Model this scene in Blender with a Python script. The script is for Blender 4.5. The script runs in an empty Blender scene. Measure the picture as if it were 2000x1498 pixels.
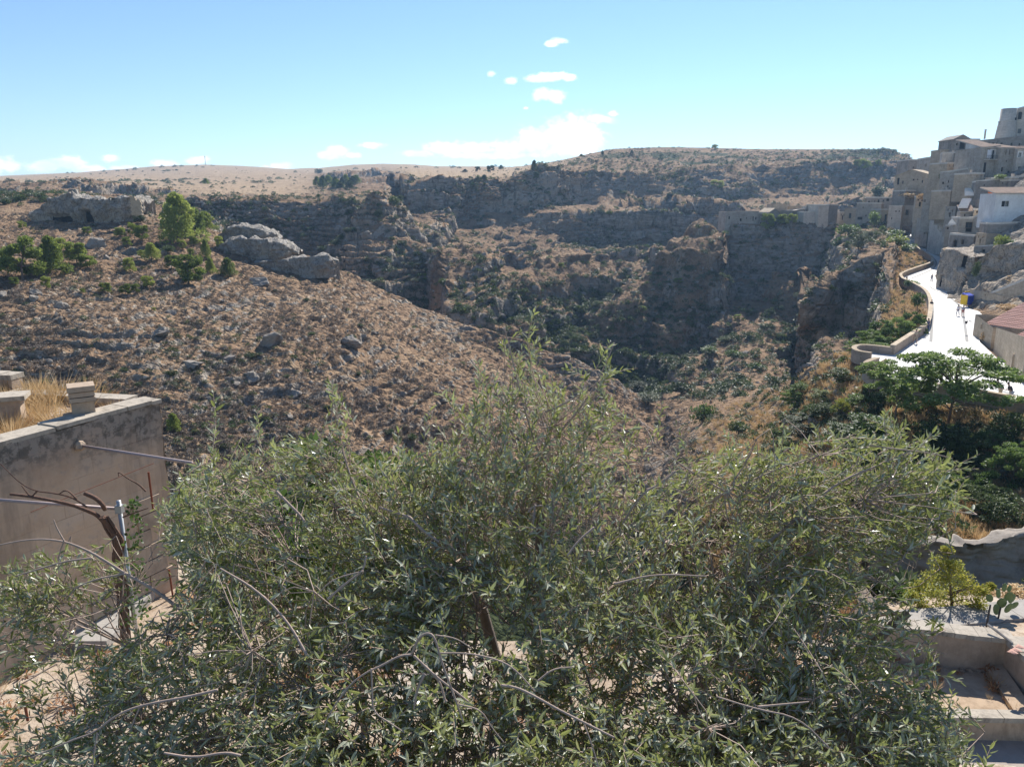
import bpy, bmesh, math, random
import numpy as np
from mathutils import Vector, Matrix, Euler

rnd = random.Random(7)
rng = np.random.RandomState(11)
scene = bpy.context.scene
C = scene.collection

# ------------------------------------------------------------------ camera
PITCH = math.radians(13.0)
CP, SP = math.cos(PITCH), math.sin(PITCH)
cam_d = bpy.data.cameras.new('camera')
cam_d.sensor_width = 36.0
cam_d.lens = 27.0
cam_d.clip_start = 0.1
cam_d.clip_end = 40000
cam = bpy.data.objects.new('camera', cam_d)
C.objects.link(cam)
cam.location = (0, 0, 0)
cam.rotation_euler = (math.pi / 2 - PITCH, 0, 0)
scene.camera = cam

# ------------------------------------------------------------------ light
SUN_AZ = math.radians(23.0)      # to the right of the viewing direction
SUN_EL = math.radians(40.0)
world = bpy.data.worlds.new('World')
scene.world = world
world.use_nodes = True
wn = world.node_tree.nodes
wl = world.node_tree.links
for n in list(wn): wn.remove(n)
sky = wn.new('ShaderNodeTexSky')
sky.sky_type = 'NISHITA'
sky.sun_disc = False
sky.sun_elevation = SUN_EL
sky.sun_rotation = SUN_AZ
sky.altitude = 300
sky.air_density = 1.0
sky.dust_density = 0.0
sky.ozone_density = 2.2
bg = wn.new('ShaderNodeBackground')
bg.inputs['Strength'].default_value = 0.082
wo = wn.new('ShaderNodeOutputWorld')
tint = wn.new('ShaderNodeMix')
tint.data_type = 'RGBA'; tint.blend_type = 'MULTIPLY'; tint.inputs[0].default_value = 1.0
tint.inputs[7].default_value = (0.88, 0.97, 1.10, 1)
wl.new(sky.outputs[0], tint.inputs[6])
wl.new(tint.outputs[2], bg.inputs['Color'])
wl.new(bg.outputs[0], wo.inputs['Surface'])

sun_d = bpy.data.lights.new('sun', 'SUN')
sun_d.energy = 5.0
sun_d.angle = math.radians(0.5)
sun_d.color = (1.0, 0.955, 0.89)
sun = bpy.data.objects.new('sun', sun_d)
C.objects.link(sun)
S = Vector((math.sin(SUN_AZ) * math.cos(SUN_EL), math.cos(SUN_AZ) * math.cos(SUN_EL), math.sin(SUN_EL)))
sun.rotation_euler = S.to_track_quat('Z', 'Y').to_euler()
sun.location = (100, 100, 200)

vs = scene.view_settings
vs.view_transform = 'Standard'
vs.look = 'None'
vs.gamma = 1.0
vs.exposure = 0.75
vs.use_curve_mapping = False
scene.cycles.max_bounces = 5
scene.cycles.diffuse_bounces = 3
scene.cycles.glossy_bounces = 2
scene.cycles.transmission_bounces = 3
scene.cycles.transparent_max_bounces = 8
scene.cycles.volume_bounces = 0
scene.cycles.use_denoising = True

# ------------------------------------------------------------------ helpers
def slope(px, py):
    """x/Y and z/Y of the ray through a point of the photograph"""
    xn = (px - 1000) / 1500.0
    yn = (749 - py) / 1500.0
    dy = CP + yn * SP
    return xn / dy, (-SP + yn * CP) / dy

def P(px, py, Y):
    a, b = slope(px, py)
    return Vector((a * Y, Y, b * Y))

def PZ(px, py, z):
    a, b = slope(px, py)
    return Vector((a * z / b, z / b, z))

def tag(o, label=None, cat=None, group=None, kind=None):
    if label: o['label'] = label
    if cat: o['category'] = cat
    if group: o['group'] = group
    if kind: o['kind'] = kind
    return o

def empty(name, loc=(0, 0, 0), rz=0.0, label=None, cat=None, group=None):
    o = bpy.data.objects.new(name, None)
    o.empty_display_size = 0.1
    C.objects.link(o)
    o.location = loc
    o.rotation_euler = (0, 0, rz)
    return tag(o, label, cat, group)

def link(name, me, parent=None, mat=None, loc=None):
    o = bpy.data.objects.new(name, me)
    C.objects.link(o)
    if mat is not None and not me.materials:
        me.materials.append(mat)
    if parent is not None: o.parent = parent
    if loc is not None: o.location = loc
    return o

def np_mesh(name, verts, quads=None, tris=None, smooth=True):
    me = bpy.data.meshes.new(name)
    nq = 0 if quads is None else len(quads)
    nt = 0 if tris is None else len(tris)
    me.vertices.add(len(verts))
    me.vertices.foreach_set('co', np.ascontiguousarray(verts, dtype=np.float32).ravel())
    loops = []
    if nq: loops.append(np.asarray(quads, dtype=np.int32).ravel())
    if nt: loops.append(np.asarray(tris, dtype=np.int32).ravel())
    loops = np.concatenate(loops)
    me.loops.add(len(loops))
    me.loops.foreach_set('vertex_index', loops)
    me.polygons.add(nq + nt)
    ls = np.concatenate([np.arange(nq) * 4, nq * 4 + np.arange(nt) * 3]).astype(np.int32)
    me.polygons.foreach_set('loop_start', ls)
    me.polygons.foreach_set('use_smooth', np.full(nq + nt, smooth, dtype=bool))
    me.update(calc_edges=True)
    return me

# ---- vectorised noise
def _hash(ix, iy, iz, seed):
    h = (ix.astype(np.uint32) * np.uint32(374761393) + iy.astype(np.uint32) * np.uint32(668265263)
         + iz.astype(np.uint32) * np.uint32(2147483647 - 1234567) + np.uint32(seed * 974711 + 12345))
    h = (h ^ (h >> np.uint32(13))) * np.uint32(1274126177)
    h = h ^ (h >> np.uint32(16))
    h = h * np.uint32(2246822519)
    h = h ^ (h >> np.uint32(15))
    return (h & np.uint32(0xFFFFFF)).astype(np.float32) / np.float32(0xFFFFFF)

def vnoise(x, y, z, seed=0):
    x = np.asarray(x, dtype=np.float64); y = np.asarray(y, dtype=np.float64); z = np.asarray(z, dtype=np.float64) + 0 * x
    xi = np.floor(x).astype(np.int64); yi = np.floor(y).astype(np.int64); zi = np.floor(z).astype(np.int64)
    fx = (x - xi).astype(np.float32); fy = (y - yi).astype(np.float32); fz = (z - zi).astype(np.float32)
    fx = fx * fx * (3 - 2 * fx); fy = fy * fy * (3 - 2 * fy); fz = fz * fz * (3 - 2 * fz)
    def H(a, b, c): return _hash(xi + a, yi + b, zi + c, seed)
    x00 = H(0, 0, 0) * (1 - fx) + H(1, 0, 0) * fx
    x10 = H(0, 1, 0) * (1 - fx) + H(1, 1, 0) * fx
    x01 = H(0, 0, 1) * (1 - fx) + H(1, 0, 1) * fx
    x11 = H(0, 1, 1) * (1 - fx) + H(1, 1, 1) * fx
    y0 = x00 * (1 - fy) + x10 * fy
    y1 = x01 * (1 - fy) + x11 * fy
    return (y0 * (1 - fz) + y1 * fz) * 2 - 1

def fbm(x, y, z, octv=4, seed=0, ridge=False):
    a = 1.0; s = 0; t = 0
    for i in range(octv):
        f = 2.03 ** i
        n = vnoise(x * f + i * 17.3, y * f - i * 9.1, z * f + i * 5.7, seed + i)
        if ridge: n = 1 - 2 * np.abs(n)
        s = s + a * n; t += a; a *= 0.5
    return s / t

def sstep(a, b, x):
    t = np.clip((x - a) / (b - a), 0, 1)
    return t * t * (3 - 2 * t)
# ------------------------------------------------------------------ materials
MATS = {}
class NT:
    """small node helper"""
    def __init__(self, name):
        self.m = bpy.data.materials.new(name)
        self.m.use_nodes = True
        self.t = self.m.node_tree
        for n in list(self.t.nodes): self.t.nodes.remove(n)
        self.out = self.t.nodes.new('ShaderNodeOutputMaterial')
    def n(self, typ, **kw):
        nd = self.t.nodes.new(typ)
        for k, v in kw.items():
            if hasattr(nd, k): setattr(nd, k, v)
            else: nd.inputs[k.replace('_', ' ')].default_value = v
        return nd
    def l(self, a, b): self.t.links.new(a, b)
    def coord(self, scale=(1, 1, 1), kind='Object'):
        tc = self.n('ShaderNodeTexCoord')
        mp = self.n('ShaderNodeMapping')
        mp.inputs['Scale'].default_value = scale
        self.l(tc.outputs[kind], mp.inputs['Vector'])
        return mp.outputs[0]
    def noise(self, vec, scale, detail=6, rough=0.6, dist=0.0):
        nd = self.n('ShaderNodeTexNoise')
        nd.inputs['Scale'].default_value = scale
        nd.inputs['Detail'].default_value = detail
        nd.inputs['Roughness'].default_value = rough
        nd.inputs['Distortion'].default_value = dist
        if vec is not None: self.l(vec, nd.inputs['Vector'])
        return nd.outputs['Fac']
    def vor(self, vec, scale, feature='F1', out='Distance', rnd_=1.0):
        nd = self.n('ShaderNodeTexVoronoi')
        nd.feature = feature
        nd.inputs['Scale'].default_value = scale
        nd.inputs['Randomness'].default_value = rnd_
        if vec is not None: self.l(vec, nd.inputs['Vector'])
        return nd.outputs[out]
    def ramp(self, fac, stops, interp='LINEAR'):
        r = self.n('ShaderNodeValToRGB')
        cr = r.color_ramp
        cr.interpolation = interp
        while len(cr.elements) < len(stops): cr.elements.new(0.5)
        for e, (p, c) in zip(cr.elements, stops):
            e.position = p
            e.color = (c, c, c, 1) if isinstance(c, (int, float)) else (*c, 1)
        self.l(fac, r.inputs[0])
        return r.outputs[0]
    def mix(self, fac, a, b, mode='MIX'):
        m = self.n('ShaderNodeMix')
        m.data_type = 'RGBA'
        m.blend_type = mode
        m.clamp_factor = True
        for src, i in ((fac, 0), (a, 6), (b, 7)):
            if isinstance(src, (int, float)): m.inputs[i].default_value = src
            elif isinstance(src, tuple): m.inputs[i].default_value = (*src, 1)
            else: self.l(src, m.inputs[i])
        return m.outputs[2]
    def math(self, op, a, b=0.0, c=0.0, clamp=False):
        m = self.n('ShaderNodeMath')
        m.operation = op
        m.use_clamp = clamp
        for i, s in enumerate((a, b, c)):
            if isinstance(s, (int, float)): m.inputs[i].default_value = s
            else: self.l(s, m.inputs[i])
        return m.outputs[0]
    def bump(self, h, strength=0.5, dist=0.1, prev=None):
        b = self.n('ShaderNodeBump')
        b.inputs['Strength'].default_value = strength
        b.inputs['Distance'].default_value = dist
        self.l(h, b.inputs['Height'])
        if prev is not None: self.l(prev, b.inputs['Normal'])
        return b.outputs[0]
    def bsdf(self, col, rough=0.9, nrm=None, spec=0.2, **kw):
        p = self.n('ShaderNodeBsdfPrincipled')
        if isinstance(col, tuple): p.inputs['Base Color'].default_value = (*col, 1)
        else: self.l(col, p.inputs['Base Color'])
        if isinstance(rough, (int, float)): p.inputs['Roughness'].default_value = rough
        else: self.l(rough, p.inputs['Roughness'])
        p.inputs['Specular IOR Level'].default_value = spec
        if nrm is not None: self.l(nrm, p.inputs['Normal'])
        for k, v in kw.items(): p.inputs[k.replace('_', ' ')].default_value = v
        return p
    def done(self, shader):
        self.l(shader.outputs[0], self.out.inputs['Surface'])
        return self.m

def leafy(name, cols, rough=0.55, trans=0.35, spec=0.35, per_obj=False, scale=0.6, noise_scale=0.5):
    """leaf material: random tint per island, a little light passes through"""
    t = NT(name)
    g = t.n('ShaderNodeNewGeometry')
    oi = t.n('ShaderNodeObjectInfo')
    v = t.coord()
    nz = t.noise(v, noise_scale, 3, 0.6)
    f = t.math('ADD', t.math('MULTIPLY', g.outputs['Random Per Island'], scale), t.math('MULTIPLY', nz, 1 - scale))
    if per_obj:
        f = t.math('ADD', t.math('MULTIPLY', f, 0.55), t.math('MULTIPLY', oi.outputs['Random'], 0.45))
    col = t.ramp(f, cols)
    p = t.bsdf(col, rough, None, spec)
    tr = t.n('ShaderNodeBsdfTranslucent')
    t.l(col, tr.inputs['Color'])
    mx = t.n('ShaderNodeMixShader')
    mx.inputs[0].default_value = trans
    t.l(p.outputs[0], mx.inputs[1]); t.l(tr.outputs[0], mx.inputs[2])
    return t.done(mx)

def stone(name, base, dark, stain=0.5, course=0.0, brick_w=0.5, bump=0.4, bscale=1.0, kind='Object'):
    """weathered limestone masonry, metres"""
    t = NT(name)
    v = t.coord(kind=kind)
    n1 = t.noise(v, 0.35 * bscale, 6, 0.65)
    n2 = t.noise(v, 3.0 * bscale, 5, 0.7)
    vs_ = t.coord((1.2, 1.2, 0.55), kind=kind)
    n3 = t.noise(vs_, 0.6 * bscale, 6, 0.7, 0.3)
    col = t.mix(t.ramp(n1, [(0.35, 0.0), (0.7, 1.0)]), tuple(c * 0.86 for c in base), tuple(min(1, c * 1.12) for c in base))
    col = t.mix(t.math('MULTIPLY', t.ramp(n3, [(0.5, 0.0), (0.68, 1.0)]), stain), col, dark)
    col = t.mix(t.math('MULTIPLY', t.ramp(n2, [(0.3, 1.0), (0.5, 0.0)]), 0.35), col, dark)
    h = t.math('MULTIPLY', n2, 0.6)
    if course:
        # courses: object z up, u = along the wall taken from x+y
        sx = t.n('ShaderNodeSeparateXYZ'); t.l(v, sx.inputs[0])
        cx = t.n('ShaderNodeCombineXYZ')
        t.l(t.math('ADD', sx.outputs[0], sx.outputs[1]), cx.inputs[0]); t.l(sx.outputs[2], cx.inputs[1])
        b = t.n('ShaderNodeTexBrick')
        b.inputs['Scale'].default_value = 1.0
        b.inputs['Brick Width'].default_value = brick_w
        b.inputs['Row Height'].default_value = course
        b.inputs['Mortar Size'].default_value = course * 0.05
        b.inputs['Mortar Smooth'].default_value = 0.6
        b.inputs['Color1'].default_value = (1, 1, 1, 1)
        b.inputs['Color2'].default_value = (0.78, 0.76, 0.74, 1)
        b.inputs['Mortar'].default_value = (0.6, 0.57, 0.53, 1)
        t.l(cx.outputs[0], b.inputs['Vector'])
        col = t.mix(0.7, col, b.outputs[0], 'MULTIPLY')
        h = t.math('ADD', h, t.math('MULTIPLY', b.outputs['Fac'], -0.5))
    nb = t.bump(h, bump, 0.08 / bscale)
    return t.done(t.bsdf(col, 0.92, nb, 0.1))

def plain(name, col, rough=0.6, spec=0.3, metal=0.0, var=0.15, nscale=6.0, bump=0.0):
    t = NT(name)
    v = t.coord()
    n1 = t.noise(v, nscale, 5, 0.65)
    c = t.mix(n1, tuple(x * (1 - var) for x in col), tuple(min(1, x * (1 + var)) for x in col))
    nb = t.bump(n1, bump, 0.02) if bump else None
    return t.done(t.bsdf(c, rough, nb, spec, Metallic=metal))

# terrain
def terrain_mat():
    t = NT('limestone_and_dry_grass')
    at = t.n('ShaderNodeAttribute'); at.attribute_name = 'zone'
    sp = t.n('ShaderNodeSeparateColor'); t.l(at.outputs['Color'], sp.inputs[0])
    zr, zg, zb = sp.outputs[0], sp.outputs[1], sp.outputs[2]   # rock / scrub / field
    geo = t.n('ShaderNodeNewGeometry')
    v = t.coord()
    n_big = t.noise(v, 0.02, 5, 0.6)
    n_mid = t.noise(v, 0.12, 6, 0.65)
    n_small = t.noise(v, 0.7, 6, 0.7)
    n_fine = t.noise(v, 2.2, 4, 0.7)
    # dry grass
    grass = t.ramp(n_mid, [(0.3, (0.17, 0.11, 0.068)), (0.5, (0.30, 0.195, 0.12)), (0.72, (0.45, 0.32, 0.20))])
    grass = t.mix(t.ramp(n_fine, [(0.38, 0.0), (0.62, 1.0)]), t.mix(0.45, grass, (0.10, 0.075, 0.045)), grass)
    field = t.ramp(n_mid, [(0.3, (0.34, 0.24, 0.15)), (0.7, (0.46, 0.34, 0.22))])
    grass = t.mix(zb, grass, field)
    # rock
    vs_ = t.coord((0.25, 0.25, 1.3))
    strat = t.noise(vs_, 0.8, 6, 0.7, 0.4)
    vc = t.coord((1.0, 1.0, 0.35))
    streak = t.noise(vc, 0.33, 6, 0.75, 0.5)
    rock = t.ramp(strat, [(0.3, (0.09, 0.078, 0.063)), (0.46, (0.23, 0.20, 0.168)), (0.68, (0.42, 0.38, 0.325))])
    rock = t.mix(t.ramp(n_big, [(0.42, 0.0), (0.6, 0.7)]), rock, t.ramp(streak, [(0.35, (0.30, 0.22, 0.145)), (0.6, (0.50, 0.43, 0.34))]))
    rock = t.mix(t.ramp(streak, [(0.50, 0.0), (0.6, 0.85)]), rock, (0.10, 0.088, 0.07))
    rock = t.mix(t.ramp(n_mid, [(0.55, 0.0), (0.75, 0.6)]), rock, (0.40, 0.30, 0.20))
    # scrub
    scrub = t.ramp(n_small, [(0.35, (0.018, 0.028, 0.012)), (0.65, (0.065, 0.078, 0.035))])
    rmask = t.math('ADD', zr, t.math('MULTIPLY', t.math('SUBTRACT', n_small, 0.5), 1.3))
    rmask = t.ramp(rmask, [(0.42, 0.0), (0.58, 1.0)])
    gmask = t.math('ADD', zg, t.math('MULTIPLY', t.math('SUBTRACT', n_small, 0.5), 1.6))
    gmask = t.ramp(gmask, [(0.45, 0.0), (0.6, 1.0)])
    col = t.mix(rmask, grass, rock)
    col = t.mix(gmask, col, scrub)
    cr = t.vor(v, 0.35, 'DISTANCE_TO_EDGE')
    cr2 = t.vor(v, 1.1, 'DISTANCE_TO_EDGE')
    h = t.math('ADD', t.math('MULTIPLY', t.ramp(cr, [(0.0, 0.0), (0.15, 1.0)]), 0.5), t.math('MULTIPLY', t.ramp(cr2, [(0.0, 0.0), (0.2, 1.0)]), 0.25))
    h = t.math('ADD', h, n_small)
    h = t.math('ADD', h, t.math('MULTIPLY', strat, 0.6))
    nb = t.bump(h, 0.75, 0.9)
    return t.done(t.bsdf(col, 0.95, nb, 0.05))
MATS['terrain'] = terrain_mat()
def dirt_mat():
    t = NT('dusty_garden_earth')
    v = t.coord()
    n1 = t.noise(v, 0.5, 6, 0.65); n2 = t.noise(v, 6, 6, 0.7); n3 = t.noise(v, 38, 3, 0.7)
    col = t.ramp(n1, [(0.3, (0.33, 0.24, 0.165)), (0.5, (0.45, 0.36, 0.27)), (0.7, (0.52, 0.45, 0.37))])
    col = t.mix(t.ramp(n2, [(0.5, 0.0), (0.62, 0.6)]), col, (0.22, 0.14, 0.08))
    col = t.mix(t.ramp(n3, [(0.62, 0.0), (0.7, 0.5)]), col, (0.12, 0.08, 0.05))
    h = t.math('ADD', n2, t.math('MULTIPLY', n3, 0.4))
    return t.done(t.bsdf(col, 0.95, t.bump(h, 0.6, 0.05), 0.05))
MATS['dirt'] = dirt_mat()
MATS['pine'] = leafy('pine_needles', [(0.2, (0.10, 0.14, 0.03)), (0.5, (0.23, 0.28, 0.06)), (0.8, (0.38, 0.41, 0.10))], 0.6, 0.5, 0.2, True)
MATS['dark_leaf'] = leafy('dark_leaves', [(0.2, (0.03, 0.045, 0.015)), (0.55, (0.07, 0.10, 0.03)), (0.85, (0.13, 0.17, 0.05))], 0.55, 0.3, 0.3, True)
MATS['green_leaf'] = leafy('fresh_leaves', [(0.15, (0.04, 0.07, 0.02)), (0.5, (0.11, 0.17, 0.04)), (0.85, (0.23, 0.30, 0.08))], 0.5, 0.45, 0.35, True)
MATS['yellow_leaf'] = leafy('yellowing_leaves', [(0.15, (0.11, 0.15, 0.03)), (0.5, (0.22, 0.27, 0.05)), (0.85, (0.42, 0.37, 0.07))], 0.55, 0.45, 0.3, True)
MATS['grey_leaf'] = leafy('greygreen_leaves', [(0.15, (0.05, 0.065, 0.035)), (0.5, (0.11, 0.13, 0.07)), (0.85, (0.20, 0.22, 0.14))], 0.55, 0.25, 0.3, True)
MATS['brown_scrub'] = leafy('brown_scrub', [(0.15, (0.105, 0.083, 0.066)), (0.5, (0.22, 0.18, 0.145)), (0.85, (0.37, 0.315, 0.25))], 0.85, 0.1, 0.1, True)
MATS['straw'] = leafy('straw', [(0.15, (0.36, 0.23, 0.10)), (0.5, (0.55, 0.38, 0.19)), (0.85, (0.70, 0.54, 0.32))], 0.7, 0.3, 0.2, True)
MATS['rust_weed'] = leafy('rust_weed', [(0.15, (0.25, 0.11, 0.05)), (0.5, (0.42, 0.22, 0.11)), (0.85, (0.6, 0.38, 0.2))], 0.8, 0.3, 0.1, True)
MATS['bark'] = plain('grey_bark', (0.16, 0.125, 0.10), 0.9, 0.1, 0, 0.35, 9, 0.6)
MATS['rock_old'] = stone('grey_limestone', (0.40, 0.36, 0.31), (0.12, 0.105, 0.085), 0.85, bump=1.0, bscale=0.9)
MATS['rock_warm'] = stone('warm_limestone', (0.31, 0.27, 0.225), (0.12, 0.10, 0.08), 0.7, bump=1.0, bscale=1.5)

def outcrop_mat(name, c0, c1):
    t = NT(name)
    v = t.coord()
    n1 = t.noise(v, .5, 6, .7); n2 = t.noise(v, 2.5, 6, .75)
    vw = t.coord((1, 1, .5))
    w = t.n('ShaderNodeMix'); w.data_type = 'RGBA'; w.inputs[0].default_value = .35
    t.l(vw, w.inputs[6])
    nc = t.n('ShaderNodeTexNoise'); nc.inputs['Scale'].default_value = .8; nc.inputs['Detail'].default_value = 5; t.l(v, nc.inputs['Vector']); t.l(nc.outputs['Color'], w.inputs[7])
    cr = t.vor(w.outputs[2], 1.1, 'DISTANCE_TO_EDGE'); cr2 = t.vor(vw, 2.7, 'DISTANCE_TO_EDGE')
    pit = t.vor(v, 1.6, 'F1')
    col = t.ramp(n1, [(.3, c1), (.5, c0), (.72, tuple(min(1, x * 1.25) for x in c0))])
    col = t.mix(t.ramp(n2, [(.40, .6), (.5, 0.)]), col, tuple(x * .6 for x in c1))
    col = t.mix(t.ramp(cr, [(0., .5), (.03, 0.)]), col, tuple(x * .3 for x in c1))
    col = t.mix(t.ramp(pit, [(.08, .7), (.15, 0.)]), col, tuple(x * .35 for x in c1))
    col = t.mix(t.ramp(t.noise(v, .25, 4, .6), [(.55, 0.), (.7, .55)]), col, (.36, .27, .18))
    h = t.math('ADD', t.math('MULTIPLY', t.ramp(cr, [(0., 0.), (.12, 1.)]), .8), t.math('MULTIPLY', t.ramp(cr2, [(0., 0.), (.15, 1.)]), .3))
    h = t.math('ADD', h, t.math('MULTIPLY', n2, 1.2))
    return t.done(t.bsdf(col, .95, t.bump(h, 1., .35), .05))
MATS['rock'] = outcrop_mat('pitted_limestone', (.46, .42, .365), (.27, .24, .20))
MATS['church_rock'] = outcrop_mat('carved_tufa', (.58, .50, .41), (.36, .30, .24))
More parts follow.
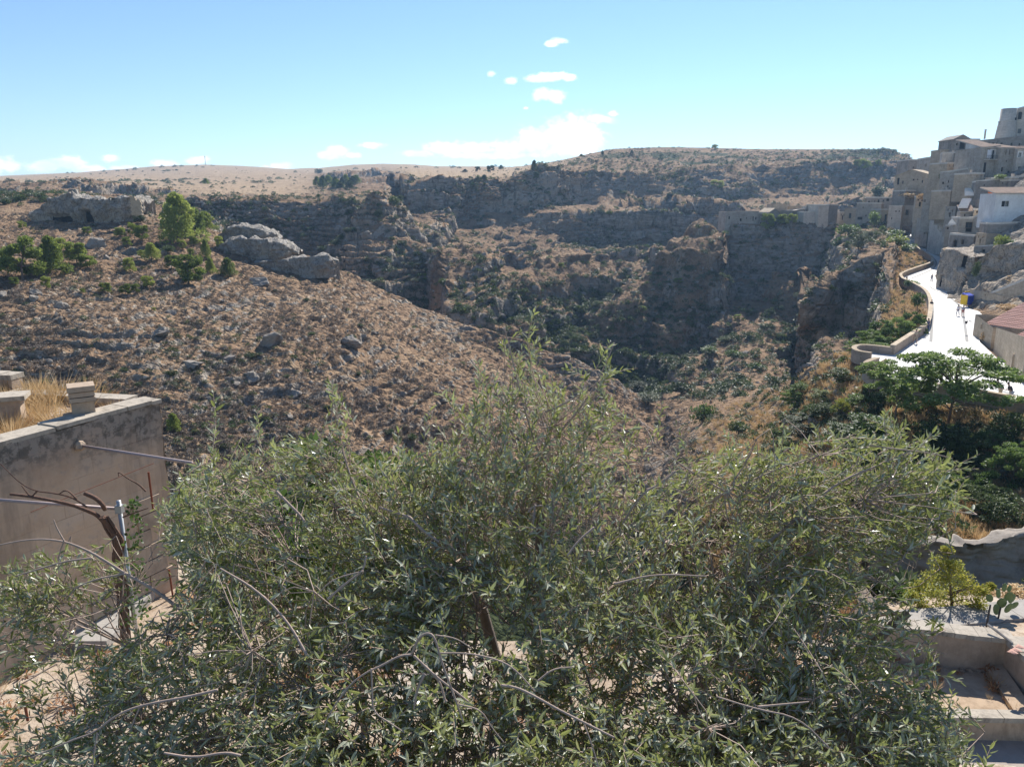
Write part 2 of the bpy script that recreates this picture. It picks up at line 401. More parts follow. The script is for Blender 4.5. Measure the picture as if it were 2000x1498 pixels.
# ------------------------------------------------------------------ terrain of the gorge
# each column is a section through the land along one bearing; entries are 'row@distance' or 'zHEIGHT@distance'
COLS = {
-500: "z-6.3@0.5 z-6.3@13.5 z-45@55 900@82 780@98 640@118 540@143 470@172 430@200 408@225 400@250 394@280 388@310 384@350 380@390 376@430 373@470 370@510 366@560 360@650 352@850 349@1175 346@1500 z40@3200",
0:    "z-6.3@0.5 z-6.3@13.5 z-45@55 900@82 780@98 640@118 540@143 470@172 430@200 408@225 400@250 394@280 388@310 384@350 380@390 376@430 373@470 370@510 366@560 360@650 352@850 348@1175 344@1500 z40@3200",
150:  "z-6.3@0.5 z-6.3@13.5 z-46@56 910@84 790@99 650@119 548@144 478@173 430@202 408@228 402@250 396@280 390@310 386@350 382@390 378@430 374@470 370@510 366@560 358@650 350@850 343@1175 338@1500 z40@3200",
300:  "z-6.3@0.5 z-6.3@13.5 z-47@57 920@86 800@100 660@120 560@145 490@172 425@205 414@228 410@250 408@275 406@292 404@310 393@316 386@400 380@440 375@480 369@530 358@650 350@850 336@1175 325@1500 z40@3200",
400:  "z-6.3@0.5 z-6.3@12 z-48@58 928@89 812@102 675@122 575@147 500@175 445@205 z-8@240 z-6@262 z-5@280 z-5@295 430@306 404@312 398@360 390@400 380@440 370@500 360@620 345@850 332@1175 322@1500 z40@3200",
500:  "z-6.3@0.5 z-6.3@10.3 z-50@60 935@92 825@105 690@125 590@150 520@178 480@204 z-20@238 z-22@262 z-20@280 z-18@295 450@304 406@313 400@350 392@390 384@430 372@490 360@620 342@900 333@1200 326@1500 z40@3200",
560:  "z-6.3@0.5 z-6.3@10.3 z-51@60 937@94 830@106 695@126 596@152 530@180 497@204 z-30@238 z-32@258 z-30@275 z-28@290 475@300 409@314 401@350 392@390 384@430 372@490 360@620 342@900 335@1200 330@1500 z40@3200",
625:  "z-6.3@0.5 z-6.3@10.3 z-52@60 935@96 833@108 705@128 606@154 545@182 508@203 z-38@232 z-36@250 515@270 z-32@285 500@298 411@313 403@350 394@390 385@430 372@490 360@600 345@900 336@1150 329@1400 z40@3200",
690:  "z-6.3@0.5 z-6.3@10.3 z-54@60 932@99 838@111 722@131 632@157 570@183 540@199 z-45@228 548@250 458@278 z-25@290 470@302 411@312 403@345 394@380 386@420 374@480 362@560 347@800 333@1075 321@1350 z40@3200",
745:  "z-6.3@0.5 z-6.3@10.3 z-55@60 930@101 843@113 740@133 655@158 595@184 567@197 z-50@226 570@248 412@290 411@296 411@302 409@314 403@340 398@365 390@400 376@470 364@540 350@750 334@1025 320@1300 z40@3200",
800:  "z-6.3@0.5 z-6.3@10.3 z-56@60 930@104 850@116 755@136 675@160 620@185 592@196 z-52@226 592@256 505@275 485@292 460@320 440@340 436@348 430@355 425@362 421@368 417@374 358@386 350@440 322@1300 z40@3200",
850:  "z-6.3@0.5 z-6.3@10.3 z-57@60 930@107 857@119 772@138 700@162 645@184 614@194 z-55@225 612@256 530@270 505@290 480@315 455@338 448@346 442@353 436@360 430@366 420@373 354@386 346@450 325@1300 z40@3200",
900:  "z-6.3@0.5 z-6.3@10.3 z-58@60 930@110 865@122 790@141 720@164 668@184 633@192 z-58@222 630@206 572@262 578@275 560@292 505@318 485@334 474@344 460@358 445@372 422@386 357@400 348@470 325@1250 z40@3200",
1000: "z-6.3@0.5 z-6.3@10.3 z-59@60 925@118 875@130 810@147 752@168 700@183 662@189 z-60@220 655@220 540@276 548@290 540@306 500@334 475@348 462@357 450@368 428@382 410@394 350@410 342@480 326@1150 z40@3200",
1060: "z-6.3@0.5 z-6.3@10.3 z-60@60 915@122 880@135 825@151 770@170 720@183 683@188 z-60@218 678@229 522@285 532@300 535@312 490@340 478@352 468@360 452@368 426@379 405@396 336@412 330@470 319@720 z40@3200",
1150: "z-6.3@0.5 z-6.3@10.3 z-60@60 920@124 885@137 845@152 795@168 750@180 716@186 z-58@212 708@234 513@290 z-26@305 510@325 488@350 484@356 480@361 476@367 424@375 402@416 342@434 322@500 301@580 z40@3200",
1200: "z-6.3@0.5 z-6.3@10.3 z-60@60 925@124 890@137 855@152 815@166 775@178 746@184 z-56@208 738@236 511@292 z-27@310 512@330 494@352 490@356 487@360 482@366 418@374 402@422 345@445 318@520 291@600 z38@3200",
1260: "z-6.3@0.5 z-6.3@10.3 z-60@60 935@120 895@134 868@150 835@163 808@175 787@182 z-54@203 772@237 504@293 z-27@312 512@332 492@352 488@356 484@360 474@367 407@374 400@424 344@450 315@530 289@610 z38@3200",
1300: "z-6.3@0.5 z-6.3@10.3 z-58@60 950@105 905@122 875@140 848@155 822@168 800@178 785@188 745@237 497@293 z-27@312 508@332 490@352 486@356 482@360 476@366 402@373 395@426 342@455 315@530 288@620 z38@3200",
1380: "z-6.3@0.5 z-6.3@10.3 z-40@45 1000@62 935@76 895@92 860@110 832@130 808@150 785@166 725@240 493@286 z-28@305 503@330 482@352 478@356 474@360 465@368 405@376 393@430 335@465 312@540 289@620 z38@3200",
1404: "z-6.3@0.5 z-6.3@10.3 z-36@42 1000@59 938@72 893@87 855@104 828@121 804@139 783@155 715@235 497@281 z-28@305 503@330 482@352 478@356 472@361 463@368 405@377 395@432 333@467 312@540 290@620 z38@3200",
1416: "z-6.3@0.5 z-6.3@10.3 z-35@42 1000@58 940@71 892@86 853@103 826@118 803@136 782@152 712@240 640@254 600@264 562@272 443@284 441@306 z-22@345 440@370 405@380 398@434 332@469 312@540 290@620 z38@3200",
1450: "z-6.3@0.5 z-6.3@10.3 z-34@42 1005@56 942@68 892@82 850@98 823@112 800@128 778@142 704@240 640@254 600@264 560@271 441@284 440@306 z-22@345 438@370 404@380 398@436 331@470 312@540 291@620 z38@3200",
1500: "z-6.3@0.5 z-6.3@10.3 z-32@42 1015@54 950@65 890@78 840@92 808@104 780@116 765@134 700@240 640@254 600@264 562@270 441@283 440@306 z-22@345 436@372 403@382 398@438 330@472 312@540 292@620 z38@3200",
1563: "z-6.3@0.5 z-6.3@10.3 z-30@42 1032@52 962@62 890@73 828@85 785@95 750@104 z-38@130 702@240 640@254 600@264 560@269 440@283 439@306 z-22@345 436@374 402@384 398@440 328@474 312@540 292@620 z38@3200",
1576: "z-6.3@0.5 z-6.3@10.3 z-30@42 1038@51 968@61 893@71 828@83 780@92 738@101 z-36@130 702@205 598@176 z-38@210 562@268 440@283 438@306 z-22@345 436@375 402@384 397@440 328@475 312@540 292@620 z38@3200",
1610: "z-6.3@0.5 z-6.3@10.3 z-29@42 1052@50 980@58 900@68 830@77 768@86 708@95 z-30@124 700@184 548@178 z-36@216 560@267 438@283 437@306 z-22@345 436@376 402@385 396@440 327@476 312@540 292@620 z38@3200",
1650: "z-6.3@0.5 z-6.3@10.3 z-27@42 1065@49 990@56 900@65 830@73 765@81 696@90 z-25@118 690@181 512@188 500@205 480@240 446@284 441@306 z-20@345 434@378 401@386 394@442 326@478 312@540 292@620 z38@3200",
1700: "z-6.3@0.5 z-6.3@10.3 z-26@42 1085@48 1000@54 905@61 832@68 768@75 712@84 700@100 676@170 500@189 478@214 462@240 450@262 438@290 434@320 420@372 396@388 388@444 326@480 312@540 293@620 z38@3200",
1732: "z-6.3@0.5 z-6.3@10.3 z-26@42 1085@48 1000@54 905@61 832@68 778@72 706@80 690@90 612@158 492@200 474@222 462@240 450@262 438@290 434@320 420@372 396@388 388@444 326@480 312@540 293@620 z38@3200",
1750: "z-6.3@0.5 z-7@13.5 z-25@41 1150@46 1055@50 950@56 860@62 795@68 z-17@71 z-17.2@88 z-18.2@110 z-18@135 z-18.5@158 z-16@192 z-13@232 z-10.8@262 z-5@300 388@372 380@396 370@448 330@484 318@540 299@620 z38@3200",
1776: "z-6.3@0.5 z-7.6@14 z-25@41 1170@45 1058@48 956@55 870@61 800@67 z-16.95@69 z-16.95@88 z-17@112 z-17@142 z-17.2@168 z-15.3@200 z-12.6@238 z-10.4@268 z-4@300 z4@335 376@396 368@448 332@484 318@540 304@620 z38@3200",
1800: "z-6.3@0.5 z-8.6@16 z-24@40 1190@44 1060@46 960@54 880@60 803@66 z-16.95@67 z-16.95@90 z-16.95@115 z-16.95@145 z-16.95@175 z-14.8@205 z-12.1@245 z-10.4@270 z-2@300 z4@330 z8@370 z10@420 z13@540 z13.5@580 z14@620 z20@3200",
1841: "z-6.3@0.5 z-8.6@16 z-24@40 1190@44 1060@46 960@54 880@60 803@66 z-16.95@67 z-16.95@90 z-16.95@115 z-16.95@145 z-16.95@175 z-14.8@205 z-12.1@245 z-10.4@270 z-2@300 z4@330 z8@370 z10@420 z13@540 z13.5@580 z14@620 z20@3200",
1850: "z-6.3@0.5 z-8.6@16 z-24@40 1190@44 1060@46 960@54 880@60 806@65 z-16.95@66 z-16.95@90 z-16.95@115 z-16.95@138 z-16.9@165 z-10@188 z-3@215 z3@245 z9@275 z14@305 z18@350 z20@420 z24@540 z25.0@580 z26@620 z30@3200",
1900: "z-6.3@0.5 z-8.6@16 z-24@40 1190@44 1060@46 960@53 880@59 812@63 z-16.95@64.5 z-16.95@90 z-16.95@115 z-16.9@128 z-13@142 z-7@165 z0@190 z7@215 z13@245 z18@275 z22@320 z24@420 z28@540 z29.0@580 z30@620 z34@3200",
2000: "z-6.3@0.5 z-8.6@16 z-24@40 1190@43 1060@45 960@51 890@57 825@60.5 z-16.95@62 z-16.95@82 z-16.9@98 z-15@112 z-8@135 z0@160 z8@185 z15@205 z19@228 z23@255 z27@300 z30@400 z34@540 z35.0@580 z36@620 z40@3200",
2500: "z-6.3@0.5 z-8.6@16 z-24@40 1190@42 1060@44 960@49 890@54 835@57 z-16.95@58.5 z-16.9@75 z-14@92 z-8@108 z2@130 z12@155 z20@180 z26@205 z30@230 z34@260 z38@300 z40@400 z44@540 z45.0@580 z46@620 z50@3200",
}
px_list = sorted(COLS)
NK = 24
KU = np.zeros((NK, len(px_list))); KY = KU.copy(); KZ = KU.copy()
for ci, px in enumerate(px_list):
    ent = COLS[px].split()
    assert len(ent) == NK, (px, len(ent))
    for k, e in enumerate(ent):
        a, Y = e.split('@'); Y = float(Y)
        if a[0] == 'z':
            u = slope(px, 560)[0]; z = float(a[1:])
        else:
            u, s_ = slope(px, float(a)); z = s_ * Y
        KU[k, ci] = u; KY[k, ci] = Y; KZ[k, ci] = z

NU = 1180
U = np.linspace(-0.86, 0.86, NU)
kY = np.stack([np.interp(U, KU[k], KY[k]) for k in range(NK)])
kZ = np.stack([np.interp(U, KU[k], KZ[k]) for k in range(NK)])

def row_px(z, Y):      # image row of a height at a distance (straight ahead)
    s_ = z / Y
    return 749 - 1500 * (s_ * CP + SP) / (CP - s_ * SP)

def pxu(px): return slope(px, 560)[0]
rows_Y, rows_Z, rows_K = [], [], []
warp_fade = 1 - sstep(pxu(1640), pxu(1700), U)
for k in range(NK - 1):
    span = np.percentile(np.abs(row_px(kZ[k + 1], kY[k + 1]) - row_px(kZ[k], kY[k])), 85)
    n = int(np.clip(span * 0.62, 5, 75))
    if k == 0: n = 26
    if k == 1: n = 14
    if k == 22: n = 60
    for i in range(n):
        t = i / n
        if k == 0: t = t ** 1.5
        if k == 22: t = t ** 1.8
        yk0, yk1, zk0, zk1 = kY[k], kY[k + 1], kZ[k], kZ[k + 1]
        if 9 <= k <= 20:      # promontory edges wander instead of running plumb
            uw = U + warp_fade * (0.012 * fbm(U * 22, 0 * U + (k + t) * 1.3, 0 * U, 3, 15) + 0.004 * fbm(U * 90, 0 * U + (k + t) * 5, 0 * U, 3, 16))
            yk0, yk1, zk0, zk1 = (np.interp(uw, U, q_) for q_ in (yk0, yk1, zk0, zk1))
        rows_Y.append(yk0 * (1 - t) + yk1 * t)
        rows_Z.append(zk0 * (1 - t) + zk1 * t)
        rows_K.append(k + t)
rows_Y.append(kY[-1]); rows_Z.append(kZ[-1]); rows_K.append(NK - 1.0)
GY = np.array(rows_Y); GZ = np.array(rows_Z); GK = np.array(rows_K)[:, None] + 0 * GY
GX = U[None, :] * GY
GU = U[None, :] + 0 * GY
NR = GY.shape[0]

def grid_normals(X, Y, Z):
    dX = np.stack([np.gradient(X, axis=1), np.gradient(Y, axis=1), np.gradient(Z, axis=1)], -1)
    dR = np.stack([np.gradient(X, axis=0), np.gradient(Y, axis=0), np.gradient(Z, axis=0)], -1)
    n = np.cross(dX, dR)
    return n / (np.linalg.norm(n, axis=-1, keepdims=True) + 1e-9)


# which land is it
left_hill = sstep(2.6, 3.0, GK) * (1 - sstep(8.3, 8.8, GK)) * (1 - sstep(pxu(1300), pxu(1400), GU))
far_side = sstep(8.6, 9.6, GK) * (1 - sstep(21.2, 22.0, GK)) * (1 - sstep(pxu(1755), pxu(1780), GU))
far_side *= np.where(GK < 16.2, 1 - sstep(pxu(1730), pxu(1748), GU), 1)
plateau = sstep(20.0, 21.0, GK) * (1 - sstep(pxu(1020), pxu(1200), GU))
plateau = np.maximum(plateau, sstep(15.5, 17.5, GK) * (1 - sstep(pxu(560), pxu(700), GU)))
road_flat = sstep(7.6, 7.95, GK) * sstep(pxu(1725), pxu(1765), GU)
sassi = sstep(10.5, 11.5, GK) * np.maximum(sstep(pxu(1842), pxu(1858), GU), sstep(15.6, 16.4, GK) * sstep(pxu(1770), pxu(1800), GU))
nearg = 1 - sstep(1.0, 1.4, GK)
bank = sstep(2.4, 2.9, GK) * (1 - sstep(8.2, 8.9, GK)) * sstep(pxu(1300), pxu(1400), GU) * (1 - sstep(7.2, 7.8, GK) * sstep(pxu(1700), pxu(1760), GU))

# broad relief: buttresses and gullies
pin = 1 - sstep(pxu(1400), pxu(1420), GU) * (1 - sstep(pxu(1640), pxu(1700), GU)) * sstep(12.6, 13.4, GK) * (1 - sstep(16.0, 16.6, GK))
rel = fbm(GX / 75, GY / 75, 0 * GX, 3, 3) * 4.0 + fbm(GX / 30, GY / 38, 0 * GX, 4, 5, ridge=True) * 3.2
GZ = GZ + far_side * rel * np.clip(GY / 320, 0.5, 1.3) * (1 - 0.75 * plateau) * (1 - 0.8 * sstep(20.8, 22, GK)) * (1 - 0.9 * pin * 0 ) * (0.15 + 0.85 * pin)
butt = sstep(9.3, 10.2, GK) * (1 - sstep(12.3, 13.2, GK)) * (1 - sstep(pxu(1640), pxu(1700), GU)) * sstep(pxu(700), pxu(820), GU)
GZ = GZ + butt * (fbm((GX - 0.75 * GY) / 34, (GX + GY) / 150, 0 * GX, 2, 12, ridge=True) * 9.0 + fbm((GX + 0.2 * GY) / 15, GY / 50, 0 * GX, 3, 13, ridge=True) * 4.0 - 2.5)
GZ = GZ + left_hill * (fbm(GX / 30, GY / 30, 0 * GX, 4, 7) * 1.6) * (1 - sstep(7.2, 8.0, GK) * 0.6)
GZ = GZ + plateau * (1 - far_side) * fbm(GX / 90, GY / 90, 0 * GX, 4, 8) * 1.5

# sunlit grassy spurs that run down from the convent side toward the gorge bed
def spur(a, b, hgt, wid):
    A = P(*a); B = P(*b)
    dx, dy = B.x - A.x, B.y - A.y; L2 = dx * dx + dy * dy
    t_ = np.clip(((GX - A.x) * dx + (GY - A.y) * dy) / L2, 0, 1)
    wv = fbm(GX / 14, GY / 14, 0 * GX, 3, 88) * 3.5
    d_ = np.hypot(GX - A.x - t_ * dx, GY - A.y - t_ * dy) + wv
    return hgt * np.exp(-(d_ / wid) ** 2) * (0.55 + 0.45 * np.sin(t_ * math.pi)), np.exp(-(d_ / (wid * 1.2)) ** 2)
spurm = 0 * GX
gorge_zone = sstep(9.3, 9.9, GK) * (1 - sstep(12.4, 13.0, GK))
for a_, b_, h_, w_ in (((1350, 505, 286), (1185, 650, 246), 8.0, 8), ((1545, 610, 262), (1450, 715, 226), 6.0, 9), ((1130, 520, 284), (1010, 640, 250), 6.5, 7), ((950, 560, 270), (870, 640, 240), 5.0, 7), ((1400, 500, 283), (1300, 690, 238), 6.0, 6)):
    hh_, mm_ = spur(a_, b_, h_, w_)
    GZ = GZ + hh_ * gorge_zone; spurm = np.maximum(spurm, mm_ * gorge_zone)
# strata: the slopes break into ledges
def ledge(z, H, sharp):
    q = z / H
    f = np.floor(q); r = q - f
    s_ = sstep(0.5 - sharp, 0.5 + sharp, r)
    return H * (f + s_)
warp = fbm(GX / 55, GY / 55, GZ / 55, 4, 21) * 9.0 + fbm(GX / 10, GY / 10, GZ / 10, 4, 22) * 1.6
for H_, sd, cut, w_ in ((9.0, 31, -0.08, 0.9), (4.3, 34, 0.12, 0.6), (1.9, 32, -0.05, 0.75)):
    wq = warp * (0.4 + 0.15 * H_ / 2) + sd
    zt = ledge(GZ + wq, H_, 0.13) - wq
    m1 = sstep(cut, cut + 0.3, fbm(GX / (8 * H_), GY / (8 * H_), GZ / 30, 4, sd))
    GZ = GZ + (zt - GZ) * m1 * far_side * w_ * (1 - plateau) * (0.2 + 0.8 * pin) * (1 - 0.45 * butt) * (1 - 0.75 * spurm)
w3 = fbm(GX / 18, GY / 18, GZ / 18, 4, 25) * 2.4
zt3 = ledge(GZ + w3, 1.4, 0.2) - w3
m3 = sstep(0.0, 0.45, fbm(GX / 13, GY / 13, 0 * GX, 4, 33) + 0.2 * (1 - sstep(pxu(200), pxu(800), GU)))
GZ = GZ + (zt3 - GZ) * m3 * left_hill * 0.8

N = grid_normals(GX, GY, GZ)
steep = 1 - np.abs(N[..., 2])
crag = np.clip(sstep(0.12, 0.5, steep), 0, 1)
amp = np.clip(GY / 300, 0.15, 1.3)
n_a = fbm(GX / 13, GY / 13, GZ / 34, 5, 41, ridge=True)
n_b = fbm(GX / 4.0, GY / 4.0, GZ / 5, 4, 45, ridge=True)
n_c = fbm(GX / 1.8, GY / 1.8, GZ / 1.8, 3, 48)
disp = (far_side * ((0.10 + 1.2 * crag) * (2.4 * n_a + 1.0 * n_b) + 0.25 * n_c) * amp
        + left_hill * ((0.25 + 1.2 * crag) * (0.7 * n_b) + 0.2 * n_c + 0.9 * np.clip(fbm(GX / 3.2, GY / 3.2, GZ / 3.2, 3, 52, ridge=True) - 0.2, 0, 1))
        + bank * (0.6 + crag) * (0.7 * n_b + 0.25 * n_c)
        + plateau * (1 - sstep(900, 1200, GY)) * 0.35 * n_b)
disp *= (1 - road_flat) * (1 - nearg)
disp += sassi * (0.8 + crag) * (1.2 * n_b)
disp *= 1 - 0.6 * sstep(21.7, 22.0, GK)
VX = GX + N[..., 0] * disp
VY = GY + N[..., 1] * disp
VZ = GZ + N[..., 2] * disp
VZ += nearg * fbm(GX / 1.6, GY / 1.6, 0 * GX, 5, 61) * 0.07

N2 = grid_normals(VX, VY, VZ)
st2 = 1 - np.abs(N2[..., 2])
rockm = sstep(0.10, 0.42, st2) * (far_side + left_hill * 0.7 + bank * 0.6)
rockm += left_hill * 0.38 * sstep(-0.05, 0.35, fbm(GX / 14, GY / 14, 0 * GX, 4, 71) + 0.35 * (1 - sstep(pxu(150), pxu(750), GU)) - 0.10)
rockm += far_side * 0.12 * sstep(0.0, 0.3, fbm(GX / 20, GY / 20, 0 * GX, 4, 72))
rockm += sassi * 0.9
rockm *= 1 - 0.8 * spurm
low = 1 - sstep(-44, -20, VZ)
scrubm = far_side * (0.42 + 0.45 * low) * sstep(-0.15, 0.3, fbm(GX / 22, GY / 22, GZ / 10, 4, 75)) * (1 - 0.7 * sstep(0.35, 0.7, st2))
scrubm += bank * 0.35 + left_hill * 0.12
scrubm += sstep(1.0, 2.0, GK) * (1 - sstep(2.6, 3.0, GK)) * 0.8
scrubm += bank * sstep(pxu(1690), pxu(1760), GU) * 0.4
rim = sstep(19.6, 20.4, GK) * (1 - sstep(22.05, 22.1, GK)) * sstep(pxu(900), pxu(1100), GU) * (1 - sstep(pxu(1755), pxu(1780), GU))
scrubm *= (1 - plateau) * (1 - 0.85 * spurm)
scrubm += rim * .30
rockm += rim * .35 * sstep(0, .3, fbm(GX / 30, GY / 14, 0 * GX, 4, 73))
ZONE = np.stack([np.clip(rockm, 0, 1), np.clip(scrubm, 0, 1), np.clip(plateau, 0, 1), np.ones_like(rockm)], -1)

def grid_mesh(name, r0, r1):
    nr = r1 - r0
    v = np.stack([VX[r0:r1], VY[r0:r1], VZ[r0:r1]], -1).reshape(-1, 3)
    idx = np.arange(nr * NU).reshape(nr, NU)
    q = np.stack([idx[:-1, :-1], idx[:-1, 1:], idx[1:, 1:], idx[1:, :-1]], -1).reshape(-1, 4)
    me = np_mesh(name, v, q)
    a = me.color_attributes.new('zone', 'FLOAT_COLOR', 'POINT')
    a.data.foreach_set('color', ZONE[r0:r1].reshape(-1).astype(np.float32))
    return me
kk = np.array(rows_K)
r_near = int(np.searchsorted(kk, 1.0)) + 1
r_gorge = int(np.searchsorted(kk, 9.0)) + 1
garden = link('garden_ground', grid_mesh('garden_ground', 0, r_near), mat=MATS['dirt'])
tag(garden, kind='structure')
hill_o = link('near_hillside', grid_mesh('near_hillside', r_near - 1, r_gorge), mat=MATS['terrain'])
tag(hill_o, kind='structure')
far_o = link('gorge_and_plateau', grid_mesh('gorge_and_plateau', r_gorge - 1, NR), mat=MATS['terrain'])
tag(far_o, kind='structure')
print('terrain', NR, NU, NR * NU)

# look up ground height under (x, y)
_rY = VY; _rZ = VZ
def ground_z(x, y):
    u = x / y
    j = int(np.clip(round((u - U[0]) / (U[1] - U[0])), 0, NU - 1))
    col = GY[:, j]
    i = int(np.clip(np.searchsorted(col, y), 1, NR - 1))
    t = (y - col[i - 1]) / max(1e-6, col[i] - col[i - 1])
    return float(VZ[i - 1, j] * (1 - t) + VZ[i, j] * t)

def on_ground(px, py, near=20):
    """first point of the terrain met by the ray through (px, py), beyond distance near"""
    a, b = slope(px, py)
    j = int(np.clip(round((a - U[0]) / (U[1] - U[0])), 0, NU - 1))
    below = VZ[:, j] >= b * VY[:, j]
    for i in range(1, NR):
        if VY[i, j] > near and below[i] and not below[i - 1]:
            return Vector((float(VX[i, j]), float(VY[i, j]), float(VZ[i, j])))
    i = NR - 60
    return Vector((float(VX[i, j]), float(VY[i, j]), float(VZ[i, j])))
# ------------------------------------------------------------------ mesh builders
class MB:
    def __init__(self): self.v = []; self.f = []
    def add(self, vs_, fs):
        n = len(self.v)
        self.v += [tuple(p) for p in vs_]
        self.f += [tuple(i + n for i in f) for f in fs]
    def tube(self, pts, rad, sides=6, cap=True):
        pts = [Vector(p) for p in pts]
        if isinstance(rad, (int, float)): rad = [rad] * len(pts)
        n = len(pts); vs_ = []; ref = None
        for i, p in enumerate(pts):
            d = (pts[min(i + 1, n - 1)] - pts[max(i - 1, 0)])
            d = d.normalized() if d.length > 1e-9 else Vector((0, 0, 1))
            if ref is None: ref = d.orthogonal().normalized()
            a = (ref - d * ref.dot(d))
            a = a.normalized() if a.length > 1e-6 else d.orthogonal().normalized()
            ref = a
            b = d.cross(a)
            for k in range(sides):
                an = 2 * math.pi * k / sides
                vs_.append(p + (a * math.cos(an) + b * math.sin(an)) * rad[i])
        fs = []
        for i in range(n - 1):
            for k in range(sides):
                k2 = (k + 1) % sides
                fs.append((i * sides + k, i * sides + k2, (i + 1) * sides + k2, (i + 1) * sides + k))
        if cap:
            fs.append(tuple(range(sides - 1, -1, -1)))
            fs.append(tuple((n - 1) * sides + k for k in range(sides)))
        self.add(vs_, fs)
    def prism(self, foot, z0, z1, taper=0.0):
        """closed prism over a footprint (list of xy, counter-clockwise); z1 may be a list"""
        n = len(foot)
        z0s = z0 if isinstance(z0, (list, tuple)) else [z0] * n
        z1s = z1 if isinstance(z1, (list, tuple)) else [z1] * n
        cx = sum(p[0] for p in foot) / n; cy = sum(p[1] for p in foot) / n
        vs_ = [(cx + (p[0] - cx) * (1 + taper), cy + (p[1] - cy) * (1 + taper), z) for p, z in zip(foot, z0s)]
        vs_ += [(p[0], p[1], z) for p, z in zip(foot, z1s)]
        fs = [tuple(range(n - 1, -1, -1)), tuple(range(n, 2 * n))]
        for i in range(n):
            j = (i + 1) % n
            fs.append((i, j, n + j, n + i))
        self.add(vs_, fs)
    def box(self, c, s, rz=0.0):
        x, y, z = s[0] / 2, s[1] / 2, s[2] / 2
        ca, sa = math.cos(rz), math.sin(rz)
        ft = [(-x, -y), (x, -y), (x, y), (-x, y)]
        ft = [(c[0] + a * ca - b * sa, c[1] + a * sa + b * ca) for a, b in ft]
        self.prism(ft, c[2] - z, c[2] + z)
    def ball(self, c, r, seg=8, rings=5, jitter=0.0):
        rx, ry, rz = r if isinstance(r, (tuple, list)) else (r, r, r)
        vs_ = [(c[0], c[1], c[2] - rz)]
        for i in range(1, rings):
            ph = -math.pi / 2 + math.pi * i / rings
            for k in range(seg):
                th = 2 * math.pi * k / seg
                j = 1 + rnd.uniform(-jitter, jitter)
                vs_.append((c[0] + rx * j * math.cos(ph) * math.cos(th), c[1] + ry * j * math.cos(ph) * math.sin(th), c[2] + rz * j * math.sin(ph)))
        vs_.append((c[0], c[1], c[2] + rz))
        fs = []
        for k in range(seg):
            fs.append((0, 1 + (k + 1) % seg, 1 + k))
        for i in range(rings - 2):
            for k in range(seg):
                a = 1 + i * seg + k; b = 1 + i * seg + (k + 1) % seg
                fs.append((a, b, b + seg, a + seg))
        last = len(vs_) - 1
        o = 1 + (rings - 2) * seg
        for k in range(seg):
            fs.append((o + k, o + (k + 1) % seg, last))
        self.add(vs_, fs)
    def mesh(self, name, smooth=False):
        me = bpy.data.meshes.new(name)
        me.from_pydata(self.v, [], self.f)
        if smooth: me.polygons.foreach_set('use_smooth', [True] * len(me.polygons))
        me.update()
        return me
    def build(self, name, mat, parent=None, smooth=False, loc=None):
        return link(name, self.mesh(name, smooth), parent, mat, loc)

def unit(a): return a / (np.linalg.norm(a, axis=-1, keepdims=True) + 1e-9)

def cards(pos, length, width, direc=None, nrm=None, seed=0):
    """rhombic leaves; returns verts (N*4,3) and quads"""
    r_ = np.random.RandomState(seed)
    n = len(pos)
    d = unit(r_.normal(size=(n, 3))) if direc is None else unit(direc)
    q = r_.normal(size=(n, 3)) if nrm is None else nrm
    w = unit(np.cross(d, q))
    L = np.broadcast_to(np.asarray(length, dtype=float), (n,))[:, None]
    W = np.broadcast_to(np.asarray(width, dtype=float), (n,))[:, None]
    v = np.stack([pos - d * L / 2, pos + w * W / 2, pos + d * L / 2, pos - w * W / 2], 1).reshape(-1, 3)
    f = np.arange(n * 4).reshape(n, 4)
    return v, f

def lobe_points(lobes, per, seed, shell=0.55):
    """points spread through ellipsoids, denser toward the skin; also outward direction"""
    r_ = np.random.RandomState(seed)
    P_, D_ = [], []
    for (cx, cy, cz, rx, ry, rz), k in zip(lobes, per if isinstance(per, (list, tuple)) else [per] * len(lobes)):
        d = unit(r_.normal(size=(k, 3)))
        r = shell + (1.08 - shell) * r_.rand(k, 1) ** 0.7
        P_.append(np.array([[cx, cy, cz]]) + d * r * np.array([[rx, ry, rz]]))
        D_.append(d)
    return np.concatenate(P_), np.concatenate(D_)

def crown_mesh(name, lobes, per, L, W, seed, droop=0.0, shell=0.5, up=0.3):
    p, d = lobe_points(lobes, per, seed, shell)
    r_ = np.random.RandomState(seed + 1)
    dirs = d + r_.normal(size=d.shape) * 0.8 + np.array([[0, 0, up - droop]])
    nr = np.array([[0, 0, 1.0]]) + r_.normal(size=d.shape) * 0.7
    n = len(p)
    v, f = cards(p, L * (0.6 + 0.8 * r_.rand(n)), W * (0.6 + 0.8 * r_.rand(n)), dirs, nr, seed)
    return np_mesh(name, v, f, smooth=False)

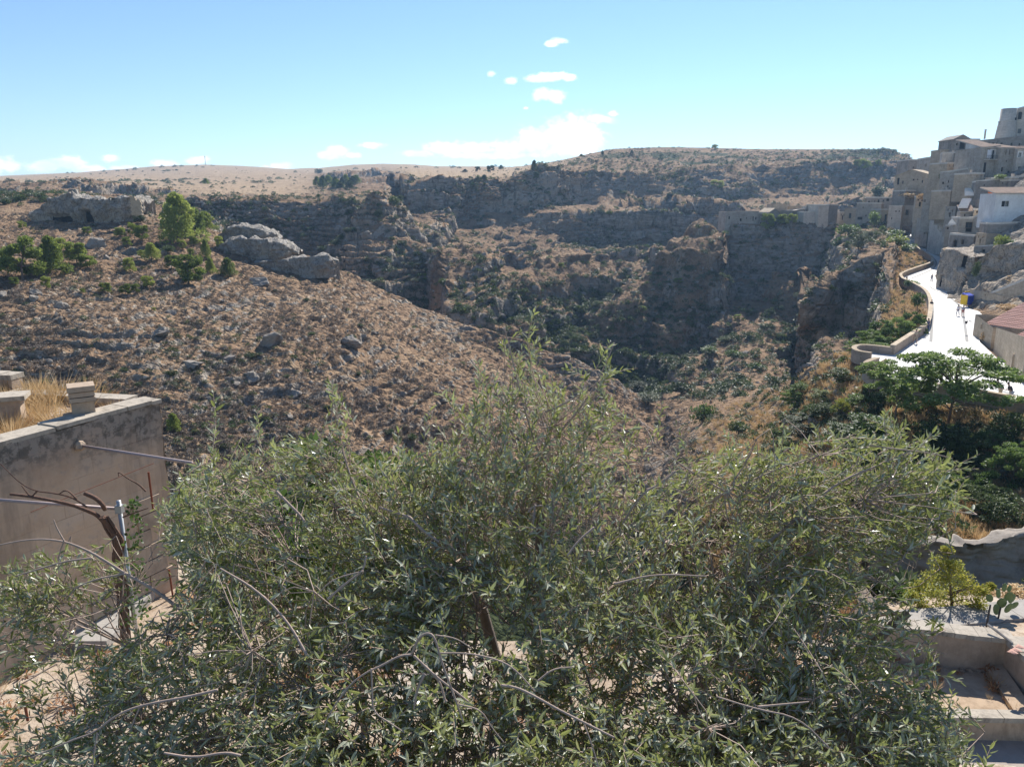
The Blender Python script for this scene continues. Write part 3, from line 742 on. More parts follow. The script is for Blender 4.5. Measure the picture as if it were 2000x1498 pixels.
def trunk_mesh(name, lobes, h, r, seed, forks=0.35, lean=(0, 0), nb=None):
    r_ = random.Random(seed)
    m = MB()
    fork = Vector((lean[0] * forks, lean[1] * forks, h * forks))
    m.tube([(0, 0, -0.4 * r - 0.3), (fork.x * .4 + r_.uniform(-.05, .05) * h, fork.y * .4, h * forks * .5), fork], [r * 1.3, r, r * .8], 7)
    top = max(lobes, key=lambda l: l[2])
    m.tube([fork, (fork.x * .5 + top[0] * .5, fork.y * .5 + top[1] * .5, (fork.z + top[2]) / 2), (top[0], top[1], top[2])], [r * .8, r * .5, r * .15], 6)
    for i, l in enumerate(lobes if nb is None else lobes[:nb]):
        e = Vector(l[:3])
        s_ = fork.lerp(Vector(top[:3]), max(0, min(0.8, (e.z - fork.z) / max(.1, top[2] - fork.z) * .6)))
        mid = s_.lerp(e, .55) + Vector((0, 0, 0.06 * h))
        m.tube([s_, mid, e], [r * .4, r * .25, r * .08], 5)
    return m.mesh(name, True)

CROWNS = {}
def tree_kind(kind, variant):
    """crown and trunk meshes of one kind, 1 m tall in normalised units scaled at placing"""
    key = (kind, variant)
    if key in CROWNS: return CROWNS[key]
    r_ = random.Random(hash(kind) % 1000 * 0 + sum(map(ord, kind)) * 17 + variant)
    sd = sum(map(ord, kind)) + variant * 31
    lobes = []
    if kind == 'pine':            # young Aleppo pine: conical, open tiers
        n = 24
        for i in range(n):
            t = (i + 0.5) / n
            z = 0.16 + 0.80 * t
            R = 0.36 * (1 - t) ** 0.62 * r_.uniform(.45, 1.25) + 0.02
            a = i * 2.4 + r_.uniform(-.4, .4)
            k = 0.085 + 0.09 * (1 - t)
            lobes.append((R * math.cos(a), R * math.sin(a), z, k * 1.25, k * 1.25, k * .8))
        L, W, per, mt, rr = .070, .03, 190, 'pine', .022
    elif kind == 'round_pine':
        for i in range(22):
            z = r_.uniform(.22, .86); R = .36 * math.sqrt(max(0.05, 1 - ((z - .5) / .5) ** 2)) * r_.uniform(.6, 1.05)
            a = r_.uniform(0, 6.28); k = r_.uniform(.09, .15)
            lobes.append((R * math.cos(a), R * math.sin(a), z, k * 1.2, k * 1.2, k * .75))
        L, W, per, mt, rr = .070, .032, 200, 'pine', .025
    elif kind == 'bush':
        for i in range(14):
            a = r_.uniform(0, 6.28); R = r_.uniform(.1, .42); z = r_.uniform(.2, .7)
            k = r_.uniform(.2, .3)
            lobes.append((R * math.cos(a), R * math.sin(a), z, k, k, k * .85))
        L, W, per, mt, rr = .12, .055, 75, 'dark_leaf', .03
    elif kind == 'ailanthus':     # flat spreading layers on slim stems
        for i in range(44):
            a = r_.uniform(0, 6.28); R = math.sqrt(r_.random()) * .52; z = .62 + .32 * math.sqrt(max(0, 1 - (R / .55) ** 2)) - r_.uniform(0, .42)
            k = r_.uniform(.06, .11)
            lobes.append((R * math.cos(a), R * math.sin(a), z, k * 1.3, k * 1.3, k * .42))
        L, W, per, mt, rr = .055, .018, 170, 'green_leaf', .016
    elif kind == 'tall_leafy':
        for i in range(24):
            z = r_.uniform(.3, .93); a = r_.uniform(0, 6.28); R = .3 * r_.uniform(.2, 1) * (1.15 - abs(z - .6))
            k = r_.uniform(.08, .14)
            lobes.append((R * math.cos(a), R * math.sin(a), z, k * 1.2, k * 1.2, k * .6))
        L, W, per, mt, rr = .065, .022, 120, 'green_leaf', .014
    elif kind == 'olive_bush':
        for i in range(16):
            a = r_.uniform(0, 6.28); R = r_.uniform(.05, .4); z = r_.uniform(.3, .8)
            k = r_.uniform(.16, .24)
            lobes.append((R * math.cos(a), R * math.sin(a), z, k, k, k * .85))
        L, W, per, mt, rr = .10, .028, 110, 'grey_leaf', .035
    cm = crown_mesh('crown', lobes, per, L, W, sd, droop=.5 if kind in ('ailanthus', 'tall_leafy') else 0)
    tm = trunk_mesh('trunk', lobes, 1.0, rr, sd, forks=.12 if kind == 'ailanthus' else .3, nb=16)
    cm.materials.append(MATS[mt]); tm.materials.append(MATS['bark'])
    CROWNS[key] = (cm, tm)
    return CROWNS[key]

def recolour(me, mat):
    m2 = me.copy(); m2.materials.clear(); m2.materials.append(MATS[mat]); return m2

def plant(name, kind, variant, base, h, w, label, cat='tree', group=None, mat=None, rz=None, trunk=True):
    cm, tm = tree_kind(kind, variant)
    if mat:
        key = (kind, variant, mat)
        if key not in CROWNS: CROWNS[key] = recolour(cm, mat)
        cm = CROWNS[key]
    o = empty(name, base, rnd.uniform(0, 6.28) if rz is None else rz, label, cat, group)
    o.scale = (w, w, h)
    link('crown', cm, o)
    if trunk: link('trunk', tm, o)
    return o

# ---- scatter for what nobody could count
def gn_scatter(name, pts, scl, rot, protos, pick=None, kind='stuff'):
    me = bpy.data.meshes.new(name)
    n = len(pts)
    me.vertices.add(n)
    me.vertices.foreach_set('co', np.asarray(pts, dtype=np.float32).ravel())
    a = me.attributes.new('scl', 'FLOAT_VECTOR', 'POINT'); a.data.foreach_set('vector', np.asarray(scl, dtype=np.float32).ravel())
    a = me.attributes.new('rot', 'FLOAT_VECTOR', 'POINT'); a.data.foreach_set('vector', np.asarray(rot, dtype=np.float32).ravel())
    a = me.attributes.new('pick', 'INT', 'POINT')
    a.data.foreach_set('value', (rng.randint(0, len(protos), n) if pick is None else np.asarray(pick)).astype(np.int32))
    o = link(name, me)
    tag(o, kind=kind)
    g = bpy.data.node_groups.new(name, 'GeometryNodeTree')
    g.interface.new_socket('Geometry', in_out='INPUT', socket_type='NodeSocketGeometry')
    g.interface.new_socket('Geometry', in_out='OUTPUT', socket_type='NodeSocketGeometry')
    gi = g.nodes.new('NodeGroupInput'); go = g.nodes.new('NodeGroupOutput')
    jn = g.nodes.new('GeometryNodeJoinGeometry')
    for pm in reversed(protos):
        po = bpy.data.objects.new(name + '_source', pm)
        oi = g.nodes.new('GeometryNodeObjectInfo')
        oi.inputs['Object'].default_value = po
        oi.inputs['As Instance'].default_value = True
        g.links.new(oi.outputs['Geometry'], jn.inputs[0])
    ip = g.nodes.new('GeometryNodeInstanceOnPoints')
    ip.inputs['Pick Instance'].default_value = True
    g.links.new(gi.outputs[0], ip.inputs['Points'])
    g.links.new(jn.outputs[0], ip.inputs['Instance'])
    def named(nm, dt):
        nd = g.nodes.new('GeometryNodeInputNamedAttribute'); nd.data_type = dt
        nd.inputs['Name'].default_value = nm
        return nd.outputs['Attribute']
    g.links.new(named('pick', 'INT'), ip.inputs['Instance Index'])
    g.links.new(named('scl', 'FLOAT_VECTOR'), ip.inputs['Scale'])
    e2r = g.nodes.new('FunctionNodeEulerToRotation')
    g.links.new(named('rot', 'FLOAT_VECTOR'), e2r.inputs[0])
    g.links.new(e2r.outputs[0], ip.inputs['Rotation'])
    g.links.new(ip.outputs[0], go.inputs[0])
    md = o.modifiers.new('scatter', 'NODES'); md.node_group = g
    return o

def tuft_proto(name, n, L, W, mat, seed, spread=0.35, h=0.5, dome=True):
    r_ = np.random.RandomState(seed)
    if dome:
        d = unit(r_.normal(size=(n, 3))); d[:, 2] = np.abs(d[:, 2])
        pos = d * np.array([[.5, .5, h]]) * (0.55 + 0.5 * r_.rand(n, 1))
        dirs = d + r_.normal(size=(n, 3)) * 0.5
    else:      # blades rising from a base
        a = r_.rand(n) * 6.28; rr = spread * np.sqrt(r_.rand(n))
        dirs = np.stack([np.cos(a) * .5, np.sin(a) * .5, np.ones(n)], -1) + r_.normal(size=(n, 3)) * .18
        dirs = unit(dirs)
        ll = L * (0.6 + 0.6 * r_.rand(n))
        pos = np.stack([np.cos(a) * rr * .5, np.sin(a) * rr * .5, 0 * a], -1) + dirs * ll[:, None] / 2
        v, f = cards(pos, ll, W * (0.6 + 0.8 * r_.rand(n)), dirs, None, seed)
        me = np_mesh(name, v, f, smooth=False); me.materials.append(MATS[mat]); return me
    v, f = cards(pos, L * (0.6 + 0.8 * r_.rand(n)), W * (0.6 + 0.8 * r_.rand(n)), dirs, None, seed)
    me = np_mesh(name, v, f, smooth=False); me.materials.append(MATS[mat]); return me

def rock_mesh(name, seed, sub=2, sq=(1, 1, .7), rough=.28, mat='rock'):
    bm = bmesh.new()
    bmesh.ops.create_icosphere(bm, subdivisions=sub, radius=1.0)
    co = np.array([v.co[:] for v in bm.verts])
    s_ = seed * 7.3
    # planar cuts make it blocky
    r_ = np.random.RandomState(seed)
    for _ in range(13):
        d = unit(r_.normal(size=(1, 3)))[0]; lim = r_.uniform(.4, .8)
        t = co @ d
        co = co - np.outer(np.clip(t - lim, 0, 9) * .95, d)
    k = 1 + rough * fbm(co[:, 0] * 1.3 + s_, co[:, 1] * 1.3, co[:, 2] * 1.3, 4, seed) + rough * .5 * fbm(co[:, 0] * 2.6 + s_, co[:, 1] * 2.6, co[:, 2] * 4, 3, seed + 5, ridge=True)
    co = co * k[:, None] * np.array([sq])
    for v, c in zip(bm.verts, co): v.co = c
    me = bpy.data.meshes.new(name); bm.to_mesh(me); bm.free()
    me.materials.append(MATS[mat])
    return me
# ------------------------------------------------------------------ ground cover, uncounted
_sx = 1000 + 1500 * (VX / VY) * CP      # rough picture position for weights
_s = VZ / VY
_py = 749 - 1500 * (_s * CP + SP) / (CP - _s * SP)
cell_h = np.abs(np.gradient(_py, axis=0)); cell_w = np.abs(np.gradient(_sx, axis=1))
cell_area = cell_h * cell_w * (VY > 0)
def sample(weight, n, seed):
    r_ = np.random.RandomState(seed)
    w = (weight * cell_area).ravel()
    w = w / w.sum()
    idx = r_.choice(len(w), size=n, p=w)
    i, j = np.unravel_index(idx, VX.shape)
    i = np.clip(i, 0, NR - 2); j = np.clip(j, 0, NU - 2)
    a = r_.rand(n); b = r_.rand(n)
    def lerp(V):
        return (V[i, j] * (1 - a) * (1 - b) + V[i, j + 1] * a * (1 - b) + V[i + 1, j] * (1 - a) * b + V[i + 1, j + 1] * a * b)
    return np.stack([lerp(VX), lerp(VY), lerp(VZ)], -1), i, j, r_
def ups(n, r_, tilt=.15): return np.stack([r_.normal(size=n) * tilt, r_.normal(size=n) * tilt, r_.rand(n) * 6.28], -1)

proto_brown = [tuft_proto('tuft', 46, .30, .09, 'brown_scrub', 3), tuft_proto('tuft', 46, .30, .09, 'brown_scrub', 4)]
proto_straw = [tuft_proto('tuft', 40, 1.0, .05, 'straw', 5, dome=False), tuft_proto('tuft', 36, .9, .05, 'straw', 6, dome=False)]
proto_grey = [tuft_proto('tuft', 60, .26, .10, 'grey_leaf', 7), tuft_proto('tuft', 60, .26, .10, 'dark_leaf', 8)]
proto_dark = [tuft_proto('tuft', 90, .22, .11, 'dark_leaf', 9, h=.6), tuft_proto('tuft', 90, .22, .11, 'dark_leaf', 10, h=.7), tuft_proto('tuft', 90, .22, .10, 'grey_leaf', 12, h=.6)]
proto_rock = [rock_mesh('stone', 20 + i, 2, rough=.4, mat='rock_warm') for i in range(4)]

# left hillside: low brown scrub, grey-green scrub, loose stones
grassw = left_hill * (1.05 - np.clip(rockm, 0, 1))
p, i, j, r_ = sample(grassw * (0.4 + sstep(-.3, .3, fbm(GX / 9, GY / 9, 0 * GX, 3, 81))), 26000, 1)
s1 = (0.35 + 0.55 * r_.rand(len(p)) ** 1.5)
gn_scatter('dry_scrub', p, np.stack([s1 * 1.3, s1 * 1.3, s1], -1), ups(len(p), r_), proto_brown)
p, i, j, r_ = sample(left_hill * (0.15 + sstep(0, .4, fbm(GX / 16, GY / 16, 0 * GX, 3, 83))), 2600, 2)
s1 = (0.4 + 0.8 * r_.rand(len(p)) ** 2)
gn_scatter('grey_green_scrub', p, np.stack([s1 * 1.2, s1 * 1.2, s1], -1), ups(len(p), r_), proto_grey)
p, i, j, r_ = sample(left_hill * (0.12 + np.clip(rockm, 0, 1)), 3200, 3)
s1 = 0.10 + 0.38 * r_.rand(len(p)) ** 3.5
gn_scatter('loose_stones', p, np.stack([s1 * 1.2, s1, s1 * .8], -1), ups(len(p), r_, .4), proto_rock)
# far side of the gorge: dark maquis, paler scrub
p, i, j, r_ = sample(far_side * (0.08 + scrubm * 1.3 + .25 * low) * (1 - .5 * sstep(.4, .8, st2)), 15000, 4)
s1 = 0.7 + 1.7 * r_.rand(len(p)) ** 2.2
gn_scatter('dark_maquis', p, np.stack([s1 * 1.3, s1 * 1.3, s1], -1), ups(len(p), r_), proto_dark)
p, i, j, r_ = sample(far_side * (1.05 - np.clip(rockm, 0, 1)), 9000, 5)
s1 = 0.6 + 0.9 * r_.rand(len(p)) ** 2
gn_scatter('hillside_grass', p, np.stack([s1 * 1.3, s1 * 1.3, s1 * .7], -1), ups(len(p), r_), proto_brown)
p, i, j, r_ = sample(far_side * (0.05 + np.clip(rockm, 0, 1)) * (1 - .7 * sstep(.5, .8, st2)), 2200, 6)
s1 = 0.3 + 1.1 * r_.rand(len(p)) ** 4
gn_scatter('fallen_stones', p, np.stack([s1 * 1.2, s1, s1 * .8], -1), ups(len(p), r_, .4), proto_rock)
p, i, j, r_ = sample(rim * (.3 + sstep(-.2, .3, fbm(GX / 25, GY / 25, 0 * GX, 3, 97))), 2600, 16)
s1 = 0.8 + 1.5 * r_.rand(len(p)) ** 2
gn_scatter('rim_scrub', p, np.stack([s1 * 1.3, s1 * 1.3, s1 * .8], -1), ups(len(p), r_), proto_dark + proto_brown * 2)
# plateau: sparse bushes on the skyline fields
p, i, j, r_ = sample(plateau * (VY > 350) * (VY < 1700) * (0.02 + sstep(.15, .4, fbm(GX / 130, GY / 60, 0 * GX, 3, 91))), 420, 7)
s1 = (2.0 + 3.5 * r_.rand(len(p)) ** 2) * np.clip(p[:, 1] / 900, .35, 1.3)
gn_scatter('plateau_bushes', p, np.stack([s1 * 1.5, s1 * 1.5, s1 * .9], -1), ups(len(p), r_, .05), proto_dark)
# near bank on the right: straw, weeds, bushes
bw = bank * sstep(pxu(1330), pxu(1450), GU)
p, i, j, r_ = sample(bw, 8500, 8)
s1 = 0.35 + 0.5 * r_.rand(len(p))
gn_scatter('bank_straw', p, np.stack([s1, s1, s1], -1), ups(len(p), r_, .2), proto_straw)
p, i, j, r_ = sample(bw * (.3 + sstep(-.2, .3, fbm(GX / 8, GY / 8, 0 * GX, 3, 95))), 2600, 9)
s1 = 0.4 + 1.1 * r_.rand(len(p)) ** 2
gn_scatter('bank_bushes', p, np.stack([s1 * 1.2, s1 * 1.2, s1], -1), ups(len(p), r_), proto_dark + [tuft_proto('tuft', 80, .24, .10, 'green_leaf', 14)])

# scrub on the steep drop below the garden
drop = sstep(1.02, 1.1, GK) * (1 - sstep(2.6, 3.0, GK))
r_ = np.random.RandomState(12); ii = []
w = (drop * (1 + 0 * GK)).ravel(); w /= w.sum()
idx = r_.choice(len(w), size=1500, p=w); i, j = np.unravel_index(idx, VX.shape)
p = np.stack([VX[i, j], VY[i, j], VZ[i, j]], -1)
s1 = 0.4 + 1.0 * r_.rand(len(p)) ** 2
gn_scatter('drop_scrub', p, np.stack([s1 * 1.2, s1 * 1.2, s1], -1), ups(len(p), r_), proto_dark + proto_brown[:1])
# ------------------------------------------------------------------ the street and the stone town
MATS['paving'] = None
def paving_mat():
    t = NT('pale_paving')
    v = t.coord()
    n1 = t.noise(v, 0.25, 5, 0.6); n2 = t.noise(v, 3, 5, 0.7)
    b = t.n('ShaderNodeTexBrick')
    b.inputs['Scale'].default_value = 1.0
    b.inputs['Brick Width'].default_value = 1.1; b.inputs['Row Height'].default_value = 0.7
    b.inputs['Mortar Size'].default_value = 0.02
    b.inputs['Color1'].default_value = (0.68, 0.66, 0.62, 1); b.inputs['Color2'].default_value = (0.56, 0.54, 0.50, 1)
    b.inputs['Mortar'].default_value = (0.42, 0.40, 0.37, 1)
    t.l(v, b.inputs['Vector'])
    c = t.mix(t.ramp(n1, [(0.35, 0.25), (0.65, 0.0)]), b.outputs[0], (0.55, 0.51, 0.46))
    c = t.mix(t.ramp(n2, [(0.3, 0.3), (0.45, 0.0)]), c, (0.5, 0.47, 0.43))
    return t.done(t.bsdf(c, 0.75, t.bump(n2, 0.2, 0.02), 0.2))
MATS['paving'] = paving_mat()
MATS['kerb'] = plain('dark_gutter_stone', (0.30, 0.29, 0.27), 0.85, 0.1, 0, .2, 2)
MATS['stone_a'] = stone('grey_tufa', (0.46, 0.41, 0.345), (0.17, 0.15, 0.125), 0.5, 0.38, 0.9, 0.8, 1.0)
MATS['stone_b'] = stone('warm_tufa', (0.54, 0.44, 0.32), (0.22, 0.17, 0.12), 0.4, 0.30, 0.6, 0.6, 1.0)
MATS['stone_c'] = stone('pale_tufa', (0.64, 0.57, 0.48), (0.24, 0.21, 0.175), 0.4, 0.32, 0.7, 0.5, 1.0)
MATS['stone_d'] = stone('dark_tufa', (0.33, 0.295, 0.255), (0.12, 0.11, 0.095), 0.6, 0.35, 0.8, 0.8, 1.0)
MATS['plaster_white'] = stone('white_limewash', (0.74, 0.73, 0.70), (0.45, 0.42, 0.38), 0.3, bump=.3)
MATS['coping'] = stone('coping_stone', (0.60, 0.56, 0.49), (0.30, 0.27, 0.23), 0.4, bump=.5)
MATS['parapet'] = stone('parapet_stone', (0.42, 0.34, 0.27), (0.2, 0.16, 0.13), 0.4, 0.22, 0.5, 0.5)
MATS['inner_shade'] = plain('painted_inner_shade', (0.02, 0.02, 0.022), 0.9, 0.0)  # near-black paint for the shade inside openings
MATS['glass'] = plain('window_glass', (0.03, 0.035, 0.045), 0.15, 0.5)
MATS['wood'] = plain('weathered_wood', (0.10, 0.075, 0.055), 0.8, 0.1, 0, .3)
MATS['green_wood'] = plain('green_painted_wood', (0.04, 0.075, 0.07), 0.6, 0.2)
MATS['blue_wood'] = plain('blue_grey_door', (0.13, 0.17, 0.23), 0.6, 0.2)
MATS['white_frame'] = plain('white_frame', (0.75, 0.75, 0.73), 0.6, 0.2)
MATS['terrace_tile'] = plain('warm_roof_paving', (0.55, 0.46, 0.37), 0.9, 0.1, 0, .25, 3)
MATS['tiles'] = stone('old_roof_tiles', (0.50, 0.37, 0.28), (0.25, 0.20, 0.16), 0.6, bump=.5, bscale=2)
MATS['tiles_red'] = stone('red_roof_tiles', (0.55, 0.33, 0.26), (0.33, 0.22, 0.18), 0.45, bump=.5, bscale=2)
MATS['orange'] = plain('orange_netting', (0.85, 0.22, 0.06), 0.8, 0.1)
MATS['blue_cloth'] = plain('blue_awning', (0.05, 0.08, 0.42), 0.8, 0.1)
MATS['yellow_cloth'] = plain('yellow_awning', (0.85, 0.55, 0.05), 0.8, 0.1)
MATS['iron'] = plain('dark_iron', (0.05, 0.05, 0.055), 0.6, 0.3, .4)
MATS['rust'] = plain('rusty_iron', (0.20, 0.07, 0.04), 0.85, 0.1, 0, .4, 12)
MATS['white_cloth'] = plain('white_curtain', (0.8, 0.8, 0.82), 0.8, 0.1)

ROAD_Z = -16.55
def road_pt(px, py, dz=0.0):
    a, b = slope(px, py)
    Y = ROAD_Z / b
    if Y > 175 or Y < 0: Y = (ROAD_Z - 175 * 0.073) / (b - 0.073)
    z = ROAD_Z if Y <= 175 else ROAD_Z + (Y - 175) * 0.073
    return Vector((a * Y, Y, z + dz))

def resample(pts, step):
    out = [pts[0]]
    for a, b in zip(pts[:-1], pts[1:]):
        n = max(1, int(round((b - a).length / step)))
        for i in range(1, n + 1): out.append(a.lerp(b, i / n))
    return out
def smooth_line(pts, it=2):
    for _ in range(it):
        q = [pts[0]]
        for a, b in zip(pts[:-1], pts[1:]): q += [a.lerp(b, .25), a.lerp(b, .75)]
        q.append(pts[-1]); pts = q
    return pts

left_px = [(2140, 836), (2000, 797), (1907, 780), (1860, 772), (1800, 764), (1745, 757), (1706, 742), (1688, 731), (1690, 722), (1712, 714),
           (1700, 704), (1672, 700), (1664, 692), (1680, 686), (1742, 693), (1780, 667), (1811, 647), (1816, 620), (1816, 596), (1808, 578), (1788, 565), (1764, 554), (1757, 546), (1761, 541),
           (1790, 530), (1818, 521), (1822, 513), (1815, 505), (1788, 488), (1760, 471), (1748, 463)]
right_px = [(2200, 800), (2012, 743), (1950, 702), (1914, 668), (1912, 640), (1903, 625), (1925, 611), (1893, 603), (1887, 590), (1883, 583), (1866, 574), (1830, 562),
            (1834, 540), (1840, 515), (1843, 495), (1844, 484), (1812, 472), (1788, 462), (1778, 457)]
Lp = smooth_line([road_pt(*p) for p in left_px], 2)
Rp = [road_pt(*p) for p in right_px]
# polygon sheet
bm = bmesh.new()
ring = [bm.verts.new(p) for p in Lp] + [bm.verts.new(p) for p in reversed(Rp)]
fc = bm.faces.new(ring)
bmesh.ops.triangulate(bm, faces=[fc])
bmesh.ops.recalc_face_normals(bm, faces=bm.faces)
if sum(f.normal.z for f in bm.faces) < 0: bmesh.ops.reverse_faces(bm, faces=bm.faces)
me = bpy.data.meshes.new('road'); bm.to_mesh(me); bm.free()
road = link('road', me, mat=MATS['paving']); tag(road, kind='structure')

def strip(name, pts, w, dz, mat, h=0.0):
    """thin band laid along a line"""
    m = MB(); pts = [Vector(p) for p in pts]
    vs_ = []
    for i, p in enumerate(pts):
        d = (pts[min(i + 1, len(pts) - 1)] - pts[max(i - 1, 0)]); d.z = 0; d.normalize()
        n = Vector((-d.y, d.x, 0)) * w / 2
        vs_ += [p + n + Vector((0, 0, dz)), p - n + Vector((0, 0, dz))]
    m.add(vs_, [(2 * i, 2 * i + 1, 2 * i + 3, 2 * i + 2) for i in range(len(pts) - 1)])
    return m.build(name, mat)
for ln in ([(1880, 480 + 0), ] and [],):
    pass
g1 = smooth_line([road_pt(*p) for p in [(1764, 464), (1800, 482), (1836, 498), (1838, 499)]], 1)
g2 = smooth_line([road_pt(*p) for p in [(1818, 668), (1820, 640), (1823, 600), (1815, 575), (1790, 558), (1772, 547), (1800, 536), (1826, 524), (1830, 512), (1822, 503)]], 2)
g3 = smooth_line([road_pt(*p) for p in [(1889, 668), (1884, 630), (1878, 603), (1866, 589), (1845, 574), (1822, 565), (1811, 556), (1814, 547), (1826, 544)]], 2)
g4 = smooth_line([road_pt(*p) for p in [(1890, 741), (1930, 756), (2000, 777), (2080, 800)]], 1)
for i, g in enumerate((g1, g2, g3, g4)):
    o = strip('gutter', g, 0.35, 0.006 + 0.001 * i, MATS['kerb']); tag(o, kind='structure')

def sweep_wall(name, pts, w, h, mat, label, cat='wall', base=0.6, cap=True, group=None, cap_mat=None):
    o = empty(name, pts[0], 0, label, cat, group)
    org = Vector(pts[0])
    body = MB(); cp = MB()
    n = len(pts)
    def side(i):
        d = (pts[min(i + 1, n - 1)] - pts[max(i - 1, 0)]); d.z = 0; d.normalize()
        return Vector((-d.y, d.x, 0))
    for m_, ww, z0, z1 in ((body, w, -base, h - .12), (cp, w + .1, h - .12, h)):
        vs_ = []
        for i, p in enumerate(pts):
            s_ = side(i) * ww / 2; q = p - org
            vs_ += [q + s_ + Vector((0, 0, z0)), q - s_ + Vector((0, 0, z0)), q - s_ + Vector((0, 0, z1)), q + s_ + Vector((0, 0, z1))]
        fs = []
        for i in range(n - 1):
            for k in range(4):
                fs.append((4 * i + k, 4 * i + (k + 1) % 4, 4 * i + 4 + (k + 1) % 4, 4 * i + 4 + k))
        fs += [(3, 2, 1, 0), tuple(4 * (n - 1) + k for k in range(4))]
        m_.add(vs_, fs)
    body.build('wall_body', mat, o)
    cp.build('coping', cap_mat or MATS['stone_b'], o)
    return o

cut = lambda a, b: smooth_line([road_pt(*p) for p in left_px[a:b]], 2)
sweep_wall('stone_parapet', cut(0, 6), .45, .9, MATS['parapet'], 'low stone parapet at the lower right edge of the street, two people leaning on it')
sweep_wall('stone_parapet', cut(5, 10), .45, .9, MATS['parapet'], 'rounded bastion parapet half hidden behind the spreading green tree')
sweep_wall('stone_parapet', cut(10, 15), .45, .9, MATS['parapet'], 'small rounded bastion parapet standing left of the street wall corner')
sweep_wall('stone_parapet', cut(14, 22), .5, 1.15, MATS['parapet'], 'long curving brown stone parapet along the left of the street')
sweep_wall('stone_parapet', cut(21, 29), .5, 1.1, MATS['parapet'], 'looping stone parapet around the bulge halfway up the street')

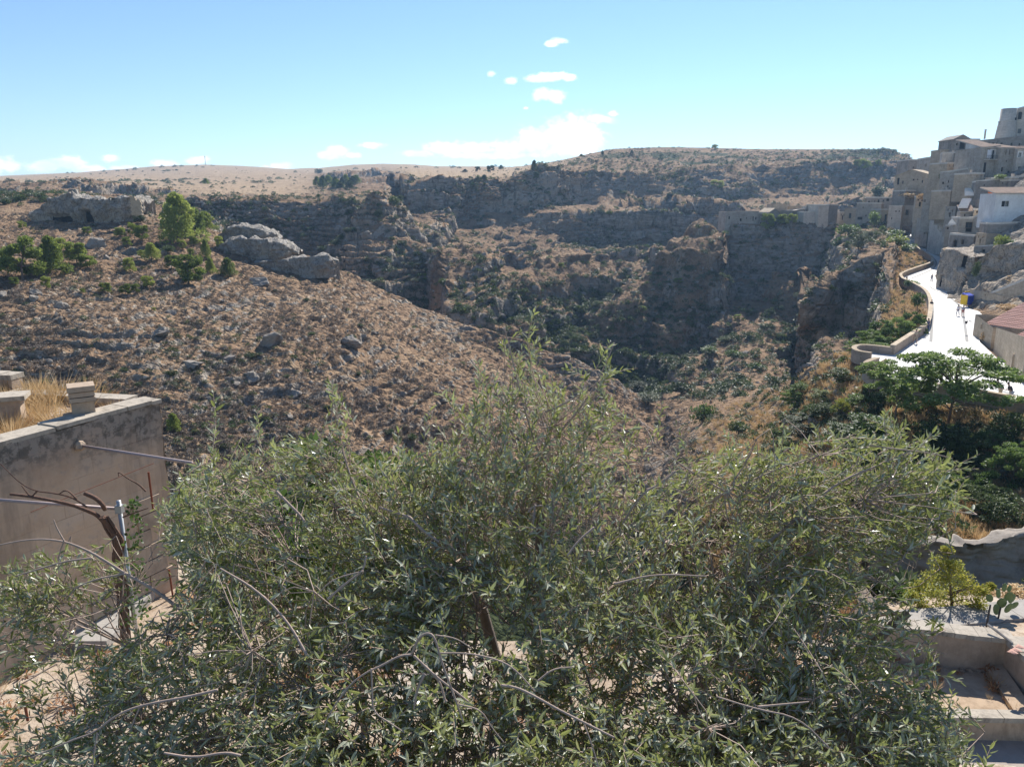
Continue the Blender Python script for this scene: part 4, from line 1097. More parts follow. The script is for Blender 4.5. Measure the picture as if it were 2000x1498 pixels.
# ------------- houses
def house(name, label, cat, px0, px1, pt, pb, Y0, Y1, depth, mat='stone_a', group=None, openings=(), roof='flat', extra=3.0, pt2=None,
          rmat='terrace_tile', parapet=0.5, ridge=1.6, batter=0.0, frame=None, chim=(), wall_name='wall'):
    """front wall between picture columns px0 and px1 at distances Y0, Y1; openings are (px, py_top, width_px, height_px, kind)"""
    pm = (pt + pb) / 2
    A = P(px0, pm, Y0); B = P(px1, pm, Y1)
    zt = P(px0, pt, Y0).z; zt2 = P(px1, pt if pt2 is None else pt2, Y1).z
    zb = min(P(px0, pb, Y0).z, P(px1, pb, Y1).z)
    if pt2 is None: zt = zt2 = (zt + zt2) / 2 if abs(Y1 - Y0) > 3 else zt
    A.z = B.z = 0
    ux = (B - A).normalized(); L = (B - A).length
    back = Vector((-ux.y, ux.x, 0))
    if back.y < 0: back = -back
    o = empty(name, (A.x, A.y, zb), math.atan2(ux.y, ux.x), label, cat, group)
    H = zt - zb; H2 = zt2 - zb
    hm = max(H, H2)
    # openings in local (u along wall, v up)
    if name in ('stone_house', 'retaining_house', 'terrace_wall', 'side_wall', 'convent_wing', 'palace') and px1 - px0 > 14:
        rr_ = random.Random(int(px0 * 13 + pt)); openings = list(openings)
        for _ in range(int((px1 - px0) / 9)):
            ox = rr_.uniform(px0 + 3, px1 - 5); oy = rr_.uniform(pt + 4, max(pt + 5, pb - 9)); ow = rr_.uniform(1.6, 3.2); oh = rr_.uniform(2.5, 5.5)
            if all(abs(ox - q[0]) > 7 or abs(oy - q[1]) > 9 for q in openings): openings.append((ox, oy, ow, oh, 'hole' if rr_.random() < .6 else 'win'))
    ops = []
    for op in openings:
        opx, opy, w_, h_, kd = op
        t = (opx - px0) / float(px1 - px0); Yo = Y0 + (Y1 - Y0) * t
        sc_ = Yo / 1500.0 * 1.03
        u0 = t * L; h = h_ * sc_; w = w_ * sc_ * 1.02
        v1 = P(opx, opy, Yo).z - zb
        u0 = max(.15, u0); u1 = min(L - .15, u0 + w)
        v0 = max(0.02, v1 - h); v1 = min(v1, hm - .2)
        if u1 - u0 > .15 and v1 - v0 > .15: ops.append((u0, u1, v0, v1, kd))
    us = sorted({0.0, L} | {o_[0] for o_ in ops} | {o_[1] for o_ in ops})
    vs_ = sorted({-extra, 0.0, min(H, H2)} | {o_[2] for o_ in ops} | {o_[3] for o_ in ops})
    m = MB()
    def top(u): return H + (H2 - H) * u / L
    def bt(v): return batter * (hm - v)      # battered walls lean back as they rise
    def pt3(u, v): return (u, -bt(v), v)
    for i in range(len(us) - 1):
        for j in range(len(vs_) - 1):
            uc = (us[i] + us[i + 1]) / 2; vc = (vs_[j] + vs_[j + 1]) / 2
            if any(a < uc < b and c < vc < d for a, b, c, d, _ in ops): continue
            m.add([pt3(us[i], vs_[j]), pt3(us[i + 1], vs_[j]), pt3(us[i + 1], vs_[j + 1]), pt3(us[i], vs_[j + 1])], [(0, 1, 2, 3)])
        if abs(H - H2) > .02:
            v0 = min(H, H2)
            m.add([pt3(us[i], v0), pt3(us[i + 1], v0), (us[i + 1], 0, top(us[i + 1])), (us[i], 0, top(us[i]))], [(0, 1, 2, 3)])
    rv = 0.35
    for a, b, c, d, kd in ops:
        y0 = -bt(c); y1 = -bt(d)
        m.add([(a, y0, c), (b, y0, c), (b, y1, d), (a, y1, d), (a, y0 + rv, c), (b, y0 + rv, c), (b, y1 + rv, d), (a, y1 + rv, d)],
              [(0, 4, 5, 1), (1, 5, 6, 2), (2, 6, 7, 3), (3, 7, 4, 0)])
    D = depth
    b0 = -bt(-extra)
    m.add([(0, b0, -extra), (0, 0, H), (0, D, H), (0, D, -extra)], [(0, 1, 2, 3)])
    m.add([(L, b0, -extra), (L, D, -extra), (L, D, H2), (L, 0, H2)], [(0, 1, 2, 3)])
    m.add([(0, D, -extra), (0, D, H), (L, D, H2), (L, D, -extra)], [(0, 1, 2, 3)])
    if roof == 'gable':    # ridge runs back from the front: front shows a gable
        m.add([(0, 0, H), (L, 0, H2), (L / 2, 0, hm + ridge)], [(0, 1, 2)])
        m.add([(0, D, H), (L, D, H2), (L / 2, D, hm + ridge)], [(0, 2, 1)])
    m.build(wall_name, MATS[mat], o)
    r = MB()
    if roof == 'flat':
        p_ = 0.3
        r.add([(0, 0, H - .25), (L, 0, H2 - .25), (L, D, H2 - .25), (0, D, H - .25)], [(0, 1, 2, 3)])
        r.build('roof', MATS[rmat], o)
        c_ = MB()
        w = .28
        for (x0, y0, x1, y1) in ((-.06, -.06, L + .06, w), (-.06, D - w, L + .06, D + .06), (-.06, w, w, D - w), (L - w, w, L + .06, D - w)):
            za = H + (H2 - H) * max(0, min(1, x0 / L)); zb_ = H + (H2 - H) * max(0, min(1, x1 / L))
            c_.prism([(x0, y0), (x1, y0), (x1, y1), (x0, y1)], [za - .3, zb_ - .3, zb_ - .3, za - .3], [za + .1, zb_ + .1, zb_ + .1, za + .1])
        c_.build('parapet', MATS['coping' if rnd.random() < .5 else mat], o)
    elif roof == 'gable':
        e = .25
        r.add([(-e, -e, H - .1), (L / 2, -e, hm + ridge + .05), (L / 2, D + e, hm + ridge + .05), (-e, D + e, H - .1),
               (-e, -e, H + .08), (L / 2, -e, hm + ridge + .23), (L / 2, D + e, hm + ridge + .23), (-e, D + e, H + .08)],
              [(0, 1, 2, 3), (4, 7, 6, 5), (0, 4, 5, 1), (3, 2, 6, 7), (0, 3, 7, 4)])
        r.add([(L + e, -e, H2 - .1), (L / 2, -e, hm + ridge + .05), (L / 2, D + e, hm + ridge + .05), (L + e, D + e, H2 - .1),
               (L + e, -e, H2 + .08), (L / 2, -e, hm + ridge + .23), (L / 2, D + e, hm + ridge + .23), (L + e, D + e, H2 + .08)],
              [(0, 3, 2, 1), (4, 5, 6, 7), (0, 1, 5, 4), (3, 7, 6, 2), (0, 4, 7, 3)])
        r.build('roof', MATS[rmat], o)
    elif roof == 'tiles':      # slope rising away from the front, half-round tiles in rows
        tile_roof(o, -.25, L + .25, -.3, D, H - .05, hm + ridge, rmat)
    for a, b, c, d, kd in ops:
        y = -bt((c + d) / 2) + rv
        nm = 'door' if kd in ('door', 'wdoor', 'bluedoor', 'arch') else 'window'
        f = MB(); th = .09
        for (u0, u1, v0, v1) in ((a, a + th, c, d), (b - th, b, c, d), (a + th, b - th, d - th, d), (a + th, b - th, c, c + th)) + (((((a + b) / 2 - .03), ((a + b) / 2 + .03), c + th, d - th),) if kd in ('win', 'white') else ()):
            f.prism([(u0, y - .07), (u1, y - .07), (u1, y - .01), (u0, y - .01)], v0, v1)
        fm = {'white': 'white_frame', 'wdoor': 'white_frame', 'green': 'green_wood', 'bluedoor': 'blue_wood'}.get(kd, 'wood')
        fo = f.build(nm, MATS[fm], o)
        pn = MB()
        if kd == 'arch':
            uc = (a + b) / 2; rr = (b - a) / 2
            arcp = [(uc + rr * math.cos(math.pi * k / 8), y - .02, d - rr + rr * math.sin(math.pi * k / 8)) for k in range(9)]
            for k in range(8):      # spandrels of the arch
                p0, p1 = arcp[k], arcp[k + 1]
                m2 = [(p0[0], y - .3, p0[2]), (p1[0], y - .3, p1[2]), (p1[0], y - .3, d), (p0[0], y - .3, d)]
                pn_ = MB()
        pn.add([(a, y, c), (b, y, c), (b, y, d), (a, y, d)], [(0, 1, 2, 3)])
        pn.build('leaf' if nm == 'door' and kd != 'arch' else 'pane', MATS['inner_shade' if kd in ('hole', 'arch') else ('blue_wood' if kd == 'bluedoor' else ('glass' if nm == 'window' else 'inner_shade'))], fo)  # holes and arches are closed by a near-black sheet painted as inner shade
        if kd in ('white', 'wdoor', 'sur', 'arch', 'bluedoor'):
            s_ = MB(); q = .16; ys = -bt((c + d) / 2)
            if kd == 'arch':
                uc = (a + b) / 2; rr = (b - a) / 2
                ps = [(a - q / 2, ys - .03, c)] + [(uc - (rr + q / 2) * math.cos(math.pi * k / 8), ys - .03, d - rr + (rr + q / 2) * math.sin(math.pi * k / 8)) for k in range(9)] + [(b + q / 2, ys - .03, c)]
                s_.tube(ps, q * .6, 4)
                for k in range(8):
                    p0 = (uc - rr * math.cos(math.pi * k / 8), d - rr + rr * math.sin(math.pi * k / 8)); p1 = (uc - rr * math.cos(math.pi * (k + 1) / 8), d - rr + rr * math.sin(math.pi * (k + 1) / 8))
                    s_.add([(p0[0], ys + .02, p0[1]), (p1[0], ys + .02, p1[1]), (p1[0], ys + .02, d), (p0[0], ys + .02, d)], [(0, 1, 2, 3)])
            else:
                for (u0, u1, v0, v1) in ((a - q, a, c, d + q), (b, b + q, c, d + q), (a, b, d, d + q)):
                    s_.prism([(u0, ys - .05), (u1, ys - .05), (u1, ys + .05), (u0, ys + .05)], v0, v1)
            s_.build('surround', MATS['white_frame' if kd in ('white', 'wdoor') else mat], fo)
    for (cx_, cy_, ch, cw) in chim:
        cm = MB(); cm.box((cx_ * L, cy_ * D, hm + ch / 2 - .3), (cw, cw, ch + .6)); cm.box((cx_ * L, cy_ * D, hm + ch + .08), (cw * 1.3, cw * 1.3, .16))
        cm.build('chimney', MATS['stone_c'], o)
    return o

def tile_roof(parent, x0, x1, y0, y1, z0, z1, mat, pitch=.28):
    """rows of half-round tiles climbing from (y0, z0) to (y1, z1)"""
    nx = max(2, int((x1 - x0) / pitch)); run = math.hypot(y1 - y0, z1 - z0); ny = max(2, int(run / .45))
    seg = 4
    cols_ = []
    for i in range(nx):
        for k in range(seg):
            a = math.pi * k / seg
            cols_.append((x0 + (i + (1 - math.cos(a)) / 2) * (x1 - x0) / nx, .10 * math.sin(a)))
    cols_.append((x1, 0))
    vs_ = []; fs = []
    for j in range(ny):
        for e in (0, 1):
            t = (j + e * .999) / ny
            lift = .045 * (1 - e)
            for i, (x, h) in enumerate(cols_):
                jig = .02 * math.sin(i // seg * 12.9 + j * 4.1)
                vs_.append((x, y0 + (y1 - y0) * t + jig, z0 + (z1 - z0) * t + h + lift))
    nc = len(cols_)
    for r in range(2 * ny - 1):
        for i in range(nc - 1):
            fs.append((r * nc + i, r * nc + i + 1, (r + 1) * nc + i + 1, (r + 1) * nc + i))
    m = MB(); m.add(vs_, fs)
    rt = m.build('roof_tiles', MATS[mat], parent, False); rt['kind'] = 'stuff'
    b = MB(); b.add([(x0, y0, z0 - .12), (x1, y0, z0 - .12), (x1, y1, z1 - .12), (x0, y1, z1 - .12), (x0, y0, z0 - .01), (x1, y0, z0 - .01), (x1, y1, z1 - .01), (x0, y1, z1 - .01)],
                    [(0, 3, 2, 1), (4, 5, 6, 7), (0, 1, 5, 4), (1, 2, 6, 5), (2, 3, 7, 6), (3, 0, 4, 7)])
    b.build('roof_deck', MATS['coping'], parent)
    return rt

HG = 'stone houses of the old town on the right'
CG = 'ruined convent buildings on the cliff'
# top right palace and the roofs below it
house('palace', 'tall pale stone palace with arched window at the top right corner', 'palace', 1976, 2110, 214, 275, 236, 226, 16, 'stone_c', HG, extra=6,
      pt2=178, openings=[(1979, 224, 4, 10, 'hole'), (1986, 219, 6, 13, 'arch'), (1965 + 13, 250, 4, 12, 'hole'), (1990, 252, 5, 8, 'win'), (2006, 222, 5, 10, 'win')])
o = empty('palace_tower', P(1963, 270, 236), 0, 'rounded pale tower with battered base on the left of the palace', 'tower', HG)
m = MB()
r_t = 2.1; zt_ = P(1963, 213, 236).z - o.location.z
pr = [(r_t * 1.55, -6), (r_t * 1.3, 0), (r_t * 1.08, zt_ * .55), (r_t, zt_ * .57), (r_t, zt_)]
vs_ = []; fs = []
for r_, z_ in pr:
    for k in range(20): vs_.append((r_ * math.cos(k * math.pi / 10), r_ * math.sin(k * math.pi / 10), z_))
for i in range(len(pr) - 1):
    for k in range(20): fs.append((i * 20 + k, i * 20 + (k + 1) % 20, (i + 1) * 20 + (k + 1) % 20, (i + 1) * 20 + k))
fs.append(tuple(range(80, 100)))
m.add(vs_, fs); m.build('wall', MATS['stone_c'], o, True)
m = MB(); m.tube([(0, 0, zt_ * .56), (0, 0, zt_ * .58)], r_t * 1.12, 20); m.build('string_course', MATS['coping'], o)
m = MB(); m.box((.3, -r_t - .05, 2.2), (.75, .3, 1.1)); m.build('window', MATS['inner_shade'], o)
m = MB(); m.box((r_t * .55, -r_t * .8, zt_ * .62), (.5, .5, .9)); m.build('window', MATS['inner_shade'], o)

house('gabled_house', 'dark gabled house with deep recess on the skyline left of the chimney', 'house', 1861, 1894, 273, 300, 236, 236, 8, 'stone_d', HG, roof='gable', ridge=1.2, extra=5, rmat='stone_d', openings=[(1874, 276, 10, 14, 'hole'), (1867, 280, 3, 4, 'hole')])
house('small_house', 'small white house with one dark window beside the dark gabled house', 'house', 1894, 1913, 272, 291, 234, 234, 6, 'plaster_white', HG, extra=5, openings=[(1898, 275, 5, 6, 'hole')])
house('terrace_wall', 'long terrace wall with thin chimney running below the palace', 'wall', 1913, 2040, 275, 286, 232, 224, 5, 'stone_d', HG, pt2=262, extra=6, chim=[(.07, .5, 1.9, .5)])
house('stone_house', 'block of low stone houses with a yellowish right corner below the dark gabled house', 'house', 1839, 1915, 298, 336, 226, 222, 9, 'stone_c', HG, pt2=298, extra=6, openings=[(1890, 312, 5, 12, 'wdoor'), (1892, 299, 4, 7, 'hole'), (1845, 314, 2, 8, 'hole')], chim=[(.3, .5, .5, .5)])
house('stone_house', 'low house at the skyline edge left of the dark gabled house', 'house', 1839, 1862, 293, 306, 238, 238, 6, 'stone_b', HG, extra=6)
house('stone_house', 'tall grey house with white curtained balcony under a bare tiled roof', 'house', 1914, 1951, 288, 352, 205, 205, 12, 'stone_a', HG, pt2=284, roof='tiles', rmat='tiles', ridge=2.2, extra=7,
      openings=[(1932, 293, 8, 17, 'white'), (1945, 300, 2, 10, 'hole'), (1922, 318, 5, 26, 'hole')])
b_ = empty('balcony', P(1936, 312, 204.3), 0, 'dark iron balcony on the tall grey house with curtains', 'balcony', None)
m = MB(); m.box((0, 0, 0), (3.2, 1.0, .15)); m.build('slab', MATS['coping'], b_)
m = MB()
for k in range(13): m.box((-1.5 + k * .25, -.45, .5), (.04, .04, 1.0))
m.box((0, -.45, 1.0), (3.1, .06, .06)); m.build('railing', MATS['iron'], b_)
m = MB()
for k in range(5): m.box((-.9 + k * .22, .35, 1.4), (.16, .05, 2.0))
m.build('curtain', MATS['white_cloth'], b_)
house('stone_house', 'rough grey house under broken roof tiles right of the curtained balcony', 'house', 1951, 1985, 289, 350, 203, 203, 10, 'stone_a', HG, roof='tiles', rmat='tiles', ridge=1.6, extra=7,
      openings=[(1961, 293, 2, 9, 'hole'), (1968, 293, 2, 9, 'hole'), (1978, 302, 3, 5, 'hole'), (1957, 327, 4, 8, 'hole'), (1970, 334, 5, 7, 'win')])
house('stone_house', 'pale house with white framed door at the right edge below the palace', 'house', 1985, 2045, 291, 345, 200, 198, 10, 'stone_c', HG, roof='tiles', rmat='tiles', ridge=1.2, extra=7,
      openings=[(1987, 298, 5, 9, 'white'), (1998, 296, 5, 6, 'hole'), (1990, 326, 5, 8, 'hole')])
house('stone_house', 'low dark houses with antenna at the left end of the skyline houses', 'house', 1774, 1792, 312, 338, 300, 300, 9, 'stone_d', HG, extra=8, chim=[(.3, .5, 1.0, .6)])
house('stone_house', 'row of dark stone houses stepping up the skyline above the ravine', 'house', 1790, 1839, 311, 345, 288, 270, 12, 'stone_a', HG, pt2=303, extra=8, openings=[(1808, 320, 3, 6, 'hole'), (1797, 313, 3, 3, 'hole'), (1812, 335, 3, 5, 'hole')], chim=[(.18, .5, 2.4, .5)])
house('stone_house', 'low gabled ruin with bright left wall end above the tilted garden', 'house', 1747, 1812, 345, 366, 272, 264, 9, 'stone_b', HG, pt2=341, roof='gable', ridge=1.6, rmat='stone_b', extra=6, openings=[(1752, 348, 4, 12, 'hole')])
house('tower_house', 'slim square tower house standing between the dry garden and the stair', 'house', 1804, 1836, 350, 406, 232, 228, 9, 'stone_a', HG, pt2=347, extra=7, rmat='terrace_tile', openings=[(1822, 366, 3, 4, 'hole'), (1823, 386, 3, 4, 'hole'), (1807, 390, 2, 5, 'hole')])
house('retaining_house', 'broad blank stone wall with yellow buttress left of the white stairs', 'house', 1834, 1903, 337, 380, 214, 209, 8, 'stone_a', HG, pt2=326, extra=8, batter=.06)
m = MB(); 
house('terrace_wall', 'rough terrace wall right of the white stairs', 'wall', 1903, 1995, 354, 402, 192, 188, 12, 'stone_d', HG, pt2=343, extra=9, batter=.05, openings=[(1931, 368, 3, 3, 'hole')])
house('white_house', 'white limewashed house with tiled roof and a small shuttered window', 'house', 1942, 2040, 378, 437, 160, 158, 9, 'plaster_white', None, roof='tiles', rmat='tiles', ridge=1.3, extra=1, batter=.03,
      openings=[(1955, 393, 7, 10, 'hole'), (1962, 393, 6, 10, 'green')])
house('arched_base_wall', 'weathered rock and masonry base with arched opening under the white house', 'wall', 1925, 2040, 436, 475, 157, 153, 10, 'stone_d', None, extra=6, batter=.08, openings=[(1951, 454, 8, 14, 'arch'), (1993, 440, 9, 14, 'arch')], pt2=432)
house('gabled_house', 'grey gable-end house with large paned window and terrace below', 'house', 1873, 1901, 425, 455, 172, 171, 12, 'stone_a', HG, extra=5, openings=[(1886, 434, 11, 11, 'win'), (1887, 446, 10, 7, 'hole')])
house('stone_house', 'small tiled attic house above the gable-end window', 'house', 1876, 1901, 413, 426, 178, 177, 7, 'stone_a', HG, roof='tiles', ridge=1.3, rmat='tiles', extra=4)
house('side_wall', 'long smooth stone wall rising toward the orange netting', 'wall', 1901, 1944, 424, 457, 171, 163, 8, 'stone_a', HG, pt2=396, extra=5)
house('stone_house', 'ruined low house with pale broken roof left of the orange netting', 'house', 1905, 1938, 392, 412, 182, 178, 7, 'stone_d', HG, pt2=384, extra=6, openings=[(1912, 398, 5, 5, 'hole')])
house('cave_house', 'ledge of masonry with two arched cave doors above the street corner', 'house', 1855, 1902, 456, 486, 168, 162, 8, 'stone_d', HG, extra=3, batter=.1, pt2=460, openings=[(1864, 468, 9, 13, 'arch'), (1880, 467, 6, 10, 'arch')])
house('terrace_wall', 'crumbling terrace walls under the arched base at the right edge', 'wall', 1901, 2040, 482, 520, 150, 140, 8, 'stone_d', HG, extra=4, batter=.12, pt2=470, openings=[(1918, 487, 6, 9, 'hole')])
house('tufa_house', 'tall pock-marked stone front with black niches beside the street', 'house', 1813, 1846, 436, 484, 226, 212, 12, 'stone_c', HG, pt2=428, extra=1.5, openings=[(1830, 441, 5, 7, 'hole'), (1829, 432, 3, 4, 'hole'), (1838, 436, 3, 5, 'hole'), (1826, 420, 2, 2, 'hole'), (1835, 450, 4, 3, 'hole'), (1842, 474, 4, 8, 'hole'), (1818, 434, 1.2, 7, 'hole')])
house('tufa_house', 'squat stone front with eroded black hollow left of the pock-marked front', 'house', 1789, 1812, 427, 471, 238, 232, 10, 'stone_a', HG, extra=1.5, openings=[(1804, 443, 4, 8, 'hole'), (1800, 436, 2, 3, 'hole'), (1805, 452, 4, 5, 'hole')])
house('tufa_wall', 'high back wall with dark weed streaks above the pock-marked fronts', 'wall', 1784, 1840, 408, 440, 246, 234, 8, 'stone_b', HG, pt2=408, extra=4)
house('stone_house', 'square stone house with a sagging wire and dark door at the end of the street', 'house', 1734, 1760, 402, 446, 258, 256, 10, 'stone_c', HG, extra=2, openings=[(1747, 412, 3, 2, 'hole'), (1741, 425, 1.5, 4, 'hole')])
house('stone_house', 'low wing with blue-black door right of the square house', 'house', 1760, 1783, 402, 424, 262, 260, 8, 'stone_a', HG, extra=3, openings=[(1769, 410, 5, 10, 'win')])
house('stone_house', 'long roofless stone house behind the round garden tree', 'house', 1672, 1720, 396, 432, 284, 280, 10, 'stone_a', HG, pt2=397, extra=3, openings=[(1676, 424, 8, 5, 'hole'), (1684, 404, 1.5, 3, 'hole'), (1691, 420, 2, 3, 'hole')])
house('stone_house', 'ochre cave front with dark doorway beside the white terrace', 'house', 1649, 1672, 408, 430, 286, 284, 8, 'stone_b', HG, extra=3, openings=[(1658, 417, 4, 9, 'hole')])
house('stone_house', 'arched stone porch between two square houses', 'house', 1720, 1735, 409, 436, 274, 274, 8, 'stone_b', HG, extra=3, openings=[(1728, 419, 4, 14, 'arch')])
house('stone_house', 'half buried stone house under the bush at the top of the lane', 'house', 1690, 1760, 385, 402, 300, 292, 8, 'stone_d', HG, pt2=386, extra=3, openings=[(1731, 388, 5, 5, 'hole')])
fill = [(1850, 1868, 318, 336, 221, 'stone_b', 'small ochre house in front of the blank wall under the skyline row'), (1868, 1884, 342, 356, 212, 'stone_c', 'pale lean-to house above the white stairs'),
 (1838, 1856, 352, 372, 219, 'stone_d', 'narrow dark house beside the slim tower house'), (1856, 1872, 372, 392, 208, 'stone_b', 'ochre house with two windows left of the white stairs'), (1836, 1856, 384, 404, 222, 'stone_c', 'pale cube house at the foot of the blank wall'),
 (1846, 1866, 404, 424, 205, 'stone_a', 'grey cube house above the lower stairs'), (1903, 1922, 338, 354, 198, 'stone_b', 'ochre house on top of the rough terrace wall'), (1924, 1944, 348, 362, 196, 'stone_a', 'grey shed on the rough terrace wall'),
 (1952, 1974, 352, 368, 190, 'stone_d', 'dark house behind the white house roof'), (1976, 2006, 346, 366, 188, 'stone_b', 'ochre house at the right edge behind the tiled roof'), (1902, 1924, 408, 424, 174, 'stone_b', 'ochre annex on the long smooth wall'),
 (1906, 1926, 456, 476, 158, 'stone_b', 'small ruined room under the long smooth wall'), (1768, 1788, 372, 392, 262, 'stone_d', 'dark garden store below the gabled ruin'), (1788, 1806, 384, 404, 246, 'stone_b', 'ochre hut left of the slim tower house'), (1815, 1834, 318, 334, 262, 'stone_b', 'ochre upper house in the skyline row'),
 (1640, 1652, 414, 430, 292, 'stone_c', 'small pale hut with white awning next to the convent tower'), (1846, 1862, 440, 460, 198, 'stone_a', 'grey house stub at the bend above the street'), (1862, 1878, 300, 318, 224, 'stone_d', 'dark house under the gabled skyline house')]
for i_, (a_0, a_1, t_0, t_1, Y_0, mt_, lb_) in enumerate(fill):
    wd = a_1 - a_0
    ops_ = [(a_0 + wd * .2, t_0 + 4, 2.6, 4, 'hole'), (a_0 + wd * .62, t_0 + 4 + i_ % 3, 2.6, 4, 'hole')]
    if i_ % 2: ops_.append((a_0 + wd * .4, t_1 - 9, 3.4, 9, 'hole'))
    house('stone_house', lb_, 'house', a_0, a_1, t_0, t_1, Y_0, Y_0 - (i_ % 3) * 2 + 1, 6, mt_, HG, extra=5, openings=ops_, chim=[(.7, .5, .7, .5)] if i_ % 3 == 0 else ())
# convent on the cliff
house('convent_wing', 'leftmost low convent wing with small windows on the cliff edge', 'building', 1417, 1481, 415, 444, 284, 284, 10, 'stone_a', CG, extra=3, openings=[(1445, 427, 3.5, 5, 'hole'), (1470, 423, 2, 8, 'hole'), (1475, 424, 2.5, 5, 'hole'), (1441, 437, 3, 4, 'hole')], pt2=413)
house('convent_wing', 'low convent wing half covered by the cliff trees', 'building', 1481, 1505, 416, 444, 285, 285, 9, 'stone_d', CG, extra=3)
house('convent_chapel', 'small gabled chapel front behind the cliff trees', 'building', 1503, 1522, 415, 440, 284, 284, 12, 'stone_d', CG, roof='gable', ridge=1.3, rmat='stone_b', extra=3)
house('convent_wing', 'dark convent wing right of the chapel gable with flat pale roof', 'building', 1522, 1551, 412, 440, 285, 285, 10, 'stone_d', CG, extra=3)
house('convent_block', 'upper convent block with warm lit top behind the chapel', 'building', 1511, 1538, 399, 416, 296, 296, 8, 'stone_b', CG, extra=3)
house('convent_block', 'long low upper block with ochre wall in the middle of the convent', 'building', 1539, 1567, 403, 416, 298, 298, 6, 'stone_b', CG, extra=3)
house('convent_wing', 'convent wing with black arched doorway and sloping shed roof', 'building', 1550, 1572, 412, 440, 285, 285, 9, 'stone_d', CG, extra=3, pt2=408, openings=[(1556, 425, 4, 8, 'arch')])
house('convent_bastion', 'broad battered bastion wall of the convent', 'building', 1568, 1600, 415, 448, 281, 282, 10, 'stone_c', CG, extra=4, batter=.1, pt2=411)
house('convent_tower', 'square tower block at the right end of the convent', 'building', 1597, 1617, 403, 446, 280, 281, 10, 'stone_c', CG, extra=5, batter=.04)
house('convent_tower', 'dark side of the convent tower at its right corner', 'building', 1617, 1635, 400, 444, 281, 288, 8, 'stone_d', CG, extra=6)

# white stairs climbing between the houses
def stairs(label, a_px, b_px, Ya, Yb, w_px, n, group=None):
    A = P(*a_px, Ya); B = P(*b_px, Yb)
    o = empty('stone_stairs', A, 0, label, 'stairs', group)
    d = Vector((B.x - A.x, B.y - A.y, 0)); run = d.length; d.normalize(); s_ = Vector((-d.y, d.x, 0))
    w = w_px * Ya / 1500
    me_ = None
    for i in range(n):
        m = MB()
        t0, t1 = i / n, (i + 1) / n
        c = d * run * (t0 + t1) / 2
        z1 = (B.z - A.z) * t1
        m.box((c.x, c.y, z1 - .2), (run / n + .02, w, .4), math.atan2(d.y, d.x))
        m.build('step', MATS['coping_white'], o)
    return o
MATS['coping_white'] = plain('pale_step_stone', (0.72, 0.69, 0.64), .85, .1, 0, .2, 2)
stairs('upper flight of white steps between the blank wall and the terrace wall', (1893, 382), (1893, 361), 192, 204, 15, 9)
stairs('middle flight of white steps curving below the upper flight', (1880, 406), (1889, 388), 178, 188, 16, 8)
stairs('lower flight of white steps beside the gable-end house', (1862, 438), (1873, 423), 176, 184, 18, 8)

# orange netting
A = P(1928, 388, 178); m = MB()
nx, nz = 14, 8
vs_ = [(i * 2.4 / nx, .12 * math.sin(i * .9) + .1 * math.sin(j), j * 1.8 / nz) for j in range(nz + 1) for i in range(nx + 1)]
fs = [(j * (nx + 1) + i, j * (nx + 1) + i + 1, (j + 1) * (nx + 1) + i + 1, (j + 1) * (nx + 1) + i) for j in range(nz) for i in range(nx)]
m.add(vs_, fs)
o = m.build('orange_netting', MATS['orange'], loc=A); tag(o, 'bright orange safety netting left of the white house roof', 'netting')
# blue awning stall
o = empty('market_awning', road_pt(1888, 599), 0.5, 'small blue and yellow awning stall where the street narrows', 'awning')
m = MB(); m.prism([(-.9, -.5), (.9, -.5), (.9, .5), (-.9, .5)], 1.2, [1.9, 1.9, 2.3, 2.3]); m.build('cover', MATS['blue_cloth'], o)
m = MB(); m.box((-.95, 0, 1.2), (.12, 1.1, 1.6)); m.box((.6, .6, 2.35), (1.3, .1, .25)); m.build('side_panel', MATS['yellow_cloth'], o)
for sx in (-.85, .85):
    for sy in (-.45, .45):
        m = MB(); m.tube([(sx, sy, 0), (sx, sy, 1.9)], .03, 5); m.build('leg', MATS['iron'], o)
m = MB(); m.box((0, -.3, .8), (1.5, .7, .8)); m.build('counter', MATS['blue_cloth'], o)

